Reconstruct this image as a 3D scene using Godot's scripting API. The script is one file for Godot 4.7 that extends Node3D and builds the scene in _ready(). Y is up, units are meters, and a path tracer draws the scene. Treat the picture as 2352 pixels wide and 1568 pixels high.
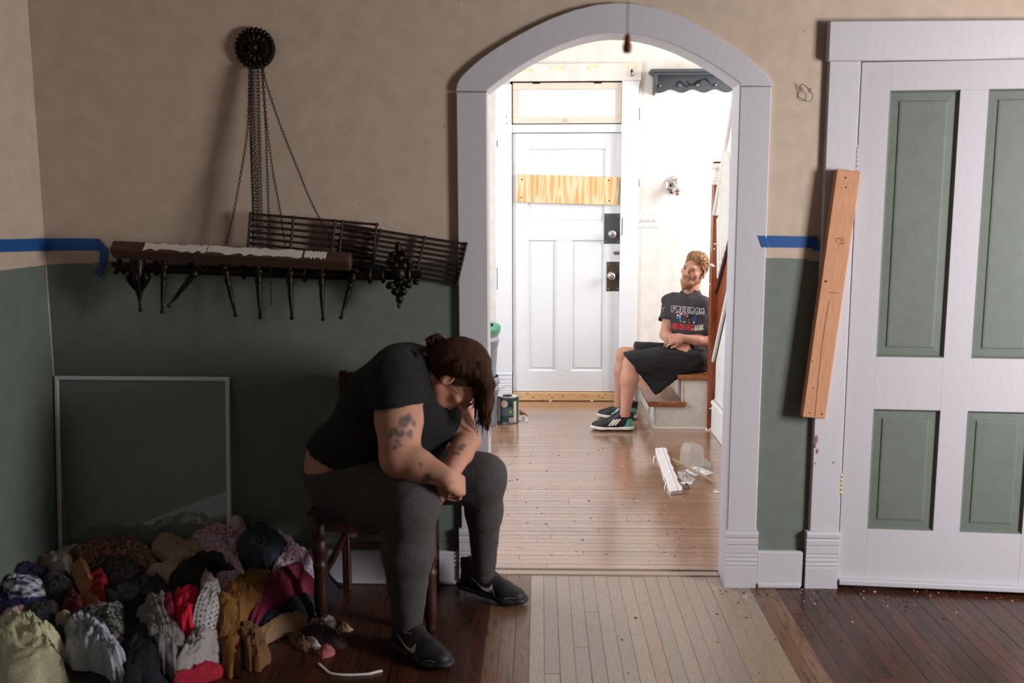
extends Node3D
# An old house in the middle of repairs: a dim front room with an arch to a bright stair hall.

const FPX := 2200.0
const EYE := Vector3(0, 1.57, 0)
const ZW := -3.83        # face of the arch wall
const ZC := -3.806       # face of its casings
const ZB := -3.955       # hall side of the arch wall
const ZF := -7.57        # face of the hall's end wall
var view := Basis()
var M := {}
var taken := {}


func _ready() -> void:
	set_view()
	set_light()
	make_materials()
	build_room()
	build_floors()
	build_arch()
	build_closet()
	build_hall()
	build_stairs()
	build_front_door()
	build_hall_things()
	build_chandelier()
	build_frame()
	build_small_things()
	build_debris()
	build_clothes()
	build_chair()
	build_woman()
	build_man()


func set_view() -> void:
	view = Basis(Vector3.UP, deg_to_rad(1.681)) * Basis(Vector3.RIGHT, deg_to_rad(-8.163)) * Basis(Vector3.BACK, deg_to_rad(-0.1226))
	var c := Camera3D.new()
	c.name = "camera"
	c.transform = Transform3D(view, EYE)
	c.keep_aspect = Camera3D.KEEP_HEIGHT
	c.fov = rad_to_deg(2.0 * atan(784.0 / FPX))
	c.near = 0.05
	c.far = 60.0
	var a := CameraAttributesPhysical.new()
	a.frustum_focal_length = 12.0 / (784.0 / FPX)
	a.frustum_focus_distance = 6.4
	a.frustum_near = 0.05
	a.frustum_far = 60.0
	a.exposure_aperture = 3.5
	c.attributes = a
	add_child(c)
	c.current = true


func set_light() -> void:
	var e := Environment.new()
	e.background_mode = Environment.BG_SKY
	var s := ProceduralSkyMaterial.new()
	s.sky_top_color = Color(0.62, 0.74, 0.95)
	s.sky_horizon_color = Color(0.95, 0.97, 1.0)
	s.ground_bottom_color = Color(0.45, 0.45, 0.42)
	s.ground_horizon_color = Color(0.8, 0.82, 0.82)
	s.energy_multiplier = 3.5
	e.sky = Sky.new()
	e.sky.sky_material = s
	e.tonemap_mode = Environment.TONE_MAPPER_LINEAR
	e.tonemap_exposure = 1.0
	e.sdfgi_enabled = true
	e.ssao_enabled = true
	e.ssil_enabled = true
	var w := WorldEnvironment.new()
	w.name = "environment"
	w.environment = e
	add_child(w)
	# daylight through the windows: front room's right wall, hall's left wall, stair landing
	window_light("front_window_light", Vector3(3.46, 1.5, -1.75), Vector3(-1, -0.1, -0.45), Vector2(0.75, 1.2), 13.8, Color(1.0, 0.985, 0.98))
	window_light("hall_window_light", Vector3(-1.62, 1.7, -5.6), Vector3(1, -0.1, -0.1), Vector2(1.2, 1.7), 7.0, Color(0.95, 0.97, 1.0))
	window_light("landing_window_light", Vector3(2.9, 2.2, -6.6), Vector3(-1, -0.3, -0.05), Vector2(1.0, 1.5), 11.5, Color(1.0, 0.98, 0.96))


func window_light(called: String, at: Vector3, towards: Vector3, size: Vector2, energy: float, col: Color) -> void:
	var l := AreaLight3D.new()
	l.name = called
	l.area_size = size
	l.area_normalize_energy = true
	l.light_energy = energy
	l.light_color = col
	l.area_range = 14.0
	l.area_attenuation = 2.0
	l.shadow_enabled = true
	add_child(l)
	l.look_at_from_position(at, at + towards, Vector3.UP)


# ---------------------------------------------------------------- helpers
func P(u: float, v: float, z: float) -> Vector3:      # where the sight line through a pixel meets the plane z
	var d := view * Vector3((u - 1176.0) / FPX, -(v - 784.0) / FPX, -1.0)
	return EYE + d * (z / d.z)


func PF(u: float, v: float, y := 0.0) -> Vector3:     # ... a level plane
	var d := view * Vector3((u - 1176.0) / FPX, -(v - 784.0) / FPX, -1.0)
	return EYE + d * ((y - EYE.y) / d.y)


func PX(u: float, v: float, x: float) -> Vector3:     # ... the plane x
	var d := view * Vector3((u - 1176.0) / FPX, -(v - 784.0) / FPX, -1.0)
	return EYE + d * ((x - EYE.x) / d.x)


func numbered(called: String) -> String:
	if not taken.has(called):
		taken[called] = 0
		return called
	taken[called] += 1
	return "%s_%03d" % [called, taken[called]]


func tag(o: Node3D, label: String, category: String, group := "") -> Node3D:
	o.set_meta("label", label)
	o.set_meta("category", category)
	if group:
		o.set_meta("group", group)
	return o


func thing(called: String, label: String, category: String, at := Vector3.ZERO, group := "") -> Node3D:
	var o := Node3D.new()
	o.name = numbered(called)
	add_child(o)
	o.position = at
	return tag(o, label, category, group)


func struct(called: String, at := Vector3.ZERO) -> Node3D:
	var o := Node3D.new()
	o.name = called
	add_child(o)
	o.position = at
	o.set_meta("kind", "structure")
	return o


func put(called: String, mesh: Mesh, m: Material, parent: Node3D = self, at := Transform3D()) -> MeshInstance3D:
	var o := MeshInstance3D.new()
	o.mesh = mesh
	o.material_override = m
	o.transform = at
	if parent == self:
		o.name = numbered(called)
		add_child(o)
	else:
		o.name = called
		parent.add_child(o, true)
	return o


func sput(called: String, mesh: Mesh, m: Material, parent: Node3D = self) -> MeshInstance3D:
	var o := put(called, mesh, m, parent)
	o.set_meta("kind", "structure")
	return o


func basis_to(dir: Vector3, up := Vector3.UP) -> Basis:   # y axis along dir
	var y := dir.normalized()
	var x := up.cross(y)
	if x.length() < 0.01:
		x = Vector3.RIGHT.cross(y)
	x = x.normalized()
	return Basis(x, y, x.cross(y))


class MB:
	var st := SurfaceTool.new()
	var n := 0

	func _init() -> void:
		st.begin(Mesh.PRIMITIVE_TRIANGLES)
		flat()

	func flat() -> void:
		st.set_smooth_group(-1)

	func smooth() -> void:
		n += 1
		st.set_smooth_group(n)

	func col(c: Color) -> void:
		st.set_color(c)

	func tri(a: Vector3, b: Vector3, c: Vector3, out: Vector3) -> void:
		if (b - a).cross(c - a).dot(out) > 0.0:
			st.add_vertex(a); st.add_vertex(c); st.add_vertex(b)
		else:
			st.add_vertex(a); st.add_vertex(b); st.add_vertex(c)

	func quad(a: Vector3, b: Vector3, c: Vector3, d: Vector3, out: Vector3) -> void:
		tri(a, b, c, out)
		tri(a, c, d, out)

	# a box with chamfered edges
	func box(c: Vector3, s: Vector3, bev := 0.0, B := Basis()) -> void:
		flat()
		var h := s * 0.5
		var b := minf(bev, minf(h.x, minf(h.y, h.z)) * 0.9)
		for ax in 3:
			for sg in [-1.0, 1.0]:
				var u := (ax + 1) % 3
				var w := (ax + 2) % 3
				var q := []
				for k in [[-1, -1], [1, -1], [1, 1], [-1, 1]]:
					var p := Vector3.ZERO
					p[ax] = h[ax] * sg
					p[u] = (h[u] - b) * k[0]
					p[w] = (h[w] - b) * k[1]
					q.append(c + B * p)
				var o := Vector3.ZERO
				o[ax] = sg
				quad(q[0], q[1], q[2], q[3], B * o)
		if b <= 0.0:
			return
		for ax in 3:
			var u := (ax + 1) % 3
			var w := (ax + 2) % 3
			for su in [-1.0, 1.0]:
				for sw in [-1.0, 1.0]:
					var p1 := Vector3.ZERO
					p1[u] = h[u] * su
					p1[w] = (h[w] - b) * sw
					var p2 := Vector3.ZERO
					p2[u] = (h[u] - b) * su
					p2[w] = h[w] * sw
					var e := Vector3.ZERO
					e[ax] = h[ax] - b
					var o := Vector3.ZERO
					o[u] = su
					o[w] = sw
					quad(c + B * (p1 - e), c + B * (p1 + e), c + B * (p2 + e), c + B * (p2 - e), B * o)
		for sx in [-1.0, 1.0]:
			for sy in [-1.0, 1.0]:
				for sz in [-1.0, 1.0]:
					var k := Vector3(sx, sy, sz)
					var i := Vector3(h.x - b, h.y - b, h.z - b)
					tri(c + B * (Vector3(h.x, i.y, i.z) * k), c + B * (Vector3(i.x, h.y, i.z) * k), c + B * (Vector3(i.x, i.y, h.z) * k), B * k)

	# a polygon (x, y) pushed out from z0 to z1, front edge chamfered
	func prism(poly: PackedVector2Array, z0: float, z1: float, X := Transform3D(), bev := 0.0) -> void:
		flat()
		var p := poly
		if Geometry2D.is_polygon_clockwise(p):
			p = poly.duplicate()
			p.reverse()
		var m := p.size()
		var inner := PackedVector2Array()
		for i in m:
			var a := (p[i] - p[(i + m - 1) % m]).normalized()
			var b := (p[(i + 1) % m] - p[i]).normalized()
			var na := Vector2(-a.y, a.x)
			var nb := Vector2(-b.y, b.x)
			var k := na + nb
			inner.append(p[i] + k / maxf(0.4, 1.0 + na.dot(nb)) * bev)
		var idx := Geometry2D.triangulate_polygon(p)
		var dz := signf(z1 - z0)
		var zb := z1 - bev * dz
		for t in range(0, idx.size(), 3):
			tri(X * v3(inner[idx[t]], z1), X * v3(inner[idx[t + 1]], z1), X * v3(inner[idx[t + 2]], z1), X.basis * Vector3(0, 0, dz))
			tri(X * v3(p[idx[t]], z0), X * v3(p[idx[t + 1]], z0), X * v3(p[idx[t + 2]], z0), X.basis * Vector3(0, 0, -dz))
		for i in m:
			var j := (i + 1) % m
			var e := p[j] - p[i]
			var o := X.basis * Vector3(e.y, -e.x, 0)
			quad(X * v3(p[i], z0), X * v3(p[j], z0), X * v3(p[j], zb), X * v3(p[i], zb), o)
			if bev > 0.0:
				quad(X * v3(p[i], zb), X * v3(p[j], zb), X * v3(inner[j], z1), X * v3(inner[i], z1), o.normalized() + X.basis * Vector3(0, 0, dz))

	func v3(p: Vector2, z: float) -> Vector3:
		return Vector3(p.x, p.y, z)

	# a round bar along points; r is one radius or one per point; flat_k squeezes it along the frame's second axis
	func tube(pts: PackedVector3Array, r: Variant, sides := 8, flat_k := 1.0, up := Vector3(0.13, 0.97, 0.21), twist := 0.0) -> void:
		smooth()
		var m := pts.size()
		var rings := []
		var x := Vector3.ZERO
		for i in m:
			var t := (pts[mini(i + 1, m - 1)] - pts[maxi(i - 1, 0)]).normalized()
			if i == 0:
				x = up.cross(t)
				if x.length() < 0.05:
					x = Vector3.RIGHT.cross(t)
			x = (x - t * x.dot(t)).normalized()
			var y := t.cross(x)
			var ri: float = r[i] if r is Array or r is PackedFloat32Array else r
			var ring := PackedVector3Array()
			for k in sides:
				var a := TAU * k / sides + twist
				ring.append(pts[i] + (x * cos(a) + y * sin(a) * flat_k) * ri)
			rings.append(ring)
		for i in m - 1:
			for k in sides:
				var j := (k + 1) % sides
				var out: Vector3 = rings[i][k] + rings[i][j] + rings[i + 1][k] + rings[i + 1][j] - 2.0 * (pts[i] + pts[i + 1])
				if out.length() < 1e-7:
					out = pts[i + 1] - pts[i]
				quad(rings[i][k], rings[i][j], rings[i + 1][j], rings[i + 1][k], out)
		flat()
		for e in [0, m - 1]:
			var o: Vector3 = pts[0] - pts[1] if e == 0 else pts[m - 1] - pts[m - 2]
			for k in sides:
				tri(pts[e], rings[e][k], rings[e][(k + 1) % sides], o)

	# profile of (radius, height), turned round the y axis of X
	func lathe(prof: PackedVector2Array, segs: int, X := Transform3D(), soft := true) -> void:
		if soft:
			smooth()
		else:
			flat()
		for i in prof.size() - 1:
			var a := prof[i]
			var b := prof[i + 1]
			var nr := Vector2(b.y - a.y, a.x - b.x)
			for k in segs:
				var t0 := TAU * k / segs
				var t1 := TAU * (k + 1) / segs
				var c0 := Vector3(cos(t0), 0, sin(t0))
				var c1 := Vector3(cos(t1), 0, sin(t1))
				var o := X.basis * ((c0 + c1) * nr.x * 0.5 + Vector3(0, nr.y, 0))
				var p0 := X * (c0 * a.x + Vector3(0, a.y, 0))
				var p1 := X * (c1 * a.x + Vector3(0, a.y, 0))
				var p2 := X * (c1 * b.x + Vector3(0, b.y, 0))
				var p3 := X * (c0 * b.x + Vector3(0, b.y, 0))
				if a.x < 1e-6:
					tri(p0, p2, p3, o)
				elif b.x < 1e-6:
					tri(p0, p1, p2, o)
				else:
					quad(p0, p1, p2, p3, o)

	func ball(c: Vector3, r: Vector3, seg := 10, rows := 6, B := Basis()) -> void:
		var pr := PackedVector2Array()
		for i in rows + 1:
			var a := PI * i / rows - PI / 2
			pr.append(Vector2(maxf(cos(a), 0.0) if i % rows else 0.0, sin(a)))
		lathe(pr, seg, Transform3D(B * Basis.from_scale(r), c))

	func done() -> ArrayMesh:
		st.generate_normals()
		return st.commit()


func bez(pts: Array, steps := 6) -> PackedVector3Array:      # smooth line through points
	var out := PackedVector3Array()
	for i in pts.size() - 1:
		var p0: Vector3 = pts[maxi(i - 1, 0)]
		var p1: Vector3 = pts[i]
		var p2: Vector3 = pts[i + 1]
		var p3: Vector3 = pts[mini(i + 2, pts.size() - 1)]
		for k in steps:
			out.append(p1.cubic_interpolate(p2, p0, p3, float(k) / steps))
	out.append(pts[-1])
	return out


func rings(vals: Array, n: int) -> Array:                     # values spread over n points
	var out := []
	for i in n:
		var t := float(i) / (n - 1) * (vals.size() - 1)
		var k := mini(int(t), vals.size() - 2)
		out.append(lerpf(vals[k], vals[k + 1], smoothstep(0, 1, t - k)))
	return out


class Paint:                                              # colours of a body's surface (linear)
	func tint(_p: Vector3, _n: Vector3) -> Color:
		return Color.WHITE


# ---------------------------------------------------------------- a field of distances, meshed as surface nets
class Field:
	var o: Vector3
	var h: float
	var nx: int
	var ny: int
	var nz: int
	var d := PackedFloat32Array()

	func _init(lo: Vector3, hi: Vector3, cell: float) -> void:
		o = lo
		h = cell
		nx = int((hi.x - lo.x) / cell) + 2
		ny = int((hi.y - lo.y) / cell) + 2
		nz = int((hi.z - lo.z) / cell) + 2
		d.resize(nx * ny * nz)
		d.fill(1.0)

	func span(lo: Vector3, hi: Vector3) -> Array:
		var a := (lo - o) / h
		var b := (hi - o) / h
		return [maxi(int(a.x), 0), mini(int(b.x) + 1, nx - 1), maxi(int(a.y), 0), mini(int(b.y) + 1, ny - 1), maxi(int(a.z), 0), mini(int(b.z) + 1, nz - 1)]

	# tapered capsule; k rounds the join; w and f stretch the section along w
	func cap(a: Vector3, b: Vector3, ra: float, rb: float, k := 0.02, w := Vector3.ZERO, f := 1.0) -> void:
		var m := maxf(ra, rb) * maxf(1.0, f) + k + 3.0 * h
		var e := Vector3(m, m, m)
		var s := span(a.min(b) - e, a.max(b) + e)
		var g := 1.0 / f - 1.0
		var ab := b - a
		ab += w * (ab.dot(w) * g)
		var il := 1.0 / maxf(ab.length_squared(), 1e-9)
		var dr := rb - ra
		var kk := maxf(k, 1e-6)
		for z: int in range(s[4], s[5] + 1):
			for y: int in range(s[2], s[3] + 1):
				var i: int = (z * ny + y) * nx + s[0]
				var p := Vector3(o.x + s[0] * h, o.y + y * h, o.z + z * h) - a
				for x: int in range(s[0], s[1] + 1):
					var q := p + w * (p.dot(w) * g)
					var t := clampf(q.dot(ab) * il, 0.0, 1.0)
					var v := (q - ab * t).length() - ra - dr * t
					var c := d[i]
					var hh := kk - absf(c - v)
					if hh > 0.0:
						d[i] = minf(c, v) - hh * hh / (4.0 * kk)
					elif v < c:
						d[i] = v
					i += 1
					p.x += h

	func ell(c: Vector3, r: Vector3, k := 0.02, B := Basis(), carve := false) -> void:
		var m := maxf(r.x, maxf(r.y, r.z)) + k + 3.0 * h
		var e := Vector3(m, m, m)
		var s := span(c - e, c + e)
		var I := B.transposed()
		var i1 := Vector3(1.0 / r.x, 1.0 / r.y, 1.0 / r.z)
		var i2 := i1 * i1
		var kk := maxf(k, 1e-6)
		for z: int in range(s[4], s[5] + 1):
			for y: int in range(s[2], s[3] + 1):
				var i: int = (z * ny + y) * nx + s[0]
				for x: int in range(s[0], s[1] + 1):
					var q := I * (Vector3(o.x + x * h, o.y + y * h, o.z + z * h) - c)
					var k0 := (q * i1).length()
					var v := k0 * (k0 - 1.0) / maxf((q * i2).length(), 1e-6)
					var was := d[i]
					if carve:
						v = -v
						var hc := kk - absf(was - v)
						d[i] = maxf(was, v) + (hc * hc / (4.0 * kk) if hc > 0.0 else 0.0)
					else:
						var hh := kk - absf(was - v)
						if hh > 0.0:
							d[i] = minf(was, v) - hh * hh / (4.0 * kk)
						elif v < was:
							d[i] = v
					i += 1

	# a rounded box
	func box(c: Vector3, half: Vector3, r: float, k := 0.01, B := Basis()) -> void:
		var m := half.length() + r + k + 3.0 * h
		var e := Vector3(m, m, m)
		var s := span(c - e, c + e)
		var I := B.transposed()
		var kk := maxf(k, 1e-6)
		for z: int in range(s[4], s[5] + 1):
			for y: int in range(s[2], s[3] + 1):
				var i: int = (z * ny + y) * nx + s[0]
				for x: int in range(s[0], s[1] + 1):
					var q := (I * (Vector3(o.x + x * h, o.y + y * h, o.z + z * h) - c)).abs() - half
					var v := q.max(Vector3.ZERO).length() + minf(maxf(q.x, maxf(q.y, q.z)), 0.0) - r
					var was := d[i]
					var hh := kk - absf(was - v)
					if hh > 0.0:
						d[i] = minf(was, v) - hh * hh / (4.0 * kk)
					elif v < was:
						d[i] = v
					i += 1

	# a rounded slab over a triangle
	func slab(a: Vector3, b: Vector3, c: Vector3, r: float, k := 0.02) -> void:
		var e := Vector3.ONE * (r + k + 3.0 * h)
		var s := span(a.min(b).min(c) - e, a.max(b).max(c) + e)
		var ba := b - a
		var cb := c - b
		var ac := a - c
		var nn := ba.cross(ac)
		var n1 := ba.cross(nn)
		var n2 := cb.cross(nn)
		var n3 := ac.cross(nn)
		var nl := 1.0 / nn.length()
		var kk := maxf(k, 1e-6)
		for z: int in range(s[4], s[5] + 1):
			for y: int in range(s[2], s[3] + 1):
				var i: int = (z * ny + y) * nx + s[0]
				for x: int in range(s[0], s[1] + 1):
					var p := Vector3(o.x + x * h, o.y + y * h, o.z + z * h)
					var pa := p - a
					var pb := p - b
					var pc := p - c
					var v: float
					if signf(n1.dot(pa)) + signf(n2.dot(pb)) + signf(n3.dot(pc)) < 2.0:
						v = sqrt(minf((ba * clampf(ba.dot(pa) / ba.length_squared(), 0, 1) - pa).length_squared(), minf((cb * clampf(cb.dot(pb) / cb.length_squared(), 0, 1) - pb).length_squared(), (ac * clampf(ac.dot(pc) / ac.length_squared(), 0, 1) - pc).length_squared())))
					else:
						v = absf(nn.dot(pa)) * nl
					v -= r
					var was := d[i]
					var hh := kk - absf(was - v)
					if hh > 0.0:
						d[i] = minf(was, v) - hh * hh / (4.0 * kk)
					elif v < was:
						d[i] = v
					i += 1

	func grow(by: float) -> void:
		for i in d.size():
			d[i] -= by

	func join(other: Field) -> void:                # same grid
		for i in d.size():
			d[i] = minf(d[i], other.d[i])

	func minus(other: Field) -> void:               # same grid
		for i in d.size():
			d[i] = maxf(d[i], -other.d[i])

	# keep what lies on the side away from n
	func cut(at: Vector3, n: Vector3, lo := Vector3(-99, -99, -99), hi := Vector3(99, 99, 99)) -> void:
		var s := span(lo.max(o), hi.min(o + Vector3(nx, ny, nz) * h))
		for z: int in range(s[4], s[5] + 1):
			for y: int in range(s[2], s[3] + 1):
				var i: int = (z * ny + y) * nx + s[0]
				for x: int in range(s[0], s[1] + 1):
					var v := n.dot(Vector3(o.x + x * h, o.y + y * h, o.z + z * h) - at)
					if v > d[i]:
						d[i] = v
					i += 1

	func ripple(noise: FastNoiseLite, amp: float, deep := 0.04, stretch := Vector3.ONE) -> void:
		var i := 0
		for z in nz:
			for y in ny:
				for x in nx:
					if absf(d[i]) < deep:
						d[i] += amp * noise.get_noise_3dv(Vector3(o.x + x * h, o.y + y * h, o.z + z * h) * stretch)
					i += 1

	func at(p: Vector3) -> float:
		var g := (p - o) / h
		var x := clampi(int(g.x), 0, nx - 2)
		var y := clampi(int(g.y), 0, ny - 2)
		var z := clampi(int(g.z), 0, nz - 2)
		var fx := g.x - x
		var fy := g.y - y
		var i := (z * ny + y) * nx + x
		var j := i + nx * ny
		var a := lerpf(lerpf(d[i], d[i + 1], fx), lerpf(d[i + nx], d[i + nx + 1], fx), fy)
		var b := lerpf(lerpf(d[j], d[j + 1], fx), lerpf(d[j + nx], d[j + nx + 1], fx), fy)
		return lerpf(a, b, g.z - z)

	func slope(p: Vector3) -> Vector3:
		return Vector3(at(p + Vector3(h, 0, 0)) - at(p - Vector3(h, 0, 0)), at(p + Vector3(0, h, 0)) - at(p - Vector3(0, h, 0)), at(p + Vector3(0, 0, h)) - at(p - Vector3(0, 0, h))).normalized()

	# walks from p along dir to the surface
	func hit(p: Vector3, dir: Vector3, far := 1.0) -> Vector3:
		var t := 0.0
		while t < far:
			if at(p + dir * t) < 0.0:
				break
			t += h * 0.25
		return p + dir * t

	func mesh(paint: Paint = null) -> ArrayMesh:
		var at_cell := {}
		var vs := PackedVector3Array()
		var ns := PackedVector3Array()
		var cs := PackedColorArray()
		var ix := PackedInt32Array()
		var off := PackedInt32Array([0, 1, nx, nx + 1, nx * ny, nx * ny + 1, nx * ny + nx, nx * ny + nx + 1])
		var e0 := PackedInt32Array([0, 2, 4, 6, 0, 1, 4, 5, 0, 1, 2, 3])
		var e1 := PackedInt32Array([1, 3, 5, 7, 2, 3, 6, 7, 4, 5, 6, 7])
		var v := PackedFloat32Array()
		v.resize(8)
		for z in nz - 1:
			for y in ny - 1:
				var row := (z * ny + y) * nx
				for x in nx - 1:
					var i := row + x
					if absf(d[i]) > 5.0 * h:
						continue
					var inside := 0
					for k in 8:
						v[k] = d[i + off[k]]
						if v[k] < 0.0:
							inside += 1
					if inside == 0 or inside == 8:
						continue
					var sum := Vector3.ZERO
					var cnt := 0
					for k in 12:
						var a := v[e0[k]]
						var b := v[e1[k]]
						if (a < 0.0) == (b < 0.0):
							continue
						var t := a / (a - b)
						var pa := Vector3(e0[k] & 1, (e0[k] >> 1) & 1, e0[k] >> 2)
						var pb := Vector3(e1[k] & 1, (e1[k] >> 1) & 1, e1[k] >> 2)
						sum += pa.lerp(pb, t)
						cnt += 1
					at_cell[i] = vs.size()
					vs.append(o + (Vector3(x, y, z) + sum / cnt) * h)
		for p in vs:
			var g := slope(p)
			ns.append(g)
			if paint:
				cs.append(paint.tint(p, g))
		var step := [1, nx, nx * ny]
		for i: int in at_cell:
			var a := d[i] < 0.0
			for ax in 3:
				var b := d[i + step[ax]] < 0.0
				if a == b:
					continue
				var u: int = step[(ax + 1) % 3]
				var w: int = step[(ax + 2) % 3]
				if not (at_cell.has(i - u) and at_cell.has(i - w) and at_cell.has(i - u - w)):
					continue
				var q0: int = at_cell[i]
				var q1: int = at_cell[i - u]
				var q2: int = at_cell[i - u - w]
				var q3: int = at_cell[i - w]
				if a:
					ix.append_array(PackedInt32Array([q0, q2, q1, q0, q3, q2]))
				else:
					ix.append_array(PackedInt32Array([q0, q1, q2, q0, q2, q3]))
		var arr := []
		arr.resize(Mesh.ARRAY_MAX)
		arr[Mesh.ARRAY_VERTEX] = vs
		arr[Mesh.ARRAY_NORMAL] = ns
		if paint:
			arr[Mesh.ARRAY_COLOR] = cs
		arr[Mesh.ARRAY_INDEX] = ix
		var am := ArrayMesh.new()
		am.add_surface_from_arrays(Mesh.PRIMITIVE_TRIANGLES, arr)
		return am


# ---------------------------------------------------------------- materials
func tex(freq: float, lo: Color, hi: Color, size := 512, kind := FastNoiseLite.TYPE_SIMPLEX_SMOOTH, oct := 4, sd := 1, warp := 0.0) -> NoiseTexture2D:
	var n := FastNoiseLite.new()
	n.seed = sd
	n.noise_type = kind
	n.frequency = freq
	n.fractal_octaves = oct
	if kind == FastNoiseLite.TYPE_CELLULAR:
		n.fractal_type = FastNoiseLite.FRACTAL_NONE
	if warp > 0.0:
		n.domain_warp_enabled = true
		n.domain_warp_amplitude = warp
		n.domain_warp_frequency = freq
	var g := Gradient.new()
	g.set_color(0, lo)
	g.set_color(1, hi)
	g.set_offset(0, 0.15)
	g.set_offset(1, 0.85)
	var t := NoiseTexture2D.new()
	t.width = size
	t.height = size
	t.seamless = true
	t.noise = n
	t.color_ramp = g
	return t


func ramp_tex(freq: float, stops: Array, size := 256, kind := FastNoiseLite.TYPE_SIMPLEX_SMOOTH, oct := 3, sd := 1, warp := 0.0) -> NoiseTexture2D:
	var t := tex(freq, Color.BLACK, Color.WHITE, size, kind, oct, sd, warp)
	var g := Gradient.new()
	g.offsets = PackedFloat32Array(stops.map(func(s): return s[0]))
	g.colors = PackedColorArray(stops.map(func(s): return s[1]))
	t.color_ramp = g
	return t


func mat(c: Color, rough := 0.6, t: Texture2D = null, scale := Vector3.ONE, metal := 0.0, bump: Texture2D = null, bump_cm := 0.1, world := true) -> StandardMaterial3D:
	var m := StandardMaterial3D.new()
	m.albedo_color = c
	m.roughness = rough
	m.metallic = metal
	if t:
		m.albedo_texture = t
	if bump:
		m.heightmap_enabled = true
		m.heightmap_texture = bump
		m.heightmap_scale = bump_cm
	if t or bump:
		m.uv1_triplanar = true
		m.uv1_world_triplanar = world
		m.uv1_scale = scale
	return m


func gloss(m: StandardMaterial3D, coat: float, rough: float) -> void:
	m.metallic_specular = 0.6
	m.clearcoat_enabled = true
	m.clearcoat = coat
	m.clearcoat_roughness = rough


func rgb(r: int, g: int, b: int) -> Color:
	return Color8(r, g, b)


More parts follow.
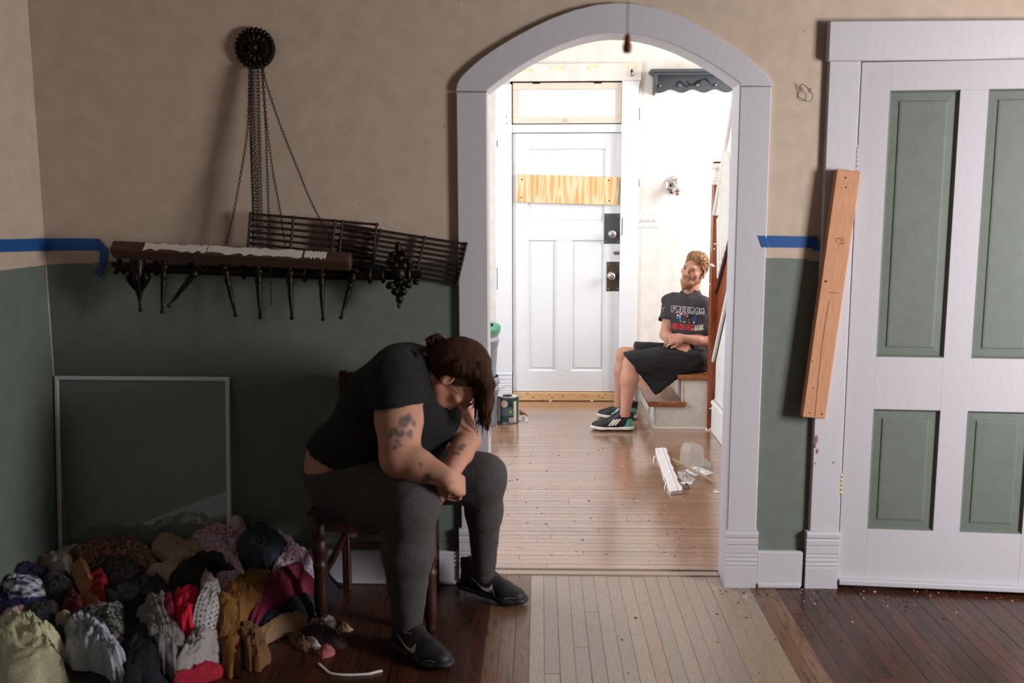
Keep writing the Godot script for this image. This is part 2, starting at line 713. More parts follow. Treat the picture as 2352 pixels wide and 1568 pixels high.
func make_materials() -> void:
	var soft := tex(0.02, Color(0.95, 0.95, 0.95), Color.WHITE, 512, FastNoiseLite.TYPE_SIMPLEX_SMOOTH, 5, 3)
	var bumpy := tex(0.03, Color(0.2, 0.2, 0.2), Color.WHITE, 512, FastNoiseLite.TYPE_SIMPLEX_SMOOTH, 5, 9)
	var grain := ramp_tex(0.018, [[0.0, Color(0.5, 0.46, 0.42)], [0.35, Color(0.82, 0.8, 0.78)], [0.6, Color(0.96, 0.96, 0.95)], [1.0, Color(0.75, 0.72, 0.7)]], 512, FastNoiseLite.TYPE_SIMPLEX_SMOOTH, 5, 4, 20.0)
	var weave := tex(0.22, Color(0.72, 0.72, 0.72), Color.WHITE, 256, FastNoiseLite.TYPE_VALUE, 2, 6)
	M.soft = soft
	M.bumpy = bumpy
	M.grain = grain
	var fine := ramp_tex(0.03, [[0.0, Color(0.84, 0.8, 0.77)], [0.5, Color(0.95, 0.94, 0.92)], [1.0, Color.WHITE]], 512, FastNoiseLite.TYPE_SIMPLEX_SMOOTH, 4, 25)
	M.fine = fine
	M.weave = weave
	M.beige = mat(rgb(198, 178, 160), 0.75, soft, Vector3(0.9, 0.9, 0.9), 0.0, bumpy, 0.05)
	M.green = mat(rgb(109, 118, 110), 0.55, soft, Vector3(0.9, 0.9, 0.9), 0.0, bumpy, 0.05)
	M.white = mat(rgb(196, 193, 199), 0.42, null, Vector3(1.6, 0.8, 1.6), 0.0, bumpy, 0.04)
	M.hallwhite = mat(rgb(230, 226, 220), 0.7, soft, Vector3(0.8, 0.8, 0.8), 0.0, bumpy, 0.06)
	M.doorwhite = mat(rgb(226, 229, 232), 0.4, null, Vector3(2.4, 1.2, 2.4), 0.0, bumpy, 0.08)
	M.ceiling = mat(rgb(225, 220, 212), 0.8)
	M.dim = mat(rgb(116, 110, 106), 0.85)
	M.gap = mat(rgb(30, 26, 24), 0.9)
	M.darkmetal = mat(rgb(46, 40, 36), 0.5, soft, Vector3(8, 8, 8), 0.7)
	M.steel = mat(rgb(150, 150, 152), 0.35, soft, Vector3(9, 9, 9), 0.9)
	M.chrome = mat(rgb(215, 215, 218), 0.12, null, Vector3.ONE, 1.0)
	M.brass = mat(rgb(168, 140, 84), 0.4, null, Vector3.ONE, 0.9)
	M.glass = StandardMaterial3D.new()
	M.glass.transparency = BaseMaterial3D.TRANSPARENCY_ALPHA
	M.glass.albedo_color = Color(0.95, 1.0, 0.97, 0.06)
	M.glass.roughness = 0.02
	M.brownwood = mat(rgb(150, 78, 42), 0.32, grain, Vector3(3.0, 0.5, 3.0))
	M.black = mat(rgb(20, 20, 22), 0.8)
	# floor boards: worn pale path in front of the arch, dark varnish elsewhere, hall
	M.worn = []
	for c in [rgb(156, 136, 118), rgb(150, 131, 114), rgb(160, 140, 121), rgb(146, 128, 113), rgb(154, 132, 110)]:
		M.worn.append(mat(c, 0.34, fine, Vector3(7.0, 3.0, 0.9), 0.0, bumpy, 0.02))
		gloss(M.worn[-1], 0.5, 0.3)
	M.dark = []
	for c in [rgb(84, 46, 32), rgb(76, 43, 32), rgb(90, 50, 33), rgb(71, 42, 32), rgb(80, 48, 36)]:
		M.dark.append(mat(c, 0.3, grain, Vector3(5.0, 3.0, 0.7), 0.0, bumpy, 0.02))
	M.hallwood = []
	for c in [rgb(162, 123, 94), rgb(153, 115, 87), rgb(170, 131, 100), rgb(158, 120, 94)]:
		M.hallwood.append(mat(c, 0.24, fine, Vector3(0.9, 3.0, 7.0), 0.0, bumpy, 0.015))
		gloss(M.hallwood[-1], 1.0, 0.16)
	M.halfworn = [mat(rgb(122, 88, 64), 0.32, grain, Vector3(5.0, 3.0, 0.7), 0.0, bumpy, 0.02), mat(rgb(132, 98, 74), 0.34, grain, Vector3(5.0, 3.0, 0.7), 0.0, bumpy, 0.02)]
	M.paintedhinge = mat(rgb(176, 170, 168), 0.5, soft, Vector3(14, 14, 14), 0.2)
	M.brasspaint = mat(rgb(190, 172, 128), 0.45, soft, Vector3(14, 14, 14), 0.4)
	M.chippedhinge = mat(rgb(190, 188, 184), 0.6, ramp_tex(0.06, [[0.0, Color(0.1, 0.1, 0.1)], [0.42, Color(0.2, 0.2, 0.2)], [0.5, Color.WHITE], [1.0, Color.WHITE]], 256), Vector3(9, 9, 9))
	M.skirt = mat(rgb(214, 206, 194), 0.6, soft, Vector3(1.5, 1.5, 1.5), 0.0, bumpy, 0.12)
	M.tread = mat(rgb(160, 98, 54), 0.28, grain, Vector3(6.0, 3.0, 1.0))
	M.darkrail = mat(rgb(70, 36, 30), 0.35)
	M.oldcream = mat(rgb(228, 216, 202), 0.5, soft, Vector3(3, 3, 3), 0.0, bumpy, 0.1)
	M.plate = mat(rgb(84, 87, 93), 0.35, soft, Vector3(7, 7, 7), 0.3)
	M.agedplate = mat(rgb(112, 102, 92), 0.5, ramp_tex(0.05, [[0.0, Color(0.3, 0.28, 0.26)], [0.5, Color(0.7, 0.66, 0.6)], [1.0, Color.WHITE]], 256), Vector3(9, 9, 9), 0.3)
	M.pine = mat(rgb(226, 186, 138), 0.6, fine, Vector3(0.8, 6, 6))
	M.plywood = mat(rgb(230, 206, 170), 0.6, ramp_tex(0.016, [[0.0, Color(0.9, 0.77, 0.6)], [0.36, Color(0.95, 0.87, 0.74)], [0.47, Color(1, 1, 1)], [0.6, Color(1, 0.99, 0.97)], [0.72, Color(0.95, 0.85, 0.7)], [1.0, Color(0.9, 0.76, 0.56)]], 512, FastNoiseLite.TYPE_SIMPLEX_SMOOTH, 2, 21, 8.0), Vector3(2.2, 0.2, 1.0))
	M.stud = mat(rgb(208, 152, 116), 0.65, fine, Vector3(12, 0.5, 12), 0.0, null, 0.1, false)
	M.bluetape = mat(rgb(22, 92, 168), 0.6, weave, Vector3(20, 20, 20))
	M.creamtape = mat(rgb(238, 224, 184), 0.7)
	M.antique = mat(rgb(50, 42, 34), 0.45, ramp_tex(0.06, [[0.0, Color(0.3, 0.28, 0.26)], [0.55, Color(0.6, 0.55, 0.5)], [0.8, Color(1.0, 0.9, 0.7)], [1.0, Color(1.5, 1.2, 0.8)]], 256), Vector3(7, 7, 7), 0.65)
	M.rust = mat(rgb(46, 29, 26), 0.6, soft, Vector3(8, 8, 8), 0.2)
	M.oldboard = mat(rgb(78, 49, 33), 0.7, grain, Vector3(0.8, 5, 5))
	M.flakes = mat(rgb(214, 206, 202), 0.7, soft, Vector3(6, 6, 6))
	M.shelfgrey = mat(rgb(74, 80, 86), 0.4, soft, Vector3(5, 5, 5))
	M.plastic = StandardMaterial3D.new()
	M.plastic.transparency = BaseMaterial3D.TRANSPARENCY_ALPHA
	M.plastic.albedo_color = Color(0.86, 0.88, 0.84, 0.2)
	M.plastic.roughness = 0.15
	M.paper = mat(rgb(222, 216, 214), 0.85)
	M.skin = null
	M.switchwhite = mat(rgb(236, 234, 228), 0.35)
	M.plastictan = mat(rgb(206, 200, 190), 0.4)
	M.canteal = mat(rgb(46, 76, 82), 0.35)
	M.cangrey = mat(rgb(84, 108, 112), 0.35)
	M.canseal = mat(rgb(220, 206, 200), 0.5)
	M.cangreen = mat(rgb(140, 196, 60), 0.5)
	M.pailblue = mat(rgb(158, 172, 190), 0.4)
	M.pailgreen = mat(rgb(60, 150, 112), 0.4)
	M.oldlath = mat(rgb(178, 146, 116), 0.7, grain, Vector3(1, 5, 5))
	M.greypaper = mat(rgb(176, 168, 164), 0.85, soft, Vector3(9, 9, 9))
	M.greyrubble = mat(rgb(110, 96, 86), 0.9)
	M.yellowchip = mat(rgb(196, 150, 60), 0.7)
	M.mauve = mat(rgb(150, 126, 130), 0.9, weave, Vector3(6, 6, 6))
	M.tan = mat(rgb(178, 144, 110), 0.8)
	M.brownstrip = mat(rgb(66, 52, 52), 0.8, weave, Vector3(6, 6, 6))
	M.coral = mat(rgb(190, 110, 108), 0.85, weave, Vector3(6, 6, 6))
	M.brownprint = mat(rgb(120, 88, 76), 0.9, soft, Vector3(12, 12, 12))
	M.chairwood = mat(rgb(62, 31, 24), 0.45, grain, Vector3(6, 1.2, 6))
	M.shoeblack = mat(rgb(22, 22, 24), 0.6, weave, Vector3(14, 14, 14))
	M.midsole = mat(rgb(206, 198, 184), 0.6)
	M.lace = mat(rgb(58, 58, 60), 0.7)
	M.stripe = mat(rgb(226, 214, 198), 0.6)
	M.swoosh = mat(rgb(206, 198, 198), 0.4)
	M.shoegrey = mat(rgb(104, 104, 106), 0.5)
	M.teal = mat(rgb(92, 168, 148), 0.6)
	M.leggings = mat(rgb(92, 87, 86), 0.9, ramp_tex(0.16, [[0.0, Color(0.25, 0.25, 0.25)], [0.4, Color(0.6, 0.6, 0.6)], [0.6, Color(0.85, 0.84, 0.84)], [1.0, Color(1.0, 1.0, 1.0)]], 256, FastNoiseLite.TYPE_SIMPLEX_SMOOTH, 4, 31), Vector3(3.2, 10, 3.2))
	M.topblack = mat(rgb(15, 15, 18), 0.9, weave, Vector3(8, 8, 8))
	M.hairdark = mat(rgb(70, 48, 38), 0.8, grain, Vector3(14, 3, 14))
	M.hairdark.metallic_specular = 0.2
	M.ankleskin = mat(rgb(176, 128, 108), 0.6)
	M.hairblond = mat(rgb(136, 98, 62), 0.7, soft, Vector3(20, 20, 20))
	M.shirtdark = mat(rgb(62, 56, 60), 0.9, weave, Vector3(9, 9, 9))
	M.shortsblack = mat(rgb(26, 26, 28), 0.85, weave, Vector3(9, 9, 9))
	M.printwhite = mat(rgb(224, 220, 220), 0.8)
	M.printred = mat(rgb(214, 56, 54), 0.8)
	M.printpale = mat(rgb(222, 200, 178), 0.8)
	M.printblue = mat(rgb(70, 140, 210), 0.8)
	M.printnavy = mat(rgb(34, 44, 84), 0.8)


# ---------------------------------------------------------------- the front room and the shell of the hall
func arch_in() -> Array:            # inner edge of the arch, left to right
	var out := []
	for i in 25:
		var x := lerpf(-0.205, 0.767, i / 24.0)
		var k := (x - 0.281) / 0.486
		out.append(Vector2(x, 2.007 + 0.02 * (k * 0.5 + 0.5) + 0.2 * (1.0 - pow(absf(k), 1.85))))
	return out


func arch_out() -> Array:           # outer edge of its casing: tight shoulders, flat top
	var out := []
	for q in [[1047, 207], [1049, 193], [1055, 181], [1066, 168], [1084, 151], [1108, 131], [1140, 109], [1180, 85], [1225, 61], [1270, 40], [1320, 22], [1370, 10], [1415, 6], [1460, 8], [1510, 17], [1560, 35], [1610, 60], [1655, 87], [1695, 113], [1728, 139], [1752, 160], [1768, 178], [1775, 194]]:
		var p := P(q[0], q[1], ZC)
		out.append(Vector2(p.x, p.y))
	return out


func poly(a: Array) -> PackedVector2Array:
	return PackedVector2Array(a)


func slab(c: Vector3, s: Vector3) -> ArrayMesh:
	var b := MB.new()
	b.box(c, s)
	return b.done()


func build_room() -> void:
	# arch wall: one plaster sheet with the arch and the closet doorway cut out
	var w := struct("wall_back")
	var ring := []
	ring.append_array([Vector2(-2.1, 0), Vector2(-2.1, 2.8), Vector2(3.6, 2.8), Vector2(3.6, 0), Vector2(2.06, 0), Vector2(2.06, 2.13), Vector2(1.215, 2.13), Vector2(1.215, 0), Vector2(0.783, 0)])
	var top := arch_in()
	top.reverse()
	for p in top:
		ring.append(Vector2(0.281 + (p.x - 0.281) * 1.033, p.y + 0.016))
	ring.append(Vector2(-0.221, 0))
	var b := MB.new()
	b.prism(poly(ring), ZB, ZW)
	put("plaster", b.done(), M.beige, w)
	# the green dado is a coat of paint on it, with a hand-cut upper edge
	b = MB.new()
	var edge := [Vector2(-1.995, 1.332)]
	for i in 24:
		var x := lerpf(-1.97, -0.25, i / 23.0)
		edge.append(Vector2(x, 1.333 + 0.004 * sin(i * 2.1) + 0.003 * sin(i * 5.3) + 0.012 * smoothstep(-1.95, -1.75, x)))
	edge.append_array([Vector2(-0.25, 0.1), Vector2(-1.995, 0.1)])
	b.prism(poly(edge), ZW - 0.002, ZW + 0.0012)
	put("green_dado_paint", b.done(), M.green, w)
	b = MB.new()
	b.prism(poly([Vector2(0.86, 0.1), Vector2(0.86, 1.355), Vector2(0.96, 1.357), Vector2(1.05, 1.352), Vector2(1.066, 1.346), Vector2(1.12, 1.34), Vector2(1.12, 0.1)]), ZW - 0.002, ZW + 0.0012)
	put("green_dado_paint", b.done(), M.green, w)
	put("green_dado_paint", slab(Vector3(2.85, 0.7, ZW), Vector3(1.34, 1.3, 0.0024)), M.green, w)
	# chips and nail holes in the beige coat
	b = MB.new()
	for q in [[1020, 290, 2.2], [855, 328, 1.4], [825, 470, 2.0], [1846, 72, 2.2], [1832, 240, 1.6], [1834, 266, 1.4], [1831, 168, 1.2], [1054, 4, 2.0], [640, 30, 1.0]]:
		b.ball(P(q[0], q[1], ZW), Vector3(1, 1, 0.6) * q[2] * 0.0011, 6, 4)
	put("nail_holes", b.done(), M.gap, w)
	# left wall with the same two coats
	w = struct("wall_left")
	put("plaster", slab(Vector3(-2.06, 1.4, -1.1), Vector3(0.12, 2.8, 5.5)), M.beige, w)
	put("green_dado_paint", slab(Vector3(-1.9995, 0.665, -1.12), Vector3(0.003, 1.33, 5.4)), M.green, w)
	# window in the right wall: four pieces of wall round the opening
	w = struct("wall_right")
	b = MB.new()
	b.box(Vector3(3.56, 1.4, -3.05), Vector3(0.12, 2.8, 1.6))
	b.box(Vector3(3.56, 1.4, 0.25), Vector3(0.12, 2.8, 3.0))
	b.box(Vector3(3.56, 0.35, -1.75), Vector3(0.12, 0.7, 1.0))
	b.box(Vector3(3.56, 2.475, -1.75), Vector3(0.12, 0.65, 1.0))
	put("plaster", b.done(), M.beige, w)
	w = struct("window_1")
	b = MB.new()
	for s in [-1, 1]:
		b.box(Vector3(3.56, 1.425, -1.75 + s * 0.475), Vector3(0.13, 1.45, 0.05), 0.004)
		b.box(Vector3(3.56, 1.425 + s * 0.7, -1.75), Vector3(0.13, 0.05, 1.0), 0.004)
	b.box(Vector3(3.56, 1.425, -1.75), Vector3(0.05, 0.05, 0.9), 0.004)
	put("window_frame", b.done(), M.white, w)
	put("pane", slab(Vector3(3.57, 1.425, -1.75), Vector3(0.004, 1.4, 0.9)), M.glass, w)
	w = struct("wall_front")
	put("plaster", slab(Vector3(0.75, 1.4, 1.7), Vector3(5.74, 2.8, 0.12)), M.dim, w)
	put("green_dado_paint", slab(Vector3(0.75, 0.665, 1.638), Vector3(5.5, 1.33, 0.003)), M.green, w)
	sput("ceiling", slab(Vector3(0.75, 2.86, -1.1), Vector3(5.74, 0.12, 5.7)), M.dim)
	# baseboards
	w = struct("baseboard_back")
	b = MB.new()
	b.box(Vector3(-1.16, 0.07, ZW + 0.011), Vector3(1.66, 0.14, 0.022), 0.004)
	b.box(Vector3(-1.16, 0.008, ZW + 0.026), Vector3(1.66, 0.016, 0.014), 0.004)
	put("board", b.done(), M.white, w)
	b = MB.new()
	b.box(Vector3(0.99, 0.078, ZW + 0.013), Vector3(0.19, 0.152, 0.026), 0.005)
	b.box(Vector3(0.985, 0.012, ZW + 0.034), Vector3(0.18, 0.024, 0.016), 0.006)
	put("board", b.done(), M.white, w)
	b = MB.new()
	b.box(Vector3(2.84, 0.078, ZW + 0.013), Vector3(1.32, 0.152, 0.026), 0.005)
	put("board", b.done(), M.white, w)
	w = struct("baseboard_left")
	put("board", slab(Vector3(-1.987, 0.07, -1.1), Vector3(0.022, 0.14, 5.3)), M.white, w)
	w = struct("baseboard_front")
	put("board", slab(Vector3(0.75, 0.07, 1.63), Vector3(5.5, 0.14, 0.02)), M.white, w)
	# the window casing on the left wall that the leaning pane mirrors
	w = struct("trim_left")
	b = MB.new()
	b.box(Vector3(-1.985, 1.05, -1.55), Vector3(0.03, 2.1, 0.11), 0.004)
	b.box(Vector3(-1.985, 1.05, -0.35), Vector3(0.03, 2.1, 0.11), 0.004)
	put("casing", b.done(), M.white, w)


func plank(w: float, l: float, along_x := false) -> ArrayMesh:
	var b := MB.new()
	var t := 0.02
	b.box(Vector3(0, -t * 0.5, 0), Vector3(l, t, w) if along_x else Vector3(w, t, l), 0.0008)
	return b.done()


func build_floors() -> void:
	var r := RandomNumberGenerator.new()
	r.seed = 7
	var f := struct("floor")
	put("subfloor", slab(Vector3(0.75, -0.05, -1.1), Vector3(5.74, 0.05, 5.8)), M.gap, f)
	var pitch := 0.0531
	var shapes := {}
	var x := -2.0
	while x < 3.48:
		var m: StandardMaterial3D
		var wear := smoothstep(-0.22, -0.04, x) * (1.0 - smoothstep(0.84, 0.93, x))
		if wear > 0.98:
			m = M.worn[r.randi() % 5]
		elif wear > 0.0:
			m = M.halfworn[r.randi() % 2]
		else:
			m = M.dark[r.randi() % 5]
		var z := -3.945
		var first := r.randf_range(0.3, 3.4)
		for l: float in [snappedf(first, 0.1), 6.0]:
			var to := minf(z + l, 1.66)
			var ln := snappedf(to - z, 0.001)
			if ln > 0.05:
				if not shapes.has(ln):
					shapes[ln] = plank(pitch - 0.0009, ln - 0.001)
				var o := put("plank", shapes[ln], m, f)
				o.position = Vector3(x + pitch * 0.5, r.randf_range(-0.0006, 0.0006), z + ln * 0.5)
			z = to
			m = (M.worn[r.randi() % 5] if wear > 0.98 else M.dark[r.randi() % 5]) if wear == 0.0 or wear > 0.98 else m
		x += pitch
	# threshold strip under the arch
	var t := struct("trim_threshold")
	var b := MB.new()
	b.box(Vector3(0.281, -0.003, -3.935), Vector3(0.974, 0.016, 0.05), 0.005)
	put("strip", b.done(), M.worn[2], t)
	b = MB.new()
	b.box(Vector3(0.281, 0.0, -3.975), Vector3(0.974, 0.018, 0.026), 0.007)
	put("strip", b.done(), M.worn[0], t)
	# hall: boards run across; the near rows are laid one by one, the far ones joined
	f = struct("floor_hall")
	put("subfloor", slab(Vector3(0.6, -0.05, -5.85), Vector3(4.9, 0.05, 3.8)), M.gap, f)
	var z := -3.99
	var row := 0
	var far: Array[MB] = []
	for k in 4:
		far.append(MB.new())
	while z > -7.6:
		var xs := [-1.75]
		var q := -1.75 + r.randf_range(0.3, 1.6)
		while q < 1.2:
			xs.append(q)
			q += r.randf_range(0.7, 1.7)
		xs.append(1.3)
		for k in xs.size() - 1:
			var ln: float = snappedf(xs[k + 1] - xs[k], 0.01)
			var mi := r.randi() % 4
			var at := Vector3((xs[k] + xs[k + 1]) * 0.5, r.randf_range(-0.0005, 0.0005), z - pitch * 0.5)
			if row < 18:
				var o := put("plank", plank(pitch - 0.0016, xs[k + 1] - xs[k] - 0.001, true), M.hallwood[mi], f)
				o.position = at
			else:
				far[mi].box(at + Vector3(0, -0.01, 0), Vector3(xs[k + 1] - xs[k] - 0.001, 0.02, pitch - 0.0016), 0.0008)
		z -= pitch
		row += 1
	for k in 4:
		var o := put("far_planks", far[k].done(), M.hallwood[k], f)
		o.set_meta("kind", "stuff")


# a plinth block: reeded profile pushed along x
func plinth(x0: float, x1: float, z: float, h := 0.243) -> ArrayMesh:
	var d := 0.034
	var pr := [Vector2(0, 0), Vector2(d, 0), Vector2(d, h * 0.36)]
	for k in 3:
		var y := h * (0.38 + 0.075 * k)
		pr.append_array([Vector2(d - 0.005, y), Vector2(d + 0.001, y + h * 0.02), Vector2(d + 0.001, y + h * 0.045), Vector2(d - 0.004, y + h * 0.062)])
	pr.append_array([Vector2(d, h * 0.62), Vector2(d, h * 0.73), Vector2(d - 0.005, h * 0.745), Vector2(d + 0.002, h * 0.77), Vector2(d + 0.002, h * 0.84), Vector2(d - 0.004, h * 0.865), Vector2(d + 0.003, h * 0.9), Vector2(d + 0.004, h * 0.955), Vector2(d, h * 0.99), Vector2(d - 0.01, h), Vector2(0, h)])
	var b := MB.new()
	# profile x -> world z, profile y -> world y, pushed along world x
	b.prism(poly(pr), 0.0, x1 - x0, Transform3D(Basis(Vector3(0, 0, 1), Vector3(0, 1, 0), Vector3(1, 0, 0)), Vector3(x0, 0, z)), 0.001)
	return b.done()


func build_arch() -> void:
	var t := struct("trim_arch")
	var inner := arch_in()
	var outer := arch_out()
	var ring := outer.duplicate()
	ring.append(Vector2(0.893, 2.016))
	var back := inner.duplicate()
	back.reverse()
	ring.append(Vector2(0.767, 2.018))
	ring.append_array(back)
	ring.append(Vector2(-0.205, 2.002))
	ring.append(Vector2(-0.329, 2.004))
	var b := MB.new()
	b.prism(poly(ring), ZW, ZC, Transform3D(), 0.003)
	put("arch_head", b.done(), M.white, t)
	b = MB.new()
	b.prism(poly([Vector2(-0.324, 0.24), Vector2(-0.327, 2.0), Vector2(-0.207, 2.0), Vector2(-0.205, 0.24)]), ZW, ZC, Transform3D(), 0.004)
	put("side_casing", b.done(), M.white, t)
	b = MB.new()
	b.prism(poly([Vector2(0.769, 0.24), Vector2(0.767, 2.015), Vector2(0.889, 2.015), Vector2(0.889, 0.24)]), ZW, ZC, Transform3D(), 0.004)
	put("side_casing", b.done(), M.white, t)
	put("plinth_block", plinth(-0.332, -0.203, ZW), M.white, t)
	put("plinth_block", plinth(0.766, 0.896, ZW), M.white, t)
	# lining of the opening
	b = MB.new()
	for i in inner.size() - 1:
		var p: Vector2 = inner[i]
		var q: Vector2 = inner[i + 1]
		var up := Vector2(p.y - q.y, q.x - p.x).normalized() * 0.014
		b.smooth()
		b.quad(Vector3(p.x, p.y, ZW + 0.002), Vector3(q.x, q.y, ZW + 0.002), Vector3(q.x, q.y, ZB - 0.01), Vector3(p.x, p.y, ZB - 0.01), -Vector3(up.x, up.y, 0))
		b.flat()
		b.quad(Vector3(p.x, p.y, ZB - 0.01), Vector3(q.x, q.y, ZB - 0.01), Vector3(q.x + up.x, q.y + up.y, ZB - 0.01), Vector3(p.x + up.x, p.y + up.y, ZB - 0.01), Vector3(0, 0, -1))
	put("lining_head", b.done(), M.white, t)
	b = MB.new()
	b.box(Vector3(-0.214, 1.0, (ZW + ZB) * 0.5 - 0.004), Vector3(0.016, 2.02, 0.132), 0.002)
	put("lining_side", b.done(), M.white, t)
	b = MB.new()
	b.box(Vector3(0.776, 1.01, (ZW + ZB) * 0.5 - 0.004), Vector3(0.016, 2.04, 0.132), 0.002)
	put("lining_side", b.done(), M.white, t)


# ---------------------------------------------------------------- closet door on the right, standing slightly open
func build_closet() -> void:
	var t := struct("trim_closet")
	var b := MB.new()
	b.box(Vector3(1.633, 2.18, ZC - 0.004), Vector3(1.08, 0.145, 0.04), 0.004)
	b.box(Vector3(1.633, 2.111, ZC + 0.0), Vector3(0.82, 0.008, 0.03), 0.002)
	put("head_casing", b.done(), M.white, t)
	b = MB.new()
	b.prism(poly([Vector2(1.105, 0.24), Vector2(1.103, 2.108), Vector2(1.224, 2.108), Vector2(1.225, 0.24)]), ZW, ZC, Transform3D(), 0.004)
	put("side_casing", b.done(), M.white, t)
	b = MB.new()
	b.prism(poly([Vector2(2.055, 0.24), Vector2(2.055, 2.108), Vector2(2.172, 2.108), Vector2(2.172, 0.24)]), ZW, ZC, Transform3D(), 0.004)
	put("side_casing", b.done(), M.white, t)
	put("plinth_block", plinth(1.093, 1.226, ZW), M.white, t)
	put("plinth_block", plinth(2.05, 2.18, ZW), M.white, t)
	# peeled patches on the near casing
	b = MB.new()
	for q in [[1875, 1008, 5, 11], [1872, 1022, 3, 9], [1877, 1036, 4, 7], [1914, 1062, 3, 3], [1872, 1064, 2, 3]]:
		b.ball(P(q[0], q[1], ZC), Vector3(q[2] * 0.0016, q[3] * 0.0016, 0.0009), 7, 4)
	put("peeled_paint", b.done(), mat(rgb(150, 112, 96), 0.8), t)
	# dark inside of the closet
	var c := struct("wall_closet")
	b = MB.new()
	b.box(Vector3(1.17, 1.1, -4.2), Vector3(0.06, 2.2, 0.55))
	b.box(Vector3(2.1, 1.1, -4.2), Vector3(0.06, 2.2, 0.55))
	b.box(Vector3(1.63, 1.1, -4.45), Vector3(0.99, 2.2, 0.05))
	b.box(Vector3(1.63, 2.2, -4.2), Vector3(0.99, 0.05, 0.55))
	put("lining", b.done(), M.beige, c)
	var d := struct("door_1", Vector3(1.231, 0, -3.817))
	d.rotation.y = -deg_to_rad(5.2)
	var W := 0.815
	var y0 := 0.036
	var y1 := 2.104
	var T := 0.036
	b = MB.new()
	for q in [[0.0, 0.109, y0, y1], [0.3645, 0.4695, 0.255, 1.996], [0.706, W, y0, y1]]:
		b.box(Vector3((q[0] + q[1]) * 0.5, (q[2] + q[3]) * 0.5, -T * 0.5), Vector3(q[1] - q[0], q[3] - q[2], T), 0.0015)
	for q in [[y0, 0.255], [0.752, 0.966], [1.996, y1]]:
		b.box(Vector3(W * 0.5, (q[0] + q[1]) * 0.5, -T * 0.5), Vector3(0.6, q[1] - q[0], T - 0.0006), 0.0015)
	put("frame", b.done(), M.white, d)
	for q in [[0.109, 0.3645, 0.966, 1.996], [0.4695, 0.706, 0.966, 1.996], [0.109, 0.3645, 0.255, 0.752], [0.4695, 0.706, 0.255, 0.752]]:
		var pm := raised_panel(q[0], q[1], q[2], q[3], 0.0, -0.012, 0.046)
		var o := put("panel", pm, M.green, d)
		o.set_meta("label", "recessed panel painted grey green")
	b = MB.new()
	b.box(Vector3(W * 0.5, 0.03, 0.004), Vector3(W, 0.024, 0.05), 0.004)
	put("bottom_drip", b.done(), M.white, d)
	for y: float in [1.74, 0.44]:
		b = MB.new()
		for k in 5:
			var X := Transform3D(Basis(), Vector3(-0.006, y - 0.045 + k * 0.018, 0.006))
			b.lathe(poly([Vector2(0, 0), Vector2(0.0062, 0.001), Vector2(0.0062, 0.0165), Vector2(0, 0.0175)]), 10, X)
		b.ball(Vector3(-0.006, y + 0.05, 0.006), Vector3(0.005, 0.006, 0.005), 8, 5)
		var o := put("hinge", b.done(), M.paintedhinge if y > 1.0 else M.brasspaint, d)
		o.set_meta("label", "old hinge clogged with white paint" if y > 1.0 else "worn brass hinge near the floor")


# a panel with sunk bevels and a raised field, facing +z
func raised_panel(x0: float, x1: float, y0: float, y1: float, zf: float, deep: float, margin: float) -> ArrayMesh:
	var b := MB.new()
	b.flat()
	var steps := [[0.0, zf], [0.008, zf + deep], [margin * 0.8, zf + deep * 0.9], [margin * 0.86, zf + deep * 0.62], [margin, zf + deep * 0.56]]
	for i in steps.size() - 1:
		var a = steps[i]
		var c = steps[i + 1]
		var A := [Vector3(x0 + a[0], y0 + a[0], a[1]), Vector3(x1 - a[0], y0 + a[0], a[1]), Vector3(x1 - a[0], y1 - a[0], a[1]), Vector3(x0 + a[0], y1 - a[0], a[1])]
		var C := [Vector3(x0 + c[0], y0 + c[0], c[1]), Vector3(x1 - c[0], y0 + c[0], c[1]), Vector3(x1 - c[0], y1 - c[0], c[1]), Vector3(x0 + c[0], y1 - c[0], c[1])]
		for k in 4:
			var j := (k + 1) % 4
			b.quad(A[k], A[j], C[j], C[k], Vector3(0, 0, 1))
	var m := margin
	var z: float = steps[-1][1]
	b.quad(Vector3(x0 + m, y0 + m, z), Vector3(x1 - m, y0 + m, z), Vector3(x1 - m, y1 - m, z), Vector3(x0 + m, y1 - m, z), Vector3(0, 0, 1))
	return b.done()


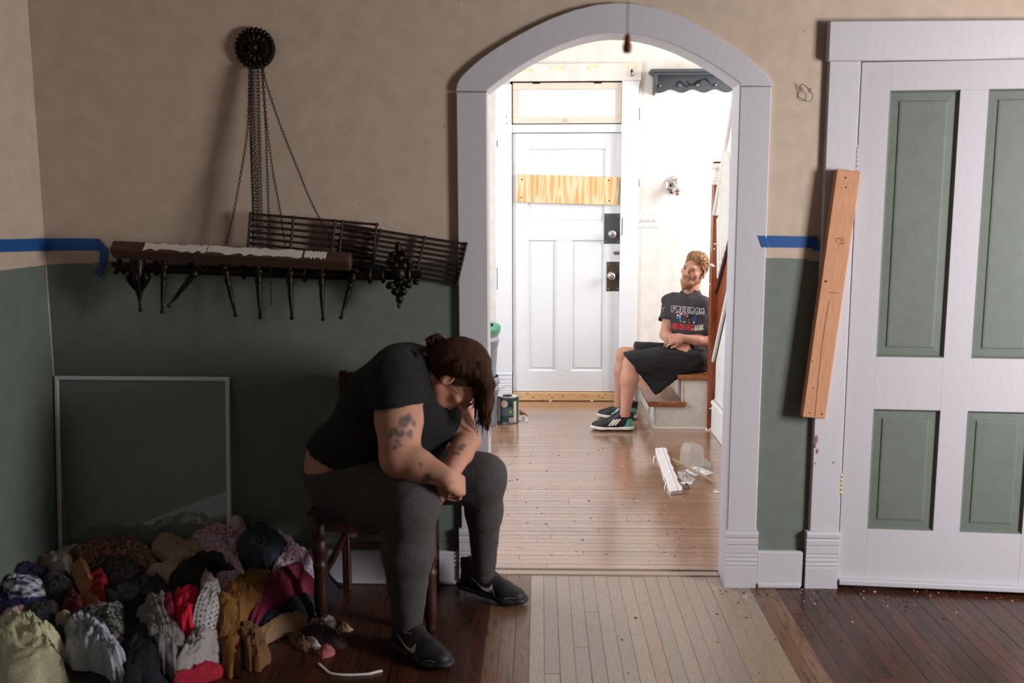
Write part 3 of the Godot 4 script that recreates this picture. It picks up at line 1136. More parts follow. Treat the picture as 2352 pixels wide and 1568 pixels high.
# ---------------------------------------------------------------- the stair hall
func build_hall() -> void:
	var w := struct("wall_hall_end")
	var b := MB.new()
	b.prism(poly([Vector2(-1.8, 0), Vector2(-1.8, 3.5), Vector2(3.1, 3.5), Vector2(3.1, 0), Vector2(0.63, 0), Vector2(0.63, 2.52), Vector2(-0.232, 2.52), Vector2(-0.232, 0)]), ZF - 0.14, ZF)
	put("plaster", b.done(), M.hallwhite, w)
	w = struct("wall_hall_left")
	b = MB.new()
	b.box(Vector3(-1.74, 1.75, -7.0), Vector3(0.12, 3.5, 1.5))
	b.box(Vector3(-1.74, 1.75, -4.4), Vector3(0.12, 3.5, 1.1))
	b.box(Vector3(-1.74, 0.4, -5.6), Vector3(0.12, 0.8, 1.4))
	b.box(Vector3(-1.74, 3.05, -5.6), Vector3(0.12, 0.9, 1.4))
	put("plaster", b.done(), M.hallwhite, w)
	w = struct("window_2")
	b = MB.new()
	for s in [-1, 1]:
		b.box(Vector3(-1.74, 1.7, -5.6 + s * 0.67), Vector3(0.13, 1.8, 0.06), 0.004)
		b.box(Vector3(-1.74, 1.7 + s * 0.87, -5.6), Vector3(0.13, 0.06, 1.4), 0.004)
	put("window_frame", b.done(), M.white, w)
	put("pane", slab(Vector3(-1.75, 1.7, -5.6), Vector3(0.004, 1.7, 1.3)), M.glass, w)
	w = struct("wall_landing")
	b = MB.new()
	b.box(Vector3(3.04, 1.75, -7.5), Vector3(0.12, 3.5, 0.7))
	b.box(Vector3(3.04, 1.75, -5.0), Vector3(0.12, 3.5, 2.1))
	b.box(Vector3(3.04, 0.7, -6.6), Vector3(0.12, 1.4, 1.1))
	b.box(Vector3(3.04, 3.25, -6.6), Vector3(0.12, 0.5, 1.1))
	put("plaster", b.done(), M.hallwhite, w)
	w = struct("window_3")
	b = MB.new()
	for s in [-1, 1]:
		b.box(Vector3(3.04, 2.2, -6.6 + s * 0.52), Vector3(0.13, 1.6, 0.05), 0.004)
		b.box(Vector3(3.04, 2.2 + s * 0.78, -6.6), Vector3(0.13, 0.05, 1.1), 0.004)
	put("window_frame", b.done(), M.white, w)
	put("pane", slab(Vector3(3.05, 2.2, -6.6), Vector3(0.004, 1.55, 1.0)), M.glass, w)
	# back side of the arch wall above the front room, so that no daylight slips in
	w = struct("wall_hall_near")
	put("plaster", slab(Vector3(0.5, 3.15, ZB + 0.06), Vector3(5.2, 0.72, 0.12)), M.hallwhite, w)
	put("plaster", slab(Vector3(3.3, 1.4, ZB + 0.06), Vector3(0.3, 2.8, 0.12)), M.hallwhite, w)
	sput("ceiling_hall", slab(Vector3(0.6, 3.56, -5.75), Vector3(5.0, 0.12, 3.9)), M.ceiling)
	# wall under the upper flight, on the right of the hall, with its own baseboard
	w = struct("wall_hall_right")
	b = MB.new()
	b.prism(poly([Vector2(-6.56, 0), Vector2(-6.56, 0.52), Vector2(-6.06, 1.1), Vector2(-4.86, 2.5), Vector2(ZB - 0.004, 3.45), Vector2(ZB - 0.004, 0)]), 1.215, 1.3, Transform3D(Basis(Vector3(0, 0, 1), Vector3(0, 1, 0), Vector3(1, 0, 0)), Vector3.ZERO))
	put("plaster", b.done(), M.hallwhite, w)
	w = struct("baseboard_hall")
	b = MB.new()
	b.box(Vector3(1.203, 0.1, -5.27), Vector3(0.025, 0.2, 2.56), 0.006)
	b.box(Vector3(1.198, 0.21, -5.27), Vector3(0.03, 0.03, 2.56), 0.009)
	put("board", b.done(), M.hallwhite, w)


func build_stairs() -> void:
	var s := thing("staircase", "white and brown wooden stairs turning at a low landing in the hall", "stairs")
	var b := MB.new()
	var zf := -6.62
	b.box(Vector3(1.1, 0.08, (zf + ZF) * 0.5), Vector3(0.572, 0.16, zf - ZF), 0.002)
	b.box(Vector3(2.0, 0.176, (zf + ZF) * 0.5 + 0.001), Vector3(2.004, 0.352, zf - ZF), 0.002)
	put("riser_box", b.done(), M.skirt, s)
	b = MB.new()
	b.box(Vector3(1.0, 0.0, zf), Vector3(0.4, 0.03, 0.02), 0.008)
	b.box(Vector3(1.085, 0.348, zf + 0.003), Vector3(0.19, 0.012, 0.012), 0.004)
	b.box(Vector3(0.997, 0.26, zf + 0.002), Vector3(0.012, 0.19, 0.012), 0.004)
	put("moulding", b.done(), M.skirt, s)
	b = MB.new()
	b.box(Vector3(0.892, 0.181, -7.08), Vector3(0.262, 0.038, 0.97), 0.008)
	put("tread", b.done(), M.tread, s)
	b = MB.new()
	b.box(Vector3(2.0, 0.37, -7.08), Vector3(2.08, 0.038, 0.97), 0.008)
	put("landing", b.done(), M.tread, s)
	# newel post
	b = MB.new()
	b.box(Vector3(1.2075, 0.85, zf - 0.003), Vector3(0.073, 1.7, 0.074), 0.003)
	var o := put("newel_post", b.done(), M.brownwood, s)
	b = MB.new()
	b.box(Vector3(1.2075, 1.705, zf - 0.003), Vector3(0.1, 0.022, 0.1), 0.006)
	b.box(Vector3(1.2075, 1.725, zf - 0.003), Vector3(0.088, 0.02, 0.088), 0.006)
	b.box(Vector3(1.2075, 1.76, zf - 0.003), Vector3(0.07, 0.06, 0.07), 0.012)
	b.box(Vector3(1.2075, 1.815, zf - 0.003), Vector3(0.094, 0.06, 0.094), 0.024)
	var cap := put("post_cap", b.done(), M.hallwhite, s)
	b = MB.new()
	b.box(Vector3(1.2075, 1.846, zf - 0.003), Vector3(0.07, 0.008, 0.07), 0.003)
	put("bare_top", b.done(), M.gap, cap)
	# spots of white plaster on the brown post
	for q in [[1634, 608, 5, 3], [1638, 611, 4, 2.4], [1630, 652, 2.4, 2.4], [1642, 560, 3, 2], [1640, 572, 2, 2], [1644, 934, 3, 3], [1633, 938, 5, 2], [1641, 918, 2, 2], [1636, 985, 8, 3], [1640, 820, 5, 3], [1646, 811, 3, 2]]:
		b = MB.new()
		b.ball(P(q[0], q[1], zf + 0.034), Vector3(q[2], q[3], 2) * 0.003, 7, 4)
		put("plaster_spot", b.done(), M.hallwhite, o)
	# brown stringer panel between the dark shoe rail and the white moulding, rising towards the room
	b = MB.new()
	b.prism(poly([Vector2(-6.6, 0.36), Vector2(-6.6, 0.98), Vector2(-6.1, 1.42), Vector2(-5.3, 2.1), Vector2(-4.3, 3.1), Vector2(-4.3, 3.0), Vector2(-6.06, 1.1)]), 1.215, 1.235, Transform3D(Basis(Vector3(0, 0, 1), Vector3(0, 1, 0), Vector3(1, 0, 0)), Vector3(0.002, 0, 0)))
	put("stringer_panel", b.done(), M.brownwood, s)
	b = MB.new()
	b.tube(PackedVector3Array([Vector3(1.212, 0.89, -6.68), Vector3(1.212, 1.38, -6.13), Vector3(1.212, 2.3, -5.1)]), 0.016, 8)
	put("shoe_rail", b.done(), M.darkrail, s)
	b = MB.new()
	for k in 3:
		b.tube(PackedVector3Array([Vector3(1.206 - 0.004 * k, 0.53 - 0.018 * k, -6.575), Vector3(1.206 - 0.004 * k, 1.1 - 0.018 * k, -6.08), Vector3(1.206 - 0.004 * k, 2.5 - 0.018 * k, -4.86)]), 0.012, 6)
	put("white_moulding", b.done(), M.hallwhite, s)
	# white balustrade leaning in beside the post: rail and turned balusters
	var lo := P(1655, 490, -6.52)
	var hi := P(1688, 232, -6.1)
	var n := (hi - lo).normalized()
	b = MB.new()
	b.tube(PackedVector3Array([P(1642, 492, -6.56), P(1680, 262, -6.15), P(1702, 130, -5.9)]), 0.018, 8)
	put("hand_rail", b.done(), M.hallwhite, s)
	for k in 5:
		var t := 0.12 + k * 0.19
		var top := lo.lerp(hi, t) + Vector3(0.02, 0, 0.01)
		var bot := Vector3(1.222, 0.96 + (top.z + 6.62) * 0.9, top.z + 0.02)
		var L := top.distance_to(bot)
		var prof := PackedVector2Array()
		for q in [[0.0, 0.013], [0.12, 0.013], [0.14, 0.018], [0.17, 0.01], [0.22, 0.017], [0.32, 0.02], [0.45, 0.012], [0.6, 0.01], [0.64, 0.017], [0.68, 0.01], [0.72, 0.016], [0.8, 0.018], [0.86, 0.013], [1.0, 0.013]]:
			prof.append(Vector2(q[1], q[0] * L))
		b = MB.new()
		b.lathe(prof, 10, Transform3D(basis_to(top - bot), bot))
		put("baluster", b.done(), M.hallwhite, s)
	b = MB.new()
	for k in 5:
		var f0 := P(1652 + k * 4.5, 500 - k * 38, -6.5 + k * 0.06)
		var f1 := P(1653 + k * 5.0, 640 - k * 16, -6.52 + k * 0.07)
		b.box((f0 + f1) * 0.5, Vector3(0.02, f0.distance_to(f1), 0.05), 0.006, basis_to(f0 - f1))
	put("splintered_board", b.done(), M.hallwhite, s)


# ---------------------------------------------------------------- front door, transom and casing
func build_front_door() -> void:
	var t := struct("trim_front_door")
	var b := MB.new()
	b.box(Vector3(-0.283, 1.36, ZF + 0.014), Vector3(0.125, 2.24, 0.03), 0.004)
	put("side_casing", b.done(), M.doorwhite, t)
	b = MB.new()
	b.box(Vector3(0.694, 1.25, ZF + 0.014), Vector3(0.138, 2.5, 0.03), 0.004)
	put("side_casing", b.done(), M.doorwhite, t)
	b = MB.new()
	b.box(Vector3(0.21, 2.565, ZF + 0.018), Vector3(1.12, 0.13, 0.034), 0.004)
	put("head_casing", b.done(), M.hallwhite, t)
	b = MB.new()
	b.box(Vector3(0.2, 2.147, ZF - 0.02), Vector3(0.86, 0.062, 0.05), 0.003)
	put("transom_bar", b.done(), M.doorwhite, t)
	put("plinth_block", plinth(-0.345, -0.222, ZF, 0.24), M.doorwhite, t)
	b = MB.new()
	for q in [[1142, 330, 1.5, 7], [1469, 205, 1.2, 10], [1469, 262, 1.2, 14], [1468, 420, 1.2, 8], [1142, 640, 1.2, 26], [1164, 268, 1.5, 1.5], [1164, 283, 1.5, 1.5], [1429, 520, 1.5, 20], [1427, 840, 1.4, 40]]:
		b.box(P(q[0], q[1], ZF + 0.029), Vector3(q[2] * 0.0034, q[3] * 0.0034 * 2.0, 0.002))
	put("paint_cracks", b.done(), M.gap, t)
	# transom window
	var w := struct("window_4", Vector3(0, 0, ZF - 0.012))
	b = MB.new()
	var x0 := -0.214
	var x1 := 0.625
	var y0 := 2.185
	var y1 := 2.492
	for q in [[x0, x1, y0, y0 + 0.052], [x0, x1, y1 - 0.052, y1]]:
		b.box(Vector3((q[0] + q[1]) * 0.5, (q[2] + q[3]) * 0.5, 0), Vector3(q[1] - q[0], q[3] - q[2], 0.035), 0.004)
	for q in [[x0, x0 + 0.055], [x1 - 0.05, x1]]:
		b.box(Vector3((q[0] + q[1]) * 0.5, (y0 + y1) * 0.5, 0), Vector3(q[1] - q[0], y1 - y0 - 0.1, 0.0345), 0.004)
	put("window_frame", b.done(), M.oldcream, w)
	put("pane", slab(Vector3(0.205, 2.34, -0.004), Vector3(0.74, 0.21, 0.004)), M.glass, w)
	b = MB.new()
	for x: float in [-0.03, 0.44]:
		b.box(Vector3(x, 2.489, 0.02), Vector3(0.06, 0.012, 0.01), 0.002)
	put("hinge", b.done(), M.darkmetal, w)
	b = MB.new()
	b.lathe(poly([Vector2(0.016, 0), Vector2(0.016, 0.006), Vector2(0.006, 0.008), Vector2(0.006, 0.02), Vector2(0, 0.022)]), 12, Transform3D(Basis(Vector3.RIGHT, PI / 2), Vector3(0.21, 2.21, 0.018)))
	put("catch", b.done(), M.oldcream, w)
	# the door
	var d := struct("door_2", Vector3(0, 0, ZF - 0.012))
	x0 = -0.217
	x1 = 0.627
	y0 = 0.076
	y1 = 2.112
	var T := 0.04
	b = MB.new()
	var zc := -T * 0.5
	var A := P(1214, 342, ZF)
	var B := P(1386, 512, ZF)
	var C := P(1214, 552, ZF)
	var D := P(1277, 852, ZF)
	var E := P(1314, 552, ZF)
	var F := P(1384, 854, ZF)
	for q in [[x0, C.x, y0, y1], [F.x + 0.008, x1, y0, y1], [D.x, E.x, D.y, C.y]]:
		b.box(Vector3((q[0] + q[1]) * 0.5, (q[2] + q[3]) * 0.5, zc), Vector3(q[1] - q[0], q[3] - q[2], T), 0.003)
	for q in [[y0, D.y], [C.y, B.y], [A.y, y1]]:
		b.box(Vector3(0.2, (q[0] + q[1]) * 0.5, zc), Vector3(0.62, q[1] - q[0], T - 0.0006), 0.003)
	put("frame", b.done(), M.doorwhite, d)
	put("panel", raised_panel(A.x, F.x + 0.008, B.y, A.y, 0.0, -0.012, 0.03), M.doorwhite, d)
	put("panel", raised_panel(C.x, D.x, D.y, C.y, 0.0, -0.014, 0.03), M.doorwhite, d)
	var cracked := put("panel", raised_panel(E.x, F.x + 0.008, D.y, C.y, 0.0, -0.014, 0.03), M.doorwhite, d)
	cracked.set_meta("label", "cracked panel with a long split filled and painted over")
	# the long split: a ragged ridge of paint and filler
	var r := RandomNumberGenerator.new()
	r.seed = 5
	b = MB.new()
	for k in 3:
		var pts := PackedVector3Array()
		for i in 22:
			var v := lerpf(566, 840, i / 21.0)
			pts.append(P(1353 + 9 * k + 3.0 * sin(i * 0.9 + k) + r.randf_range(-2, 2) + i * 0.35, v, ZF - 0.02 + r.randf_range(0, 0.003)))
		b.tube(pts, 0.006 - 0.001 * k, 5)
	put("split", b.done(), M.doorwhite, cracked)
	b = MB.new()
	for y: float in [P(1176, 385, ZF).y, P(1176, 817, ZF).y]:
		for k in 6:
			b.box(Vector3(x0 - 0.003, y - 0.05 + k * 0.02, 0.006), Vector3(0.016, 0.015, 0.012), 0.003)
	put("hinge", b.done(), M.chippedhinge, d)
	b = MB.new()
	for q in [[1306, 582, 2], [1399, 706, 6], [1286, 544, 1.2], [1312, 544, 1.2]]:
		b.ball(P(q[0], q[1], ZF - 0.012), Vector3(1, 1, 0.8) * q[2] * 0.0028, 10, 5)
	put("screw_head", b.done(), M.doorwhite, d)
	# lock plates with glass knobs
	for k in 2:
		var c := P(1406, 525, ZF) if k == 0 else P(1408, 635, ZF)
		c.z = 0.002
		var hs := Vector3(0.125, 0.235, 0.006) if k == 0 else Vector3(0.1, 0.232, 0.006)
		b = MB.new()
		b.box(c, hs, 0.002)
		var pl := put("lock_plate", b.done(), M.plate if k == 0 else M.agedplate, d)
		pl.set_meta("label", "large plain steel plate behind the upper knob" if k == 0 else "small aged mortise plate behind the lower knob")
		b = MB.new()
		var kc := P(1406, 537, ZF) if k == 0 else P(1404, 633, ZF)
		kc.z = 0.004
		b.lathe(poly([Vector2(0.032, 0), Vector2(0.032, 0.004), Vector2(0.02, 0.008), Vector2(0.011, 0.012), Vector2(0.011, 0.03), Vector2(0.026, 0.036), Vector2(0.031, 0.048), Vector2(0.027, 0.06), Vector2(0.012, 0.066), Vector2(0, 0.067)]), 16, Transform3D(Basis(Vector3.RIGHT, PI / 2), kc))
		put("knob", b.done(), M.chrome, pl)
		for sx in [-1, 1]:
			for sy in [-1, 1]:
				b = MB.new()
				b.ball(c + Vector3(sx * hs.x * 0.38, sy * hs.y * 0.42, 0.004), Vector3(0.006, 0.006, 0.003), 8, 4)
				put("screw_head", b.done(), M.steel, pl)
	b = MB.new()
	b.box(P(1417, 581, ZF) * Vector3(1, 1, 0) + Vector3(0, 0, 0.006), Vector3(0.05, 0.026, 0.014), 0.004)
	b.tube(PackedVector3Array([P(1409, 581, ZF) * Vector3(1, 1, 0) + Vector3(0, 0, 0.014), P(1428, 581, ZF) * Vector3(1, 1, 0) + Vector3(0, 0, 0.014)]), 0.006, 8)
	put("slide_bolt", b.done(), M.steel, d)
	# rebate behind the gaps round door and transom; two slits let daylight in below
	b = MB.new()
	for q in [[-0.235, -0.2, 0.0, 2.52], [0.61, 0.64, 0.0, 2.52], [-0.23, 0.64, 2.1, 2.2], [-0.23, 0.64, 2.47, 2.54], [-0.23, 0.64, 0.06, 0.09], [-0.23, 0.075, 0.0, 0.02], [0.1, 0.41, 0.0, 0.02], [0.435, 0.64, 0.0, 0.02]]:
		b.box(Vector3((q[0] + q[1]) * 0.5, (q[2] + q[3]) * 0.5, ZF - 0.07), Vector3(q[1] - q[0], q[3] - q[2], 0.03))
	put("rebate", b.done(), M.gap, t)
	# bare wood strip under the door
	b = MB.new()
	b.box(Vector3(0.215, 0.038, ZF - 0.012), Vector3(0.86, 0.066, 0.04), 0.003)
	var k := thing("kick_board", "bare pine board under the white front door, spotted with nail holes", "board")
	put("board", b.done(), M.pine, k)
	for q in [[1212, 903], [1225, 912], [1262, 906], [1268, 913], [1292, 908], [1341, 908], [1376, 909], [1384, 914], [1392, 905], [1246, 918]]:
		b = MB.new()
		b.ball(P(q[0], q[1], ZF + 0.009), Vector3(0.005, 0.004, 0.002), 6, 4)
		put("nail_hole", b.done(), M.gap, k)
	# plywood patch, hung a little out of true
	var pw := thing("plywood_patch", "pale plywood board screwed level across the white front door", "board")
	b = MB.new()
	var q0 := [P(1188, 400, ZF), P(1423, 407, ZF), P(1419, 471, ZF), P(1187, 464, ZF)]
	var pp := PackedVector2Array()
	for p in q0:
		pp.append(Vector2(p.x, p.y))
	b.prism(pp, ZF - 0.012, ZF + 0.008, Transform3D(), 0.001)
	var ply := put("plywood", b.done(), M.plywood, pw)
	for q in [[1199, 412], [1398, 414], [1198, 453], [1399, 461]]:
		b = MB.new()
		b.ball(P(q[0], q[1], ZF + 0.008), Vector3(0.006, 0.006, 0.002), 8, 4)
		put("screw_head", b.done(), M.gap, pw)


# ---------------------------------------------------------------- things in the hall
func build_hall_things() -> void:
	# dark shelf with a scalloped apron
	var at := P(1492, 168, ZF)
	var s := thing("wall_shelf", "dark grey wall shelf with carved scalloped apron, high beside the transom", "shelf", Vector3(at.x, at.y, ZF))
	var b := MB.new()
	b.box(Vector3(0.34, 0.0, 0.075), Vector3(0.7, 0.024, 0.15), 0.006)
	b.box(Vector3(0.34, -0.02, 0.07), Vector3(0.66, 0.016, 0.13), 0.004)
	put("top", b.done(), M.shelfgrey, s)
	b = MB.new()
	b.prism(poly([Vector2(0.0, -0.02), Vector2(0.13, -0.02), Vector2(0.12, -0.09), Vector2(0.05, -0.15), Vector2(0.0, -0.165)]), 0.025, 0.045, Transform3D(Basis(Vector3(0, 0, 1), Vector3(0, 1, 0), Vector3(1, 0, 0)), Vector3.ZERO), 0.003)
	put("bracket", b.done(), M.shelfgrey, s)
	b = MB.new()
	var ap := [Vector2(0.045, -0.02), Vector2(0.045, -0.135)]
	for i in 33:
		var x := 0.05 + i * 0.02
		ap.append(Vector2(x, -0.135 + 0.013 * sin((x - 0.05) / 0.17 * TAU + 3.6)))
	ap.append(Vector2(0.69, -0.02))
	b.prism(poly(ap), 0.0, 0.018, Transform3D(), 0.003)
	var apron := put("apron", b.done(), M.shelfgrey, s)
	b = MB.new()
	for k in 3:
		var pts := []
		for i in 9:
			pts.append(Vector3(0.2 + k * 0.075 + i * 0.014, -0.085 + 0.018 * sin(i * 0.75 + k * 2.2) + 0.01 * k, 0.02))
		b.tube(bez(pts, 3), rings([0.001, 0.006, 0.003, 0.006, 0.001], 25), 6)
	put("carving", b.done(), M.black, apron)
	for x: float in [0.075, 0.225, 0.36, 0.5]:
		b = MB.new()
		b.ball(Vector3(x, -0.1 + 0.008 * sin(x * 40), 0.03), Vector3(0.011, 0.011, 0.013), 10, 6)
		put("peg", b.done(), M.steel, s)
	# sconce
	at = P(1545, 428, ZF)
	s = thing("wall_sconce", "small chrome wall sconce with a bare glass socket, above the light switch", "lamp", Vector3(at.x, at.y, ZF))
	b = MB.new()
	b.lathe(poly([Vector2(0.066, 0), Vector2(0.066, 0.008), Vector2(0.058, 0.018), Vector2(0.03, 0.026), Vector2(0, 0.028)]), 20, Transform3D(Basis(Vector3.RIGHT, PI / 2) * Basis.from_scale(Vector3(0.9, 1, 1.1)), Vector3(0, 0.01, 0)))
	put("base", b.done(), M.chrome, s)
	b = MB.new()
	b.tube(bez([Vector3(0.0, 0.03, 0.02), Vector3(0.005, 0.03, 0.06), Vector3(0.015, 0.0, 0.09), Vector3(0.02, -0.03, 0.09)], 4), 0.011, 8)
	b.tube(PackedVector3Array([Vector3(-0.03, -0.01, 0.03), Vector3(0.045, -0.03, 0.06)]), 0.007, 6)
	put("arm", b.done(), M.chrome, s)
	b = MB.new()
	b.lathe(poly([Vector2(0.012, 0.03), Vector2(0.03, 0.024), Vector2(0.038, 0.004), Vector2(0.03, -0.012), Vector2(0.02, -0.014), Vector2(0.02, -0.035), Vector2(0, -0.036)]), 16, Transform3D(Basis(Vector3.BACK, 0.15), Vector3(0.022, -0.035, 0.085)))
	put("socket", b.done(), M.chrome, s)
	# triple switch
	at = P(1491, 505, ZF)
	s = thing("light_switch", "white triple light switch plate beside the front door casing", "switch", Vector3(at.x, at.y, ZF))
	b = MB.new()
	b.box(Vector3(0, 0, 0.003), Vector3(0.17, 0.116, 0.006), 0.002)
	put("plate", b.done(), M.switchwhite, s)
	for k in 3:
		b = MB.new()
		b.box(Vector3(-0.046 + k * 0.046, 0.0, 0.008), Vector3(0.012, 0.026, 0.008), 0.002)
		b.box(Vector3(-0.048 + k * 0.046, -0.004, 0.016), Vector3(0.009, 0.011, 0.022), 0.003, Basis(Vector3.RIGHT, 0.5))
		put("toggle", b.done(), M.plastictan, s)
	for k in 3:
		for y: float in [-0.042, 0.042]:
			b = MB.new()
			b.ball(Vector3(-0.046 + k * 0.046, y, 0.006), Vector3(0.0035, 0.0035, 0.0015), 6, 4)
			put("screw_head", b.done(), M.steel, s)
	# tape scraps on the head casing
	var i := 0
	var says := ["scrap of cream tape above the transom, leftmost of four", "scrap of cream tape above the transom, second from the left", "scrap of cream tape above the transom, third from the left", "scrap of cream tape above the transom, beside the metal hook"]
	for q in [[1212, 162, 0.055, 0.028, 0.12], [1281, 155, 0.085, 0.026, 0.18], [1361, 154, 0.066, 0.028, 0.2], [1453, 151, 0.062, 0.026, 0.35]]:
		at = P(q[0], q[1], ZF + 0.037)
		b = MB.new()
		b.box(Vector3.ZERO, Vector3(q[2], q[3], 0.002), 0.0, Basis(Vector3.BACK, q[4]))
		b.box(Vector3(q[2] * 0.45, 0.002, 0.002), Vector3(q[2] * 0.2, q[3], 0.0015), 0.0, Basis(Vector3.BACK, q[4]) * Basis(Vector3.UP, -0.3))
		tag(put("tape_scrap", b.done(), M.creamtape, self, Transform3D(Basis(), at)), says[i], "tape", "tape scraps on the head casing")
		i += 1
	at = P(1451, 169, ZF + 0.036)
	b = MB.new()
	b.tube(bez([Vector3(0, 0.022, 0), Vector3(0, 0.022, 0.012), Vector3(-0.006, 0.0, 0.014), Vector3(-0.006, -0.016, 0.016), Vector3(0.006, -0.02, 0.02), Vector3(0.01, -0.008, 0.022)], 4), 0.003, 6)
	b.box(Vector3(0, 0.02, 0.002), Vector3(0.014, 0.02, 0.004), 0.001)
	tag(put("coat_hook", b.done(), M.darkmetal, self, Transform3D(Basis(), at)), "small dark metal hook on the casing corner above the front door", "hook")
	# paint can
	at = PF(1165, 974) + Vector3(0, 0, -0.08)
	s = thing("paint_can", "paint can with dark teal label standing left of the front door", "paint can", Vector3(at.x, 0, at.z))
	var R := 0.081
	var H := 0.195
	b = MB.new()
	b.lathe(poly([Vector2(0, 0.002), Vector2(R - 0.003, 0.0), Vector2(R, 0.003), Vector2(R, 0.008), Vector2(R - 0.002, 0.01), Vector2(R - 0.002, H - 0.01), Vector2(R, H - 0.008), Vector2(R, H), Vector2(R - 0.004, H + 0.002)]), 32)
	put("body", b.done(), M.steel, s)
	b = MB.new()
	b.lathe(poly([Vector2(R - 0.003, H + 0.001), Vector2(R - 0.012, H - 0.006), Vector2(R - 0.02, H - 0.002), Vector2(0.045, H - 0.003), Vector2(0, H - 0.003)]), 32)
	put("lid", b.done(), M.switchwhite, s)
	b = MB.new()
	b.lathe(poly([Vector2(0.036, H + 0.0), Vector2(0.036, H + 0.001), Vector2(0, H + 0.001)]), 24)
	put("lid_badge", b.done(), M.black, s)
	var lab := put("label", can_wrap(R - 0.0012, 0.012, H - 0.012, -2.9, 2.9, 40), M.canteal, s)
	put("white_stripe", can_wrap(R - 0.0008, 0.012, H - 0.03, 0.62, 0.95, 5), M.switchwhite, lab)
	put("white_stripe", can_wrap(R - 0.0008, 0.012, H - 0.012, -1.5, -0.72, 8), M.switchwhite, lab)
	put("light_band", can_wrap(R - 0.0009, 0.062, 0.118, -0.72, 0.62, 12), M.cangrey, lab)
	put("round_seal", can_spot(R, 0.148, -0.28, 0.027), M.canseal, lab)
	put("green_square", can_wrap(R - 0.0004, 0.078, 0.1, 0.2, 0.4, 3), M.cangreen, lab)
	b = MB.new()
	put("barcode_ground", can_wrap(R - 0.0004, 0.016, 0.046, 0.18, 0.58, 4), M.switchwhite, lab)
	for k in 7:
		put("barcode_line", can_wrap(R - 0.0001, 0.02, 0.042, 0.23 + k * 0.045, 0.25 + k * 0.045, 1), M.black, lab)
	b = MB.new()
	var bail := PackedVector3Array()
	for k in 17:
		var a := PI * k / 16.0
		bail.append(Vector3(cos(a) * (R + 0.003), H * 0.72 + sin(a) * 0.115, -0.02 - 0.04 * sin(a)))
	b.tube(bail, 0.0016, 5)
	put("bail", b.done(), M.steel, s)
	b = MB.new()
	b.ball(Vector3(sin(0.3), 0, cos(0.3)) * R + Vector3(0, 0.142, 0), Vector3(0.012, 0.012, 0.006), 10, 6)
	b.tube(PackedVector3Array([Vector3(sin(0.3), 0, cos(0.3)) * (R + 0.003) + Vector3(0, 0.142, 0), Vector3(sin(0.26), 0, cos(0.26)) * (R + 0.004) + Vector3(0, H, 0)]), 0.0013, 5)
	put("bail_ear", b.done(), M.black, s)
	# wood offcut and peel beside the can
	b = MB.new()
	var p0 := PF(1195, 946)
	var p1 := PF(1212, 958)
	b.tube(PackedVector3Array([p0 + Vector3(0, 0.012, 0), p0.lerp(p1, 0.7) + Vector3(0, 0.012, 0), p1 + Vector3(0, 0.01, 0)]), [0.012, 0.012, 0.004], 6)
	tag(put("wood_peg", b.done(), M.stud, self), "short wooden peg on the hall floor right of the paint can", "scrap")
	b = MB.new()
	b.tube(bez([PF(1190, 966) + Vector3(0, 0.004, 0), PF(1198, 962) + Vector3(0, 0.02, 0), PF(1206, 963) + Vector3(0, 0.018, 0), PF(1209, 970) + Vector3(0, 0.004, 0)], 4), 0.014, 6, 0.25)
	tag(put("paint_peel", b.done(), M.paper, self), "curled paint peel on the floor against the paint can", "scrap")
	# two stacked pails behind the left jamb, the upper with a green lid
	for k in 2:
		s = thing("pail", "grey blue plastic pail with green lid behind the left arch jamb" if k == 1 else "lower grey blue plastic pail of the stack behind the arch jamb", "bucket", Vector3(-0.445, k * 0.352, -6.75), "stacked pails")
		b = MB.new()
		b.lathe(poly([Vector2(0, 0.001), Vector2(0.128, 0.0), Vector2(0.13, 0.005), Vector2(0.146, 0.25), Vector2(0.156, 0.255), Vector2(0.156, 0.272), Vector2(0.148, 0.275), Vector2(0.149, 0.3), Vector2(0.158, 0.302), Vector2(0.158, 0.33), Vector2(0.15, 0.352)]), 28)
		put("body", b.done(), M.pailblue, s)
		if k == 1:
			b = MB.new()
			b.lathe(poly([Vector2(0.165, 0.32), Vector2(0.167, 0.36), Vector2(0.155, 0.372), Vector2(0.14, 0.366), Vector2(0, 0.366)]), 28)
			put("lid", b.done(), M.pailgreen, s)
			b = MB.new()
			b.box(Vector3(0.06, 0.378, 0.08), Vector3(0.11, 0.016, 0.05), 0.004, Basis(Vector3.UP, 0.4))
			put("grip", b.done(), M.black, s)
		b = MB.new()
		var hp := PackedVector3Array()
		for j in 15:
			var a := PI * j / 14.0
			hp.append(Vector3(0.155 * cos(a), 0.27 - 0.13 * sin(a), 0.155 * sin(a) * 0.99 + 0.01))
		b.tube(hp, 0.0025, 5)
		put("bail", b.done(), M.steel, s)


func can_wrap(r: float, y0: float, y1: float, a0: float, a1: float, n: int) -> ArrayMesh:
	var b := MB.new()
	b.smooth()
	for i in n:
		var t0 := lerpf(a0, a1, float(i) / n)
		var t1 := lerpf(a0, a1, float(i + 1) / n)
		var q0 := Vector3(sin(t0), 0, cos(t0)) * r
		var q1 := Vector3(sin(t1), 0, cos(t1)) * r
		b.quad(q0 + Vector3(0, y0, 0), q1 + Vector3(0, y0, 0), q1 + Vector3(0, y1, 0), q0 + Vector3(0, y1, 0), q0 + q1)
	return b.done()


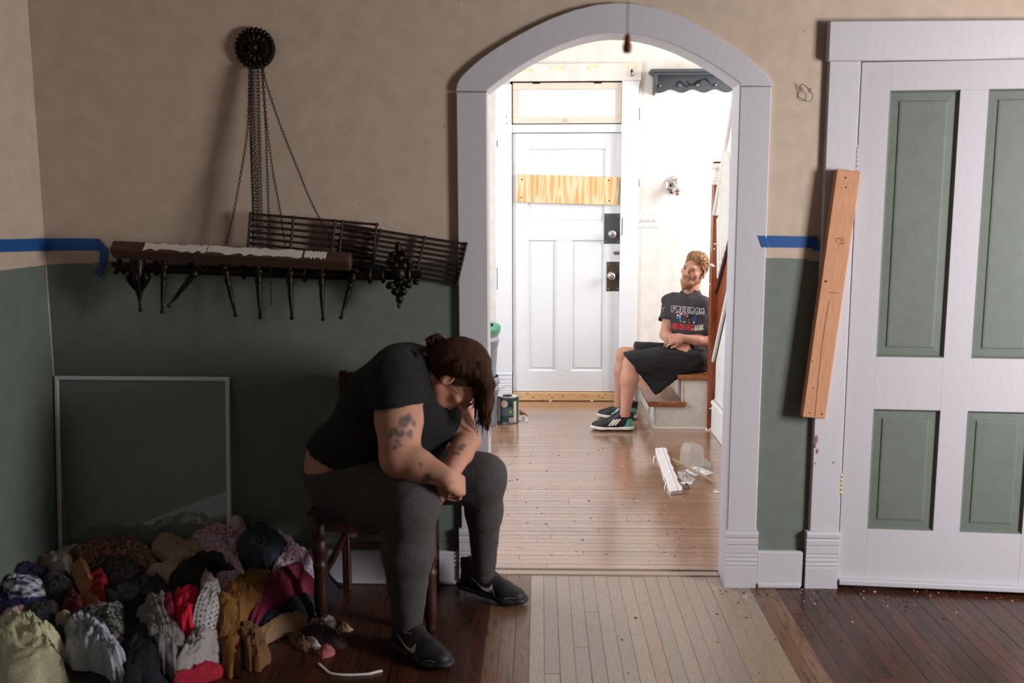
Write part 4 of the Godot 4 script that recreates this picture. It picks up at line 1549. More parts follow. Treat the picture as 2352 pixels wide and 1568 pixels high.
func can_spot(r: float, y: float, a: float, rad: float) -> ArrayMesh:
	var b := MB.new()
	b.smooth()
	for i in 20:
		var pts := []
		for q in [[0.0, 0.0], [cos(TAU * i / 20) * rad, sin(TAU * i / 20) * rad], [cos(TAU * (i + 1) / 20) * rad, sin(TAU * (i + 1) / 20) * rad]]:
			var t: float = a + q[0] / r
			pts.append(Vector3(sin(t) * r, y + q[1], cos(t) * r))
		b.tri(pts[0], pts[1], pts[2], Vector3(sin(a), 0, cos(a)))
	return b.done()


# ---------------------------------------------------------------- the chained fixture on the wall
func chain_mesh(pts: PackedVector3Array, link := 0.0125, wire := 0.0014) -> ArrayMesh:
	var b := MB.new()
	var c := Curve3D.new()
	for p in pts:
		c.add_point(p)
	var L := c.get_baked_length()
	var n := int(L / link)
	for i in n:
		var p0 := c.sample_baked(i * L / n)
		var p1 := c.sample_baked((i + 1) * L / n)
		var t := (p1 - p0).normalized()
		var B := basis_to(t) * Basis(Vector3.UP, 0.5 + PI * 0.5 * (i % 2))
		var loop := PackedVector3Array()
		for k in 9:
			var a := TAU * k / 8.0
			loop.append((p0 + p1) * 0.5 + B * Vector3(sin(a) * link * 0.34, cos(a) * link * 0.66, 0))
		b.tube(loop, wire, 4)
	return b.done()


func build_chandelier() -> void:
	var zr := ZW + 0.05
	var zb := ZW + 0.1
	var at := P(588, 112, ZW)
	var s := thing("chandelier", "ornate dark metal chandelier hung flat on the wall by chains from a round rosette", "chandelier", Vector3.ZERO)
	# rosette: two rings of petals round a boss
	var b := MB.new()
	var R := 0.077
	b.lathe(poly([Vector2(R, 0), Vector2(R * 0.98, 0.012), Vector2(R * 0.8, 0.022), Vector2(R * 0.5, 0.03), Vector2(0, 0.032)]), 32, Transform3D(Basis(Vector3.RIGHT, PI / 2), Vector3(at.x, at.y, ZW)))
	for i in 26:
		var a := TAU * i / 26.0
		b.ball(Vector3(at.x + cos(a) * R * 0.86, at.y + sin(a) * R * 0.86, ZW + 0.018), Vector3(0.015, 0.0085, 0.009), 8, 5, Basis(Vector3.BACK, a))
	for i in 14:
		var a := TAU * (i + 0.5) / 14.0
		b.ball(Vector3(at.x + cos(a) * R * 0.5, at.y + sin(a) * R * 0.5, ZW + 0.03), Vector3(0.021, 0.008, 0.009), 8, 5, Basis(Vector3.BACK, a))
	b.ball(Vector3(at.x, at.y, ZW + 0.04), Vector3(0.02, 0.02, 0.016), 12, 7)
	put("rosette", b.done(), M.antique, s)
	# chains
	var lines := [
		[[573, 150], [571, 260], [565, 325], [553, 398], [537, 486], [520, 560]],
		[[576, 150], [574, 260], [578, 400], [583, 566]], [[580, 150], [580, 300], [586, 440], [588, 566]],
		[[585, 150], [585, 300], [590, 440], [593, 566]], [[590, 150], [592, 300], [594, 440], [598, 566]],
		[[594, 150], [596, 260], [599, 420], [603, 566]], [[579, 150], [577, 330], [582, 480], [580, 566]],
		[[600, 150], [609, 270], [614, 407], [619, 562], [622, 630], [623, 700]], [[602, 150], [610, 262], [626, 389], [643, 481], [655, 566]],
		[[604, 150], [608, 178], [620, 219], [647, 297], [684, 389], [716, 467], [767, 562]]]
	for li in lines.size():
		var pts := []
		for q in lines[li]:
			var t := clampf((q[1] - 150) / 420.0, 0, 1)
			pts.append(P(q[0], q[1], lerpf(ZW + 0.03, zb + 0.01, t) + 0.012 * (li % 3)))
		put("chain", chain_mesh(bez(pts, 5)), M.darkmetal, s)
	# main bar with collars
	b = MB.new()
	var bar := [P(282, 612, zb), P(500, 620, zb), P(800, 632, zb), P(968, 630, zb)]
	b.tube(bez(bar, 6), rings([0.024, 0.026, 0.027, 0.024, 0.02], 19), 10, 0.8)
	for q in [[360, 614], [440, 617], [560, 622], [700, 628], [805, 632], [850, 632], [880, 631], [940, 630]]:
		var p := P(q[0], q[1], zb)
		b.ball(p, Vector3(0.014, 0.036, 0.028), 10, 6)
	put("bar", b.done(), M.antique, s)
	# hanging arms
	for q in [[378, 590, 372, 721, 1.0], [459, 612, 385, 706, 1.0], [514, 604, 542, 729, 1.0], [592, 600, 598, 734, 1.1], [664, 604, 671, 736, 1.1], [737, 606, 742, 738, 1.0], [815, 618, 782, 734, 1.0]]:
		var p0 := P(q[0], q[1], zb + 0.035)
		var p1 := P(q[2], q[3], zb + 0.05)
		var L := p0.distance_to(p1)
		var k: float = q[4]
		var pr := PackedVector2Array()
		for e in [[0.0, 0.02], [0.03, 0.022], [0.06, 0.012], [0.12, 0.01], [0.15, 0.017], [0.2, 0.017], [0.24, 0.01], [0.3, 0.0125], [0.36, 0.013], [0.4, 0.009], [0.44, 0.011], [0.7, 0.008], [0.93, 0.0045], [0.94, 0.008], [0.97, 0.009], [1.0, 0.0]]:
			pr.append(Vector2(e[1] * k, e[0] * L))
		b = MB.new()
		b.lathe(pr, 10, Transform3D(basis_to(p1 - p0), p0))
		put("arm", b.done(), M.antique, s)
	# leafy ornaments: big drop at the left, crown at the right, fleur at the left tip
	b = MB.new()
	var c := P(316, 600, zb + 0.03)
	b.lathe(poly([Vector2(0.0, 0.035), Vector2(0.03, 0.03), Vector2(0.03, 0.0), Vector2(0.024, -0.03), Vector2(0.028, -0.045), Vector2(0.02, -0.08), Vector2(0.014, -0.12), Vector2(0.006, -0.15), Vector2(0.005, -0.18), Vector2(0.009, -0.186), Vector2(0.007, -0.196), Vector2(0, -0.2)]), 12, Transform3D(Basis(), c))
	for k in 6:
		var a := TAU * k / 6.0 + 0.4
		b.tube(bez([c + Vector3(cos(a) * 0.02, -0.03, sin(a) * 0.02), c + Vector3(cos(a) * 0.042, -0.06, sin(a) * 0.04), c + Vector3(cos(a) * 0.03, -0.09, sin(a) * 0.03), c + Vector3(cos(a) * 0.01, -0.12, sin(a) * 0.01)], 3), rings([0.006, 0.012, 0.008, 0.003], 10), 6, 0.5)
	put("leaf_drop", b.done(), M.antique, s)
	b = MB.new()
	c = P(275, 612, zb)
	for k in 5:
		var a := TAU * k / 5.0 + 0.3
		b.ball(c + Vector3(cos(a), sin(a), 0) * 0.022, Vector3(0.017, 0.011, 0.01), 8, 5, Basis(Vector3.BACK, a))
	b.ball(c, Vector3(0.014, 0.014, 0.016), 8, 5)
	put("fleur", b.done(), M.antique, s)
	b = MB.new()
	c = P(916, 628, zb + 0.02)
	for q in [[0, 0.1, 0.014, 0.026], [-0.022, 0.075, 0.018, 0.012], [0.022, 0.078, 0.018, 0.012], [0, 0.06, 0.02, 0.024], [-0.036, 0.045, 0.02, 0.014], [0.036, 0.046, 0.02, 0.014], [-0.016, 0.03, 0.02, 0.02], [0.016, 0.03, 0.02, 0.02], [0, -0.035, 0.024, 0.022], [-0.034, -0.045, 0.019, 0.015], [0.034, -0.042, 0.019, 0.015], [-0.014, -0.07, 0.018, 0.017], [0.014, -0.07, 0.018, 0.017], [0, -0.1, 0.016, 0.02], [0, -0.122, 0.007, 0.014]]:
		b.ball(c + Vector3(q[0], q[1], 0.012 * sin(q[1] * 90.0)), Vector3(q[2], q[3], 0.014), 9, 6, Basis(Vector3.BACK, -q[0] * 16.0))
	b.ball(c, Vector3(0.03, 0.034, 0.03), 10, 6)
	b.ball(P(955, 648, zb), Vector3(0.014, 0.012, 0.012), 8, 5)
	put("leaf_crown", b.done(), M.antique, s)
	# an old board with flaking white paint laid along it
	var w := thing("timber", "old brown timber with flaking white paint lying along the chandelier", "board")
	var zt := zb + 0.055
	var e0 := P(260, 573, zt)
	var e1 := P(806, 601, zt)
	var X := basis_to(e1 - e0, Vector3.BACK)
	var T := Transform3D(Basis(X.y, X.z, X.x) * Basis(Vector3.RIGHT, 0.0), (e0 + e1) * 0.5)
	var L := e0.distance_to(e1)
	var dirx := (e1 - e0).normalized()
	var upv := (Vector3.UP - dirx * dirx.y).normalized()
	var B := Basis(dirx, upv, dirx.cross(upv)) * Basis(Vector3.RIGHT, 0.75)
	b = MB.new()
	b.box((e0 + e1) * 0.5, Vector3(L, 0.055, 0.05), 0.004, B)
	put("beam", b.done(), M.oldboard, w)
	var r := RandomNumberGenerator.new()
	r.seed = 12
	b = MB.new()
	for part in [[-0.36, -0.1], [-0.095, 0.3], [0.31, 0.4]]:
		var ring := PackedVector2Array()
		for i in 21:
			ring.append(Vector2(lerpf(part[0], part[1], i / 20.0) * L, 0.016 + r.randf_range(-0.006, 0.008)))
		for i in 21:
			ring.append(Vector2(lerpf(part[1], part[0], i / 20.0) * L, -0.021 + r.randf_range(-0.002, 0.006)))
		b.prism(ring, -0.0275, -0.0295, Transform3D(B * Basis(Vector3(1, 0, 0), Vector3(0, 0, 1), Vector3(0, -1, 0)), (e0 + e1) * 0.5), 0.0006)
	put("flaking_paint", b.done(), M.flakes, w)
	# two slatted iron grates behind
	grate("iron grate of thin bars standing behind the timber, under the chains", [576, 491, 870, 516, 857, 622, 569, 585], 8, [0.0, 0.335, 0.66, 0.72, 0.985], ZW + 0.045)
	grate("iron grate of thin bars tilted down towards the arch casing", [788, 516, 1074, 561, 1053, 652, 770, 606], 9, [0.0, 0.3, 0.655, 0.99], ZW + 0.025)


func grate(label: String, q: Array, bars: int, posts: Array, z: float) -> void:
	var s := thing("iron_grate", label, "grate", Vector3.ZERO, "iron grates by the chandelier")
	var a := P(q[0], q[1], z)
	var b := P(q[2], q[3], z)
	var c := P(q[4], q[5], z)
	var d := P(q[6], q[7], z)
	for i in bars:
		var t := (i + 0.0) / (bars - 1.0)
		var m := MB.new()
		m.tube(PackedVector3Array([a.lerp(d, t), b.lerp(c, t)]), 0.0052, 6)
		put("bar", m.done(), M.rust, s)
	for t: float in posts:
		var p := a.lerp(b, t)
		var o := d.lerp(c, t)
		var m := MB.new()
		var e := (o - p).normalized()
		m.box((p + o) * 0.5 + Vector3(0, 0, 0.003), Vector3(0.017, p.distance_to(o) + 0.016, 0.008), 0.002, basis_to(p - o))
		put("upright", m.done(), M.rust, s)


# ---------------------------------------------------------------- glazed white frame leaning under the chandelier
func build_frame() -> void:
	var tl := P(124, 862, ZW + 0.02)
	var tr := P(517, 860, ZW + 0.02)
	var w := tr.x - tl.x
	var h := 0.86
	var s := thing("framed_pane", "thin white framed glass pane leaning on the green wall above the clothes", "pane", Vector3((tl.x + tr.x) * 0.5 + 0.004, 0.012, ZW + 0.09))
	s.rotation = Vector3(atan2(-0.075, h), 0.0, -0.004)
	var b := MB.new()
	for q in [[-w / 2, 0.0, h / 2, 0.0165, h], [w / 2, 0.0, h / 2, 0.0165, h]]:
		b.box(Vector3(q[0], q[2], 0), Vector3(q[3], q[4], 0.014), 0.003)
	for y: float in [0.008, h - 0.002]:
		b.box(Vector3(0, y, 0), Vector3(w + 0.0165, 0.0165, 0.0145), 0.003)
	put("frame", b.done(), M.doorwhite, s)
	b = MB.new()
	b.box(Vector3(0, h / 2, -0.001), Vector3(w - 0.01, h - 0.02, 0.003))
	put("glass", b.done(), M.glass, s)
	# what it mirrors: a dark cabinet standing by the left wall near the camera
	s = thing("cabinet", "dark wooden cabinet by the left wall, seen only mirrored in the leaning pane", "cabinet", Vector3(-1.72, 0, -0.9))
	b = MB.new()
	b.box(Vector3(0, 0.4, 0), Vector3(0.42, 0.76, 0.7), 0.01)
	put("body", b.done(), M.oldboard, s)
	b = MB.new()
	b.box(Vector3(0, 0.8, 0), Vector3(0.46, 0.03, 0.74), 0.008)
	put("top", b.done(), M.oldboard, s)
	b = MB.new()
	b.box(Vector3(0.215, 0.42, 0), Vector3(0.02, 0.6, 0.6), 0.006)
	put("door", b.done(), M.oldboard, s)


# ---------------------------------------------------------------- tape, stud, wire, outlet, pull cord
func strip(b: MB, top: Array, bot: Array, out: Vector3) -> void:
	for i in top.size() - 1:
		b.quad(top[i], top[i + 1], bot[i + 1], bot[i], out)
		var k := out * 0.0008
		b.quad(top[i] - k, top[i + 1] - k, bot[i + 1] - k, bot[i] - k, -out)


func build_small_things() -> void:
	var z := ZW + 0.003
	var b := MB.new()
	var x := -1.9955
	strip(b, [PX(-20, 549, x) + Vector3(0, 0, 1.1), PX(-20, 549, x), PX(30, 549, x), PX(70, 548, x), Vector3(x, P(104, 547, z).y, ZW + 0.002)], [PX(-20, 580, x) + Vector3(0, 0, 1.1), PX(-20, 580, x), PX(30, 578, x), PX(70, 577, x), Vector3(x, P(104, 576, z).y, ZW + 0.002)], Vector3(1, 0, 0))
	strip(b, [P(104, 547, z), P(160, 547, z), P(228, 548, z), P(250, 574, z + 0.004)], [P(104, 576, z), P(160, 575, z), P(229, 575, z), P(236, 600, z + 0.002)], Vector3(0, 0, 1))
	strip(b, [P(228, 549, z + 0.004), P(229, 590, z + 0.004), P(226, 614, z + 0.012), P(213, 624, z + 0.02)], [P(250, 574, z + 0.004), P(245, 598, z + 0.006), P(236, 612, z + 0.012), P(233, 640, z + 0.02)], Vector3(0, 0, 1))
	tag(put("masking_tape", b.done(), M.bluetape), "long blue masking tape running round the left corner, its end dangling", "tape", "blue tape along the dado")
	b = MB.new()
	strip(b, [P(1741, 541, ZC + 0.002), P(1758, 541, ZC + 0.002), P(1762, 541, z), P(1862, 543, z), P(1876, 542, z + 0.004)], [P(1750, 568, ZC + 0.002), P(1764, 568, ZC + 0.002), P(1768, 568, z), P(1862, 569, z), P(1870, 569, z + 0.004)], Vector3(0, 0, 1))
	strip(b, [P(1862, 545, z + 0.006), P(1876, 541, z + 0.008), P(1880, 560, z + 0.012)], [P(1866, 572, z + 0.006), P(1872, 576, z + 0.01), P(1883, 575, z + 0.014)], Vector3(0, 0, 1))
	tag(put("masking_tape", b.done(), M.bluetape), "short blue masking tape between the arch casing and the leaning stud", "tape", "blue tape along the dado")
	# two-by-four nailed across the closet casing
	var zs := ZC + 0.004
	var t0 := P(1950, 391, zs + 0.038)
	var t1 := P(1869, 960, zs + 0.038)
	var s := thing("wooden_stud", "raw wooden stud nailed aslant over the closet door casing", "lumber")
	b = MB.new()
	var c := (t0 + t1) * 0.5
	c.z = zs + 0.019
	var B := basis_to(t0 - t1, Vector3.BACK)
	b.box(Vector3.ZERO, Vector3(0.0925, t0.distance_to(t1), 0.038), 0.003)
	var o := put("lumber", b.done(), M.stud, s, Transform3D(Basis(Vector3.BACK, atan2(t1.x - t0.x, t0.y - t1.y)), c))
	var zn := zs + 0.0385
	for q in [[1942, 408, 2.2], [1943, 430, 2.0], [1897, 646, 2.8], [1866, 829, 1.6], [1868, 891, 1.8], [1860, 948, 2.0], [1888, 951, 2.0]]:
		b = MB.new()
		b.ball(P(q[0], q[1], zn), Vector3(1, 1, 0.5) * q[2] * 0.0016, 8, 4)
		put("nail_hole", b.done(), M.gap, s)
	var r := RandomNumberGenerator.new()
	r.seed = 3
	b = MB.new()
	for row in 4:
		for k in 9:
			if r.randf() < 0.65:
				b.box(P(1918 + k * 2.4 + row, 547 + row * 4.0, zn), Vector3(r.randf_range(0.002, 0.0045), r.randf_range(0.001, 0.005), 0.0006))
	for k in 8:
		b.box(P(1903 + k * 2.8, 671 + k * 0.2, zn), Vector3(0.003, 0.003, 0.0006))
	put("ink_stamp", b.done(), mat(rgb(120, 82, 62), 0.7), s)
	b = MB.new()
	b.tube(bez([P(1872, 955, zn), P(1880, 870, zn), P(1893, 760, zn), P(1905, 690, zn)], 5), 0.0011, 4)
	put("grain_split", b.done(), mat(rgb(150, 100, 70), 0.8), s)
	# wire loop
	b = MB.new()
	z = ZW + 0.006
	b.tube(bez([P(1832, 220, ZW), P(1836, 210, z), P(1840, 194, z + 0.01), P(1852, 199, z + 0.015), P(1862, 211, z + 0.014), P(1867, 220, z + 0.012), P(1862, 232, z + 0.01), P(1850, 231, z + 0.008), P(1836, 223, z), P(1832, 220, ZW)], 5), 0.0013, 5)
	b.tube(bez([P(1852, 199, z + 0.015), P(1858, 206, z + 0.02), P(1862, 202, z + 0.018), P(1860, 212, z + 0.016), P(1855, 208, z + 0.016)], 5), 0.0013, 5)
	tag(put("wire_loop", b.done(), M.darkmetal), "twisted loop of thin wire sticking out of the beige wall by the closet", "wire")
	# outlet low on the wall behind the chair
	s = thing("wall_outlet", "cream outlet plate low on the green wall behind the chair", "outlet", P(811, 1217, ZW))
	b = MB.new()
	b.box(Vector3(0, 0, 0.003), Vector3(0.034, 0.06, 0.006), 0.002)
	put("plate", b.done(), M.creamtape, s)
	b = MB.new()
	for y: float in [-0.014, 0.014]:
		for k in [-1, 1]:
			b.box(Vector3(k * 0.004, y, 0.0065), Vector3(0.0015, 0.007, 0.001))
	put("slots", b.done(), M.black, s)
	# pull cord hanging near the camera
	var k := P(1441, 100, -1.75)
	s = thing("pull_cord", "wooden knob on a thin cord hanging in front of the arch", "pull cord", k)
	b = MB.new()
	b.tube(PackedVector3Array([Vector3(0, 0.015, 0), Vector3(-0.001, 0.4, 0), Vector3(0, 0.93, 0)]), 0.0013, 6)
	put("cord", b.done(), mat(rgb(150, 132, 110), 0.8), s)
	b = MB.new()
	b.lathe(poly([Vector2(0, 0.017), Vector2(0.004, 0.016), Vector2(0.006, 0.008), Vector2(0.006, 0.003), Vector2(0.0085, -0.005), Vector2(0.0085, -0.011), Vector2(0.006, -0.016), Vector2(0, -0.017)]), 16)
	put("knob", b.done(), mat(rgb(140, 76, 40), 0.4), s)


# ---------------------------------------------------------------- rubbish on the floors
func rag(called: String, label: String, cat: String, pts: Array, h: float, m: Material, sd: int, thick := 0.003, group := "", base := 0.0, stiff := false) -> MeshInstance3D:
	# a crumpled sheet whose outline lies through the given floor points
	var r := RandomNumberGenerator.new()
	r.seed = sd
	var c := Vector3.ZERO
	for p: Vector3 in pts:
		c += p / pts.size()
	var b := MB.new()
	var n := pts.size() * 3
	var grid := []
	var rn := 6
	for i in n:
		var t := float(i) / 3.0
		var k := int(t)
		var p: Vector3 = (pts[k] as Vector3).cubic_interpolate(pts[(k + 1) % pts.size()], pts[(k + pts.size() - 1) % pts.size()], pts[(k + 2) % pts.size()], t - k)
		if stiff:
			p = (pts[k] as Vector3).lerp(pts[(k + 1) % pts.size()], t - k)
		var row := []
		for j in rn + 1:
			var f := float(j) / rn
			var q := c.lerp(p, f)
			q.y = base + thick + (h * (1.0 - f * f) * (0.55 + 0.45 * sin(i * 1.9 + j * 1.3 + sd)) + h * 0.35 * r.randf() * (1.0 - f * 0.6)) * (1.0 if j < rn else 0.15)
			row.append(q)
		grid.append(row)
	if not stiff:
		b.smooth()
	for i in n:
		var A = grid[i]
		var B = grid[(i + 1) % n]
		for j in rn:
			b.quad(A[j], A[j + 1], B[j + 1], B[j], Vector3.UP)
		b.quad(A[rn], B[rn], Vector3(B[rn].x, base, B[rn].z), Vector3(A[rn].x, base, A[rn].z), A[rn] - c)
	b.flat()
	for i in n:
		var p: Vector3 = grid[i][rn]
		var q: Vector3 = grid[(i + 1) % n][rn]
		b.tri(Vector3(c.x, base, c.z), Vector3(p.x, base, p.z), Vector3(q.x, base, q.z), Vector3.DOWN)
	return tag(put(called, b.done(), m), label, cat, group)


func pf(q: Array) -> Array:
	var out := []
	for p in q:
		out.append(PF(p[0], p[1]))
	return out


func build_debris() -> void:
	# torn-off white trim board with ragged paint edges
	var r := RandomNumberGenerator.new()
	r.seed = 41
	var a0 := PF(1505, 1036)
	var a1 := PF(1540, 1137)
	var b0 := PF(1527, 1035)
	var b1 := PF(1565, 1134)
	var ring := PackedVector2Array()
	for i in 15:
		var t := i / 14.0
		var p := a0.lerp(a1, t)
		ring.append(Vector2(p.x + r.randf_range(-0.006, 0.003), p.z))
	for i in 15:
		var t := 1.0 - i / 14.0
		var p := b0.lerp(b1, t)
		ring.append(Vector2(p.x + r.randf_range(-0.002, 0.012), p.z))
	var b := MB.new()
	var X := Transform3D(Basis(Vector3(1, 0, 0), Vector3(0, 0, 1), Vector3(0, -1, 0)), Vector3.ZERO)
	b.prism(ring, -0.001, -0.022, X, 0.002)
	var s := thing("trim_board", "torn white trim board lying on the hall floor in front of the stairs", "board")
	put("board", b.done(), M.paper, s)
	b = MB.new()
	b.tube(PackedVector3Array([a0.lerp(b0, 0.62) + Vector3(0, 0.022, 0), a1.lerp(b1, 0.62) + Vector3(0, 0.022, 0)]), 0.004, 6)
	put("bead", b.done(), M.paper, s)
	b = MB.new()
	for q in [[1504, 1050, 1502, 1068], [1531, 1110, 1527, 1128], [1524, 1095, 1530, 1112]]:
		b.tube(bez([PF(q[0], q[1]) + Vector3(0, 0.01, 0), PF((q[0] + q[2]) * 0.5 - 2, (q[1] + q[3]) * 0.5) + Vector3(0, 0.006, 0), PF(q[2], q[3]) + Vector3(0, 0.003, 0)], 4), rings([0.005, 0.004, 0.001], 9), 5, 0.4)
	put("splinter", b.done(), M.paper, s)
	# long lath
	b = MB.new()
	var l0 := PF(1545, 1065) + Vector3(0, 0.03, 0)
	var l1 := PF(1646, 1114) + Vector3(0, 0.012, 0)
	b.tube(PackedVector3Array([l0, l0.lerp(l1, 0.5), l0.lerp(l1, 0.9), l1]), [0.014, 0.015, 0.013, 0.003], 4, 0.55)
	tag(put("wooden_lath", b.done(), M.oldlath), "thin splintered wooden lath lying across the scraps on the hall floor", "lath")
	# clear plastic tub, tipped
	var at := PF(1592, 1072)
	s = thing("plastic_tub", "crushed clear plastic tub among the scraps below the newel post", "container", at + Vector3(0, 0.001, -0.03))
	s.rotation = Vector3(0.0, 0.5, 0.0)
	b = MB.new()
	var pr := PackedVector2Array([Vector2(-0.062, 0), Vector2(0.062, 0), Vector2(0.05, 0.105), Vector2(0.03, 0.13), Vector2(-0.03, 0.135), Vector2(-0.052, 0.1)])
	b.prism(pr, -0.05, 0.05, Transform3D(), 0.012)
	put("tub", b.done(), M.plastic, s)
	b = MB.new()
	b.tube(PackedVector3Array([Vector3(-0.055, 0.09, 0.05), Vector3(0.05, 0.085, 0.052)]), 0.003, 5)
	b.tube(PackedVector3Array([Vector3(-0.06, 0.01, 0.052), Vector3(-0.053, 0.095, 0.05)]), 0.002, 5)
	put("rim", b.done(), M.plastic, s)
	var g := "scraps on the hall floor"
	rag("paper_scrap", "pale torn paper fan under the plastic tub, pointing right", "paper", pf([[1574, 1080], [1585, 1074], [1608, 1074], [1626, 1083], [1640, 1087], [1622, 1092], [1600, 1093], [1584, 1087]]), 0.02, M.paper, 1, 0.003, g, 0.0, true)
	rag("paper_scrap", "crumpled grey paper between the white board and the lath", "paper", pf([[1556, 1083], [1572, 1085], [1590, 1098], [1600, 1102], [1592, 1108], [1570, 1107], [1556, 1098]]), 0.018, M.greypaper, 2, 0.003, g, 0.0, true)
	rag("paper_scrap", "flat white chip of board in front of the grey paper", "paper", pf([[1563, 1108], [1578, 1107], [1592, 1107], [1588, 1113], [1564, 1112]]), 0.004, M.paper, 3, 0.003, g, 0.0, true)
	rag("plastic_scrap", "torn clear film right of the plastic tub", "plastic", pf([[1606, 1064], [1618, 1060], [1622, 1057], [1632, 1066], [1630, 1074], [1620, 1070], [1610, 1073]]), 0.03, M.plastic, 4, 0.002, g, 0.0, true)
	rag("plaster_lump", "dark lump of plaster beside the near end of the white board", "rubble", pf([[1570, 1118], [1576, 1112], [1583, 1118], [1582, 1124], [1573, 1123]]), 0.02, M.greyrubble, 5, 0.003, g)
	rag("wood_chip", "small yellow wood chip behind the white board", "wood chip", pf([[1555, 1065], [1566, 1064], [1566, 1068], [1556, 1068]]), 0.008, M.yellowchip, 6, 0.002, g)
	rag("wood_chip", "white splinter by the right jamb on the hall floor", "wood chip", pf([[1640, 1128], [1652, 1128], [1653, 1132], [1642, 1131]]), 0.006, M.paper, 7, 0.002, g)
	rag("plaster_lump", "white crumb of plaster at the foot of the newel post", "rubble", pf([[1620, 984], [1630, 979], [1640, 981], [1638, 987], [1624, 988]]), 0.03, M.hallwhite, 8, 0.004, g)
	# fallen white moulding leaning at the first step
	b = MB.new()
	b.tube(PackedVector3Array([PF(1478, 922) + Vector3(0.0, 0.06, 0.0), PF(1493, 953) + Vector3(0, 0.05, 0)]), 0.017, 6)
	tag(put("loose_moulding", b.done(), M.hallwhite), "loose white moulding stick fallen by the first stair", "moulding")
	b = MB.new()
	b.prism(poly([Vector2(0, 0), Vector2(0.03, 0), Vector2(-0.05, 0.14), Vector2(-0.075, 0.14)]), -0.01, 0.01, Transform3D(Basis(), PF(1500, 984)), 0.002)
	tag(put("loose_board", b.done(), M.hallwhite), "narrow white board propped at the corner of the stair skirt", "board")
	# dust and crumbs, too many to count
	b = MB.new()
	for k in 230:
		var p: Vector3
		if k < 120:
			p = Vector3(r.randf_range(-0.2, 1.15), 0.001, r.randf_range(-6.4, -4.0))
		elif k < 190:
			p = Vector3(r.randf_range(0.7, 1.6), 0.001, -3.78 + absf(r.randfn(0, 0.09)))
		else:
			p = Vector3(r.randf_range(-0.9, 2.0), 0.001, r.randf_range(-3.7, -2.9))
		var sz := r.randf_range(0.001, 0.0045)
		b.box(p, Vector3(sz * r.randf_range(0.6, 3.5), sz * 0.7, sz), 0.0, Basis(Vector3.UP, r.randf() * PI))
	var dust := put("floor_crumbs", b.done(), M.oldboard)
	dust.set_meta("kind", "stuff")
	tag(dust, "dark crumbs and splinters scattered over both floors", "dirt")
	b = MB.new()
	for k in 110:
		var p := Vector3(r.randf_range(0.8, 1.9), 0.001, -3.79 + absf(r.randfn(0, 0.12))) if k < 60 else Vector3(r.randf_range(-0.1, 1.15), 0.001, r.randf_range(-6.3, -4.2))
		var sz := r.randf_range(0.001, 0.004)
		b.box(p, Vector3(sz * r.randf_range(0.6, 2.5), sz * 0.7, sz), 0.0, Basis(Vector3.UP, r.randf() * PI))
	dust = put("paint_crumbs", b.done(), M.paper)
	dust.set_meta("kind", "stuff")
	tag(dust, "white paint crumbs along the closet sill and hall floor", "dirt")
	for q in [[1384, 1142, 1376, 1135], [1415, 1219, 1424, 1211], [1520, 1156, 1506, 1153], [1265, 1174, 1258, 1172]]:
		pass
	# bead string on the dark floor in front
	b = MB.new()
	var pts := bez([PF(733, 1527), PF(745, 1538), PF(758, 1548), PF(785, 1552), PF(812, 1552), PF(845, 1550), PF(862, 1546), PF(876, 1543)], 9)
	for i in pts.size():
		b.ball(pts[i] + Vector3(0, 0.004, 0), Vector3(0.0045, 0.0045, 0.0045), 7, 5)
	tag(put("bead_string", b.done(), M.paper), "string of small pale beads on the dark floor before the clothes", "beads")
	g = "scraps by the chair leg"
	rag("cloth_scrap", "mauve cloth scrap in front of the chair's left leg", "cloth", pf([[692, 1428], [716, 1424], [742, 1412], [766, 1418], [775, 1440], [764, 1462], [730, 1458], [706, 1446]]), 0.025, M.mauve, 11, 0.004, g, 0.0, true)
	rag("cloth_scrap", "mauve cloth scrap under the brown strip by the chair", "cloth", pf([[735, 1450], [770, 1444], [782, 1456], [776, 1480], [756, 1470], [738, 1462]]), 0.02, M.mauve, 12, 0.004, g, 0.0, true)
	rag("tan_scrap", "tan pointed scrap on the dark floor under the chair", "scrap", pf([[776, 1446], [786, 1428], [790, 1440], [812, 1446], [800, 1452], [784, 1452]]), 0.02, M.tan, 13, 0.003, g, 0.0, true)
	rag("brown_strip", "dark brown strip of cloth lying aslant over the scraps", "cloth", pf([[696, 1446], [712, 1446], [764, 1472], [798, 1478], [794, 1488], [764, 1488], [716, 1466]]), 0.045, M.brownstrip, 14, 0.004, g)
	rag("white_scrap", "white frayed scrap beside the red one on the floor", "scrap", pf([[704, 1464], [716, 1464], [730, 1478], [742, 1490], [724, 1494], [712, 1482]]), 0.02, M.paper, 15, 0.003, g, 0.0, true)
	rag("red_scrap", "coral red scrap of cloth at the front of the clothes pile", "scrap", pf([[730, 1498], [748, 1490], [766, 1492], [768, 1504], [744, 1512], [733, 1508]]), 0.03, M.coral, 16, 0.004, g)
	rag("dark_scrap", "brown patterned scrap left of the white one on the floor", "scrap", pf([[660, 1458], [684, 1456], [704, 1470], [716, 1492], [700, 1498], [676, 1484]]), 0.03, M.brownprint, 17, 0.004, g)


# ---------------------------------------------------------------- the heap of clothes
var hump: FastNoiseLite


func heap(x: float, z: float) -> float:
	var edge := -0.81 - 0.3 * smoothstep(-3.45, -2.9, z) - 0.03 * sin(z * 9.0)
	var side := smoothstep(0.0, 0.22, edge - x)
	var t := clampf((-2.75 - z) / 1.0, 0.0, 1.0)
	var left := 1.0 - 0.35 * smoothstep(-1.55, -2.0, x)
	return (0.035 + 0.16 * t * left + 0.035 * hump.get_noise_2d(x, z)) * side


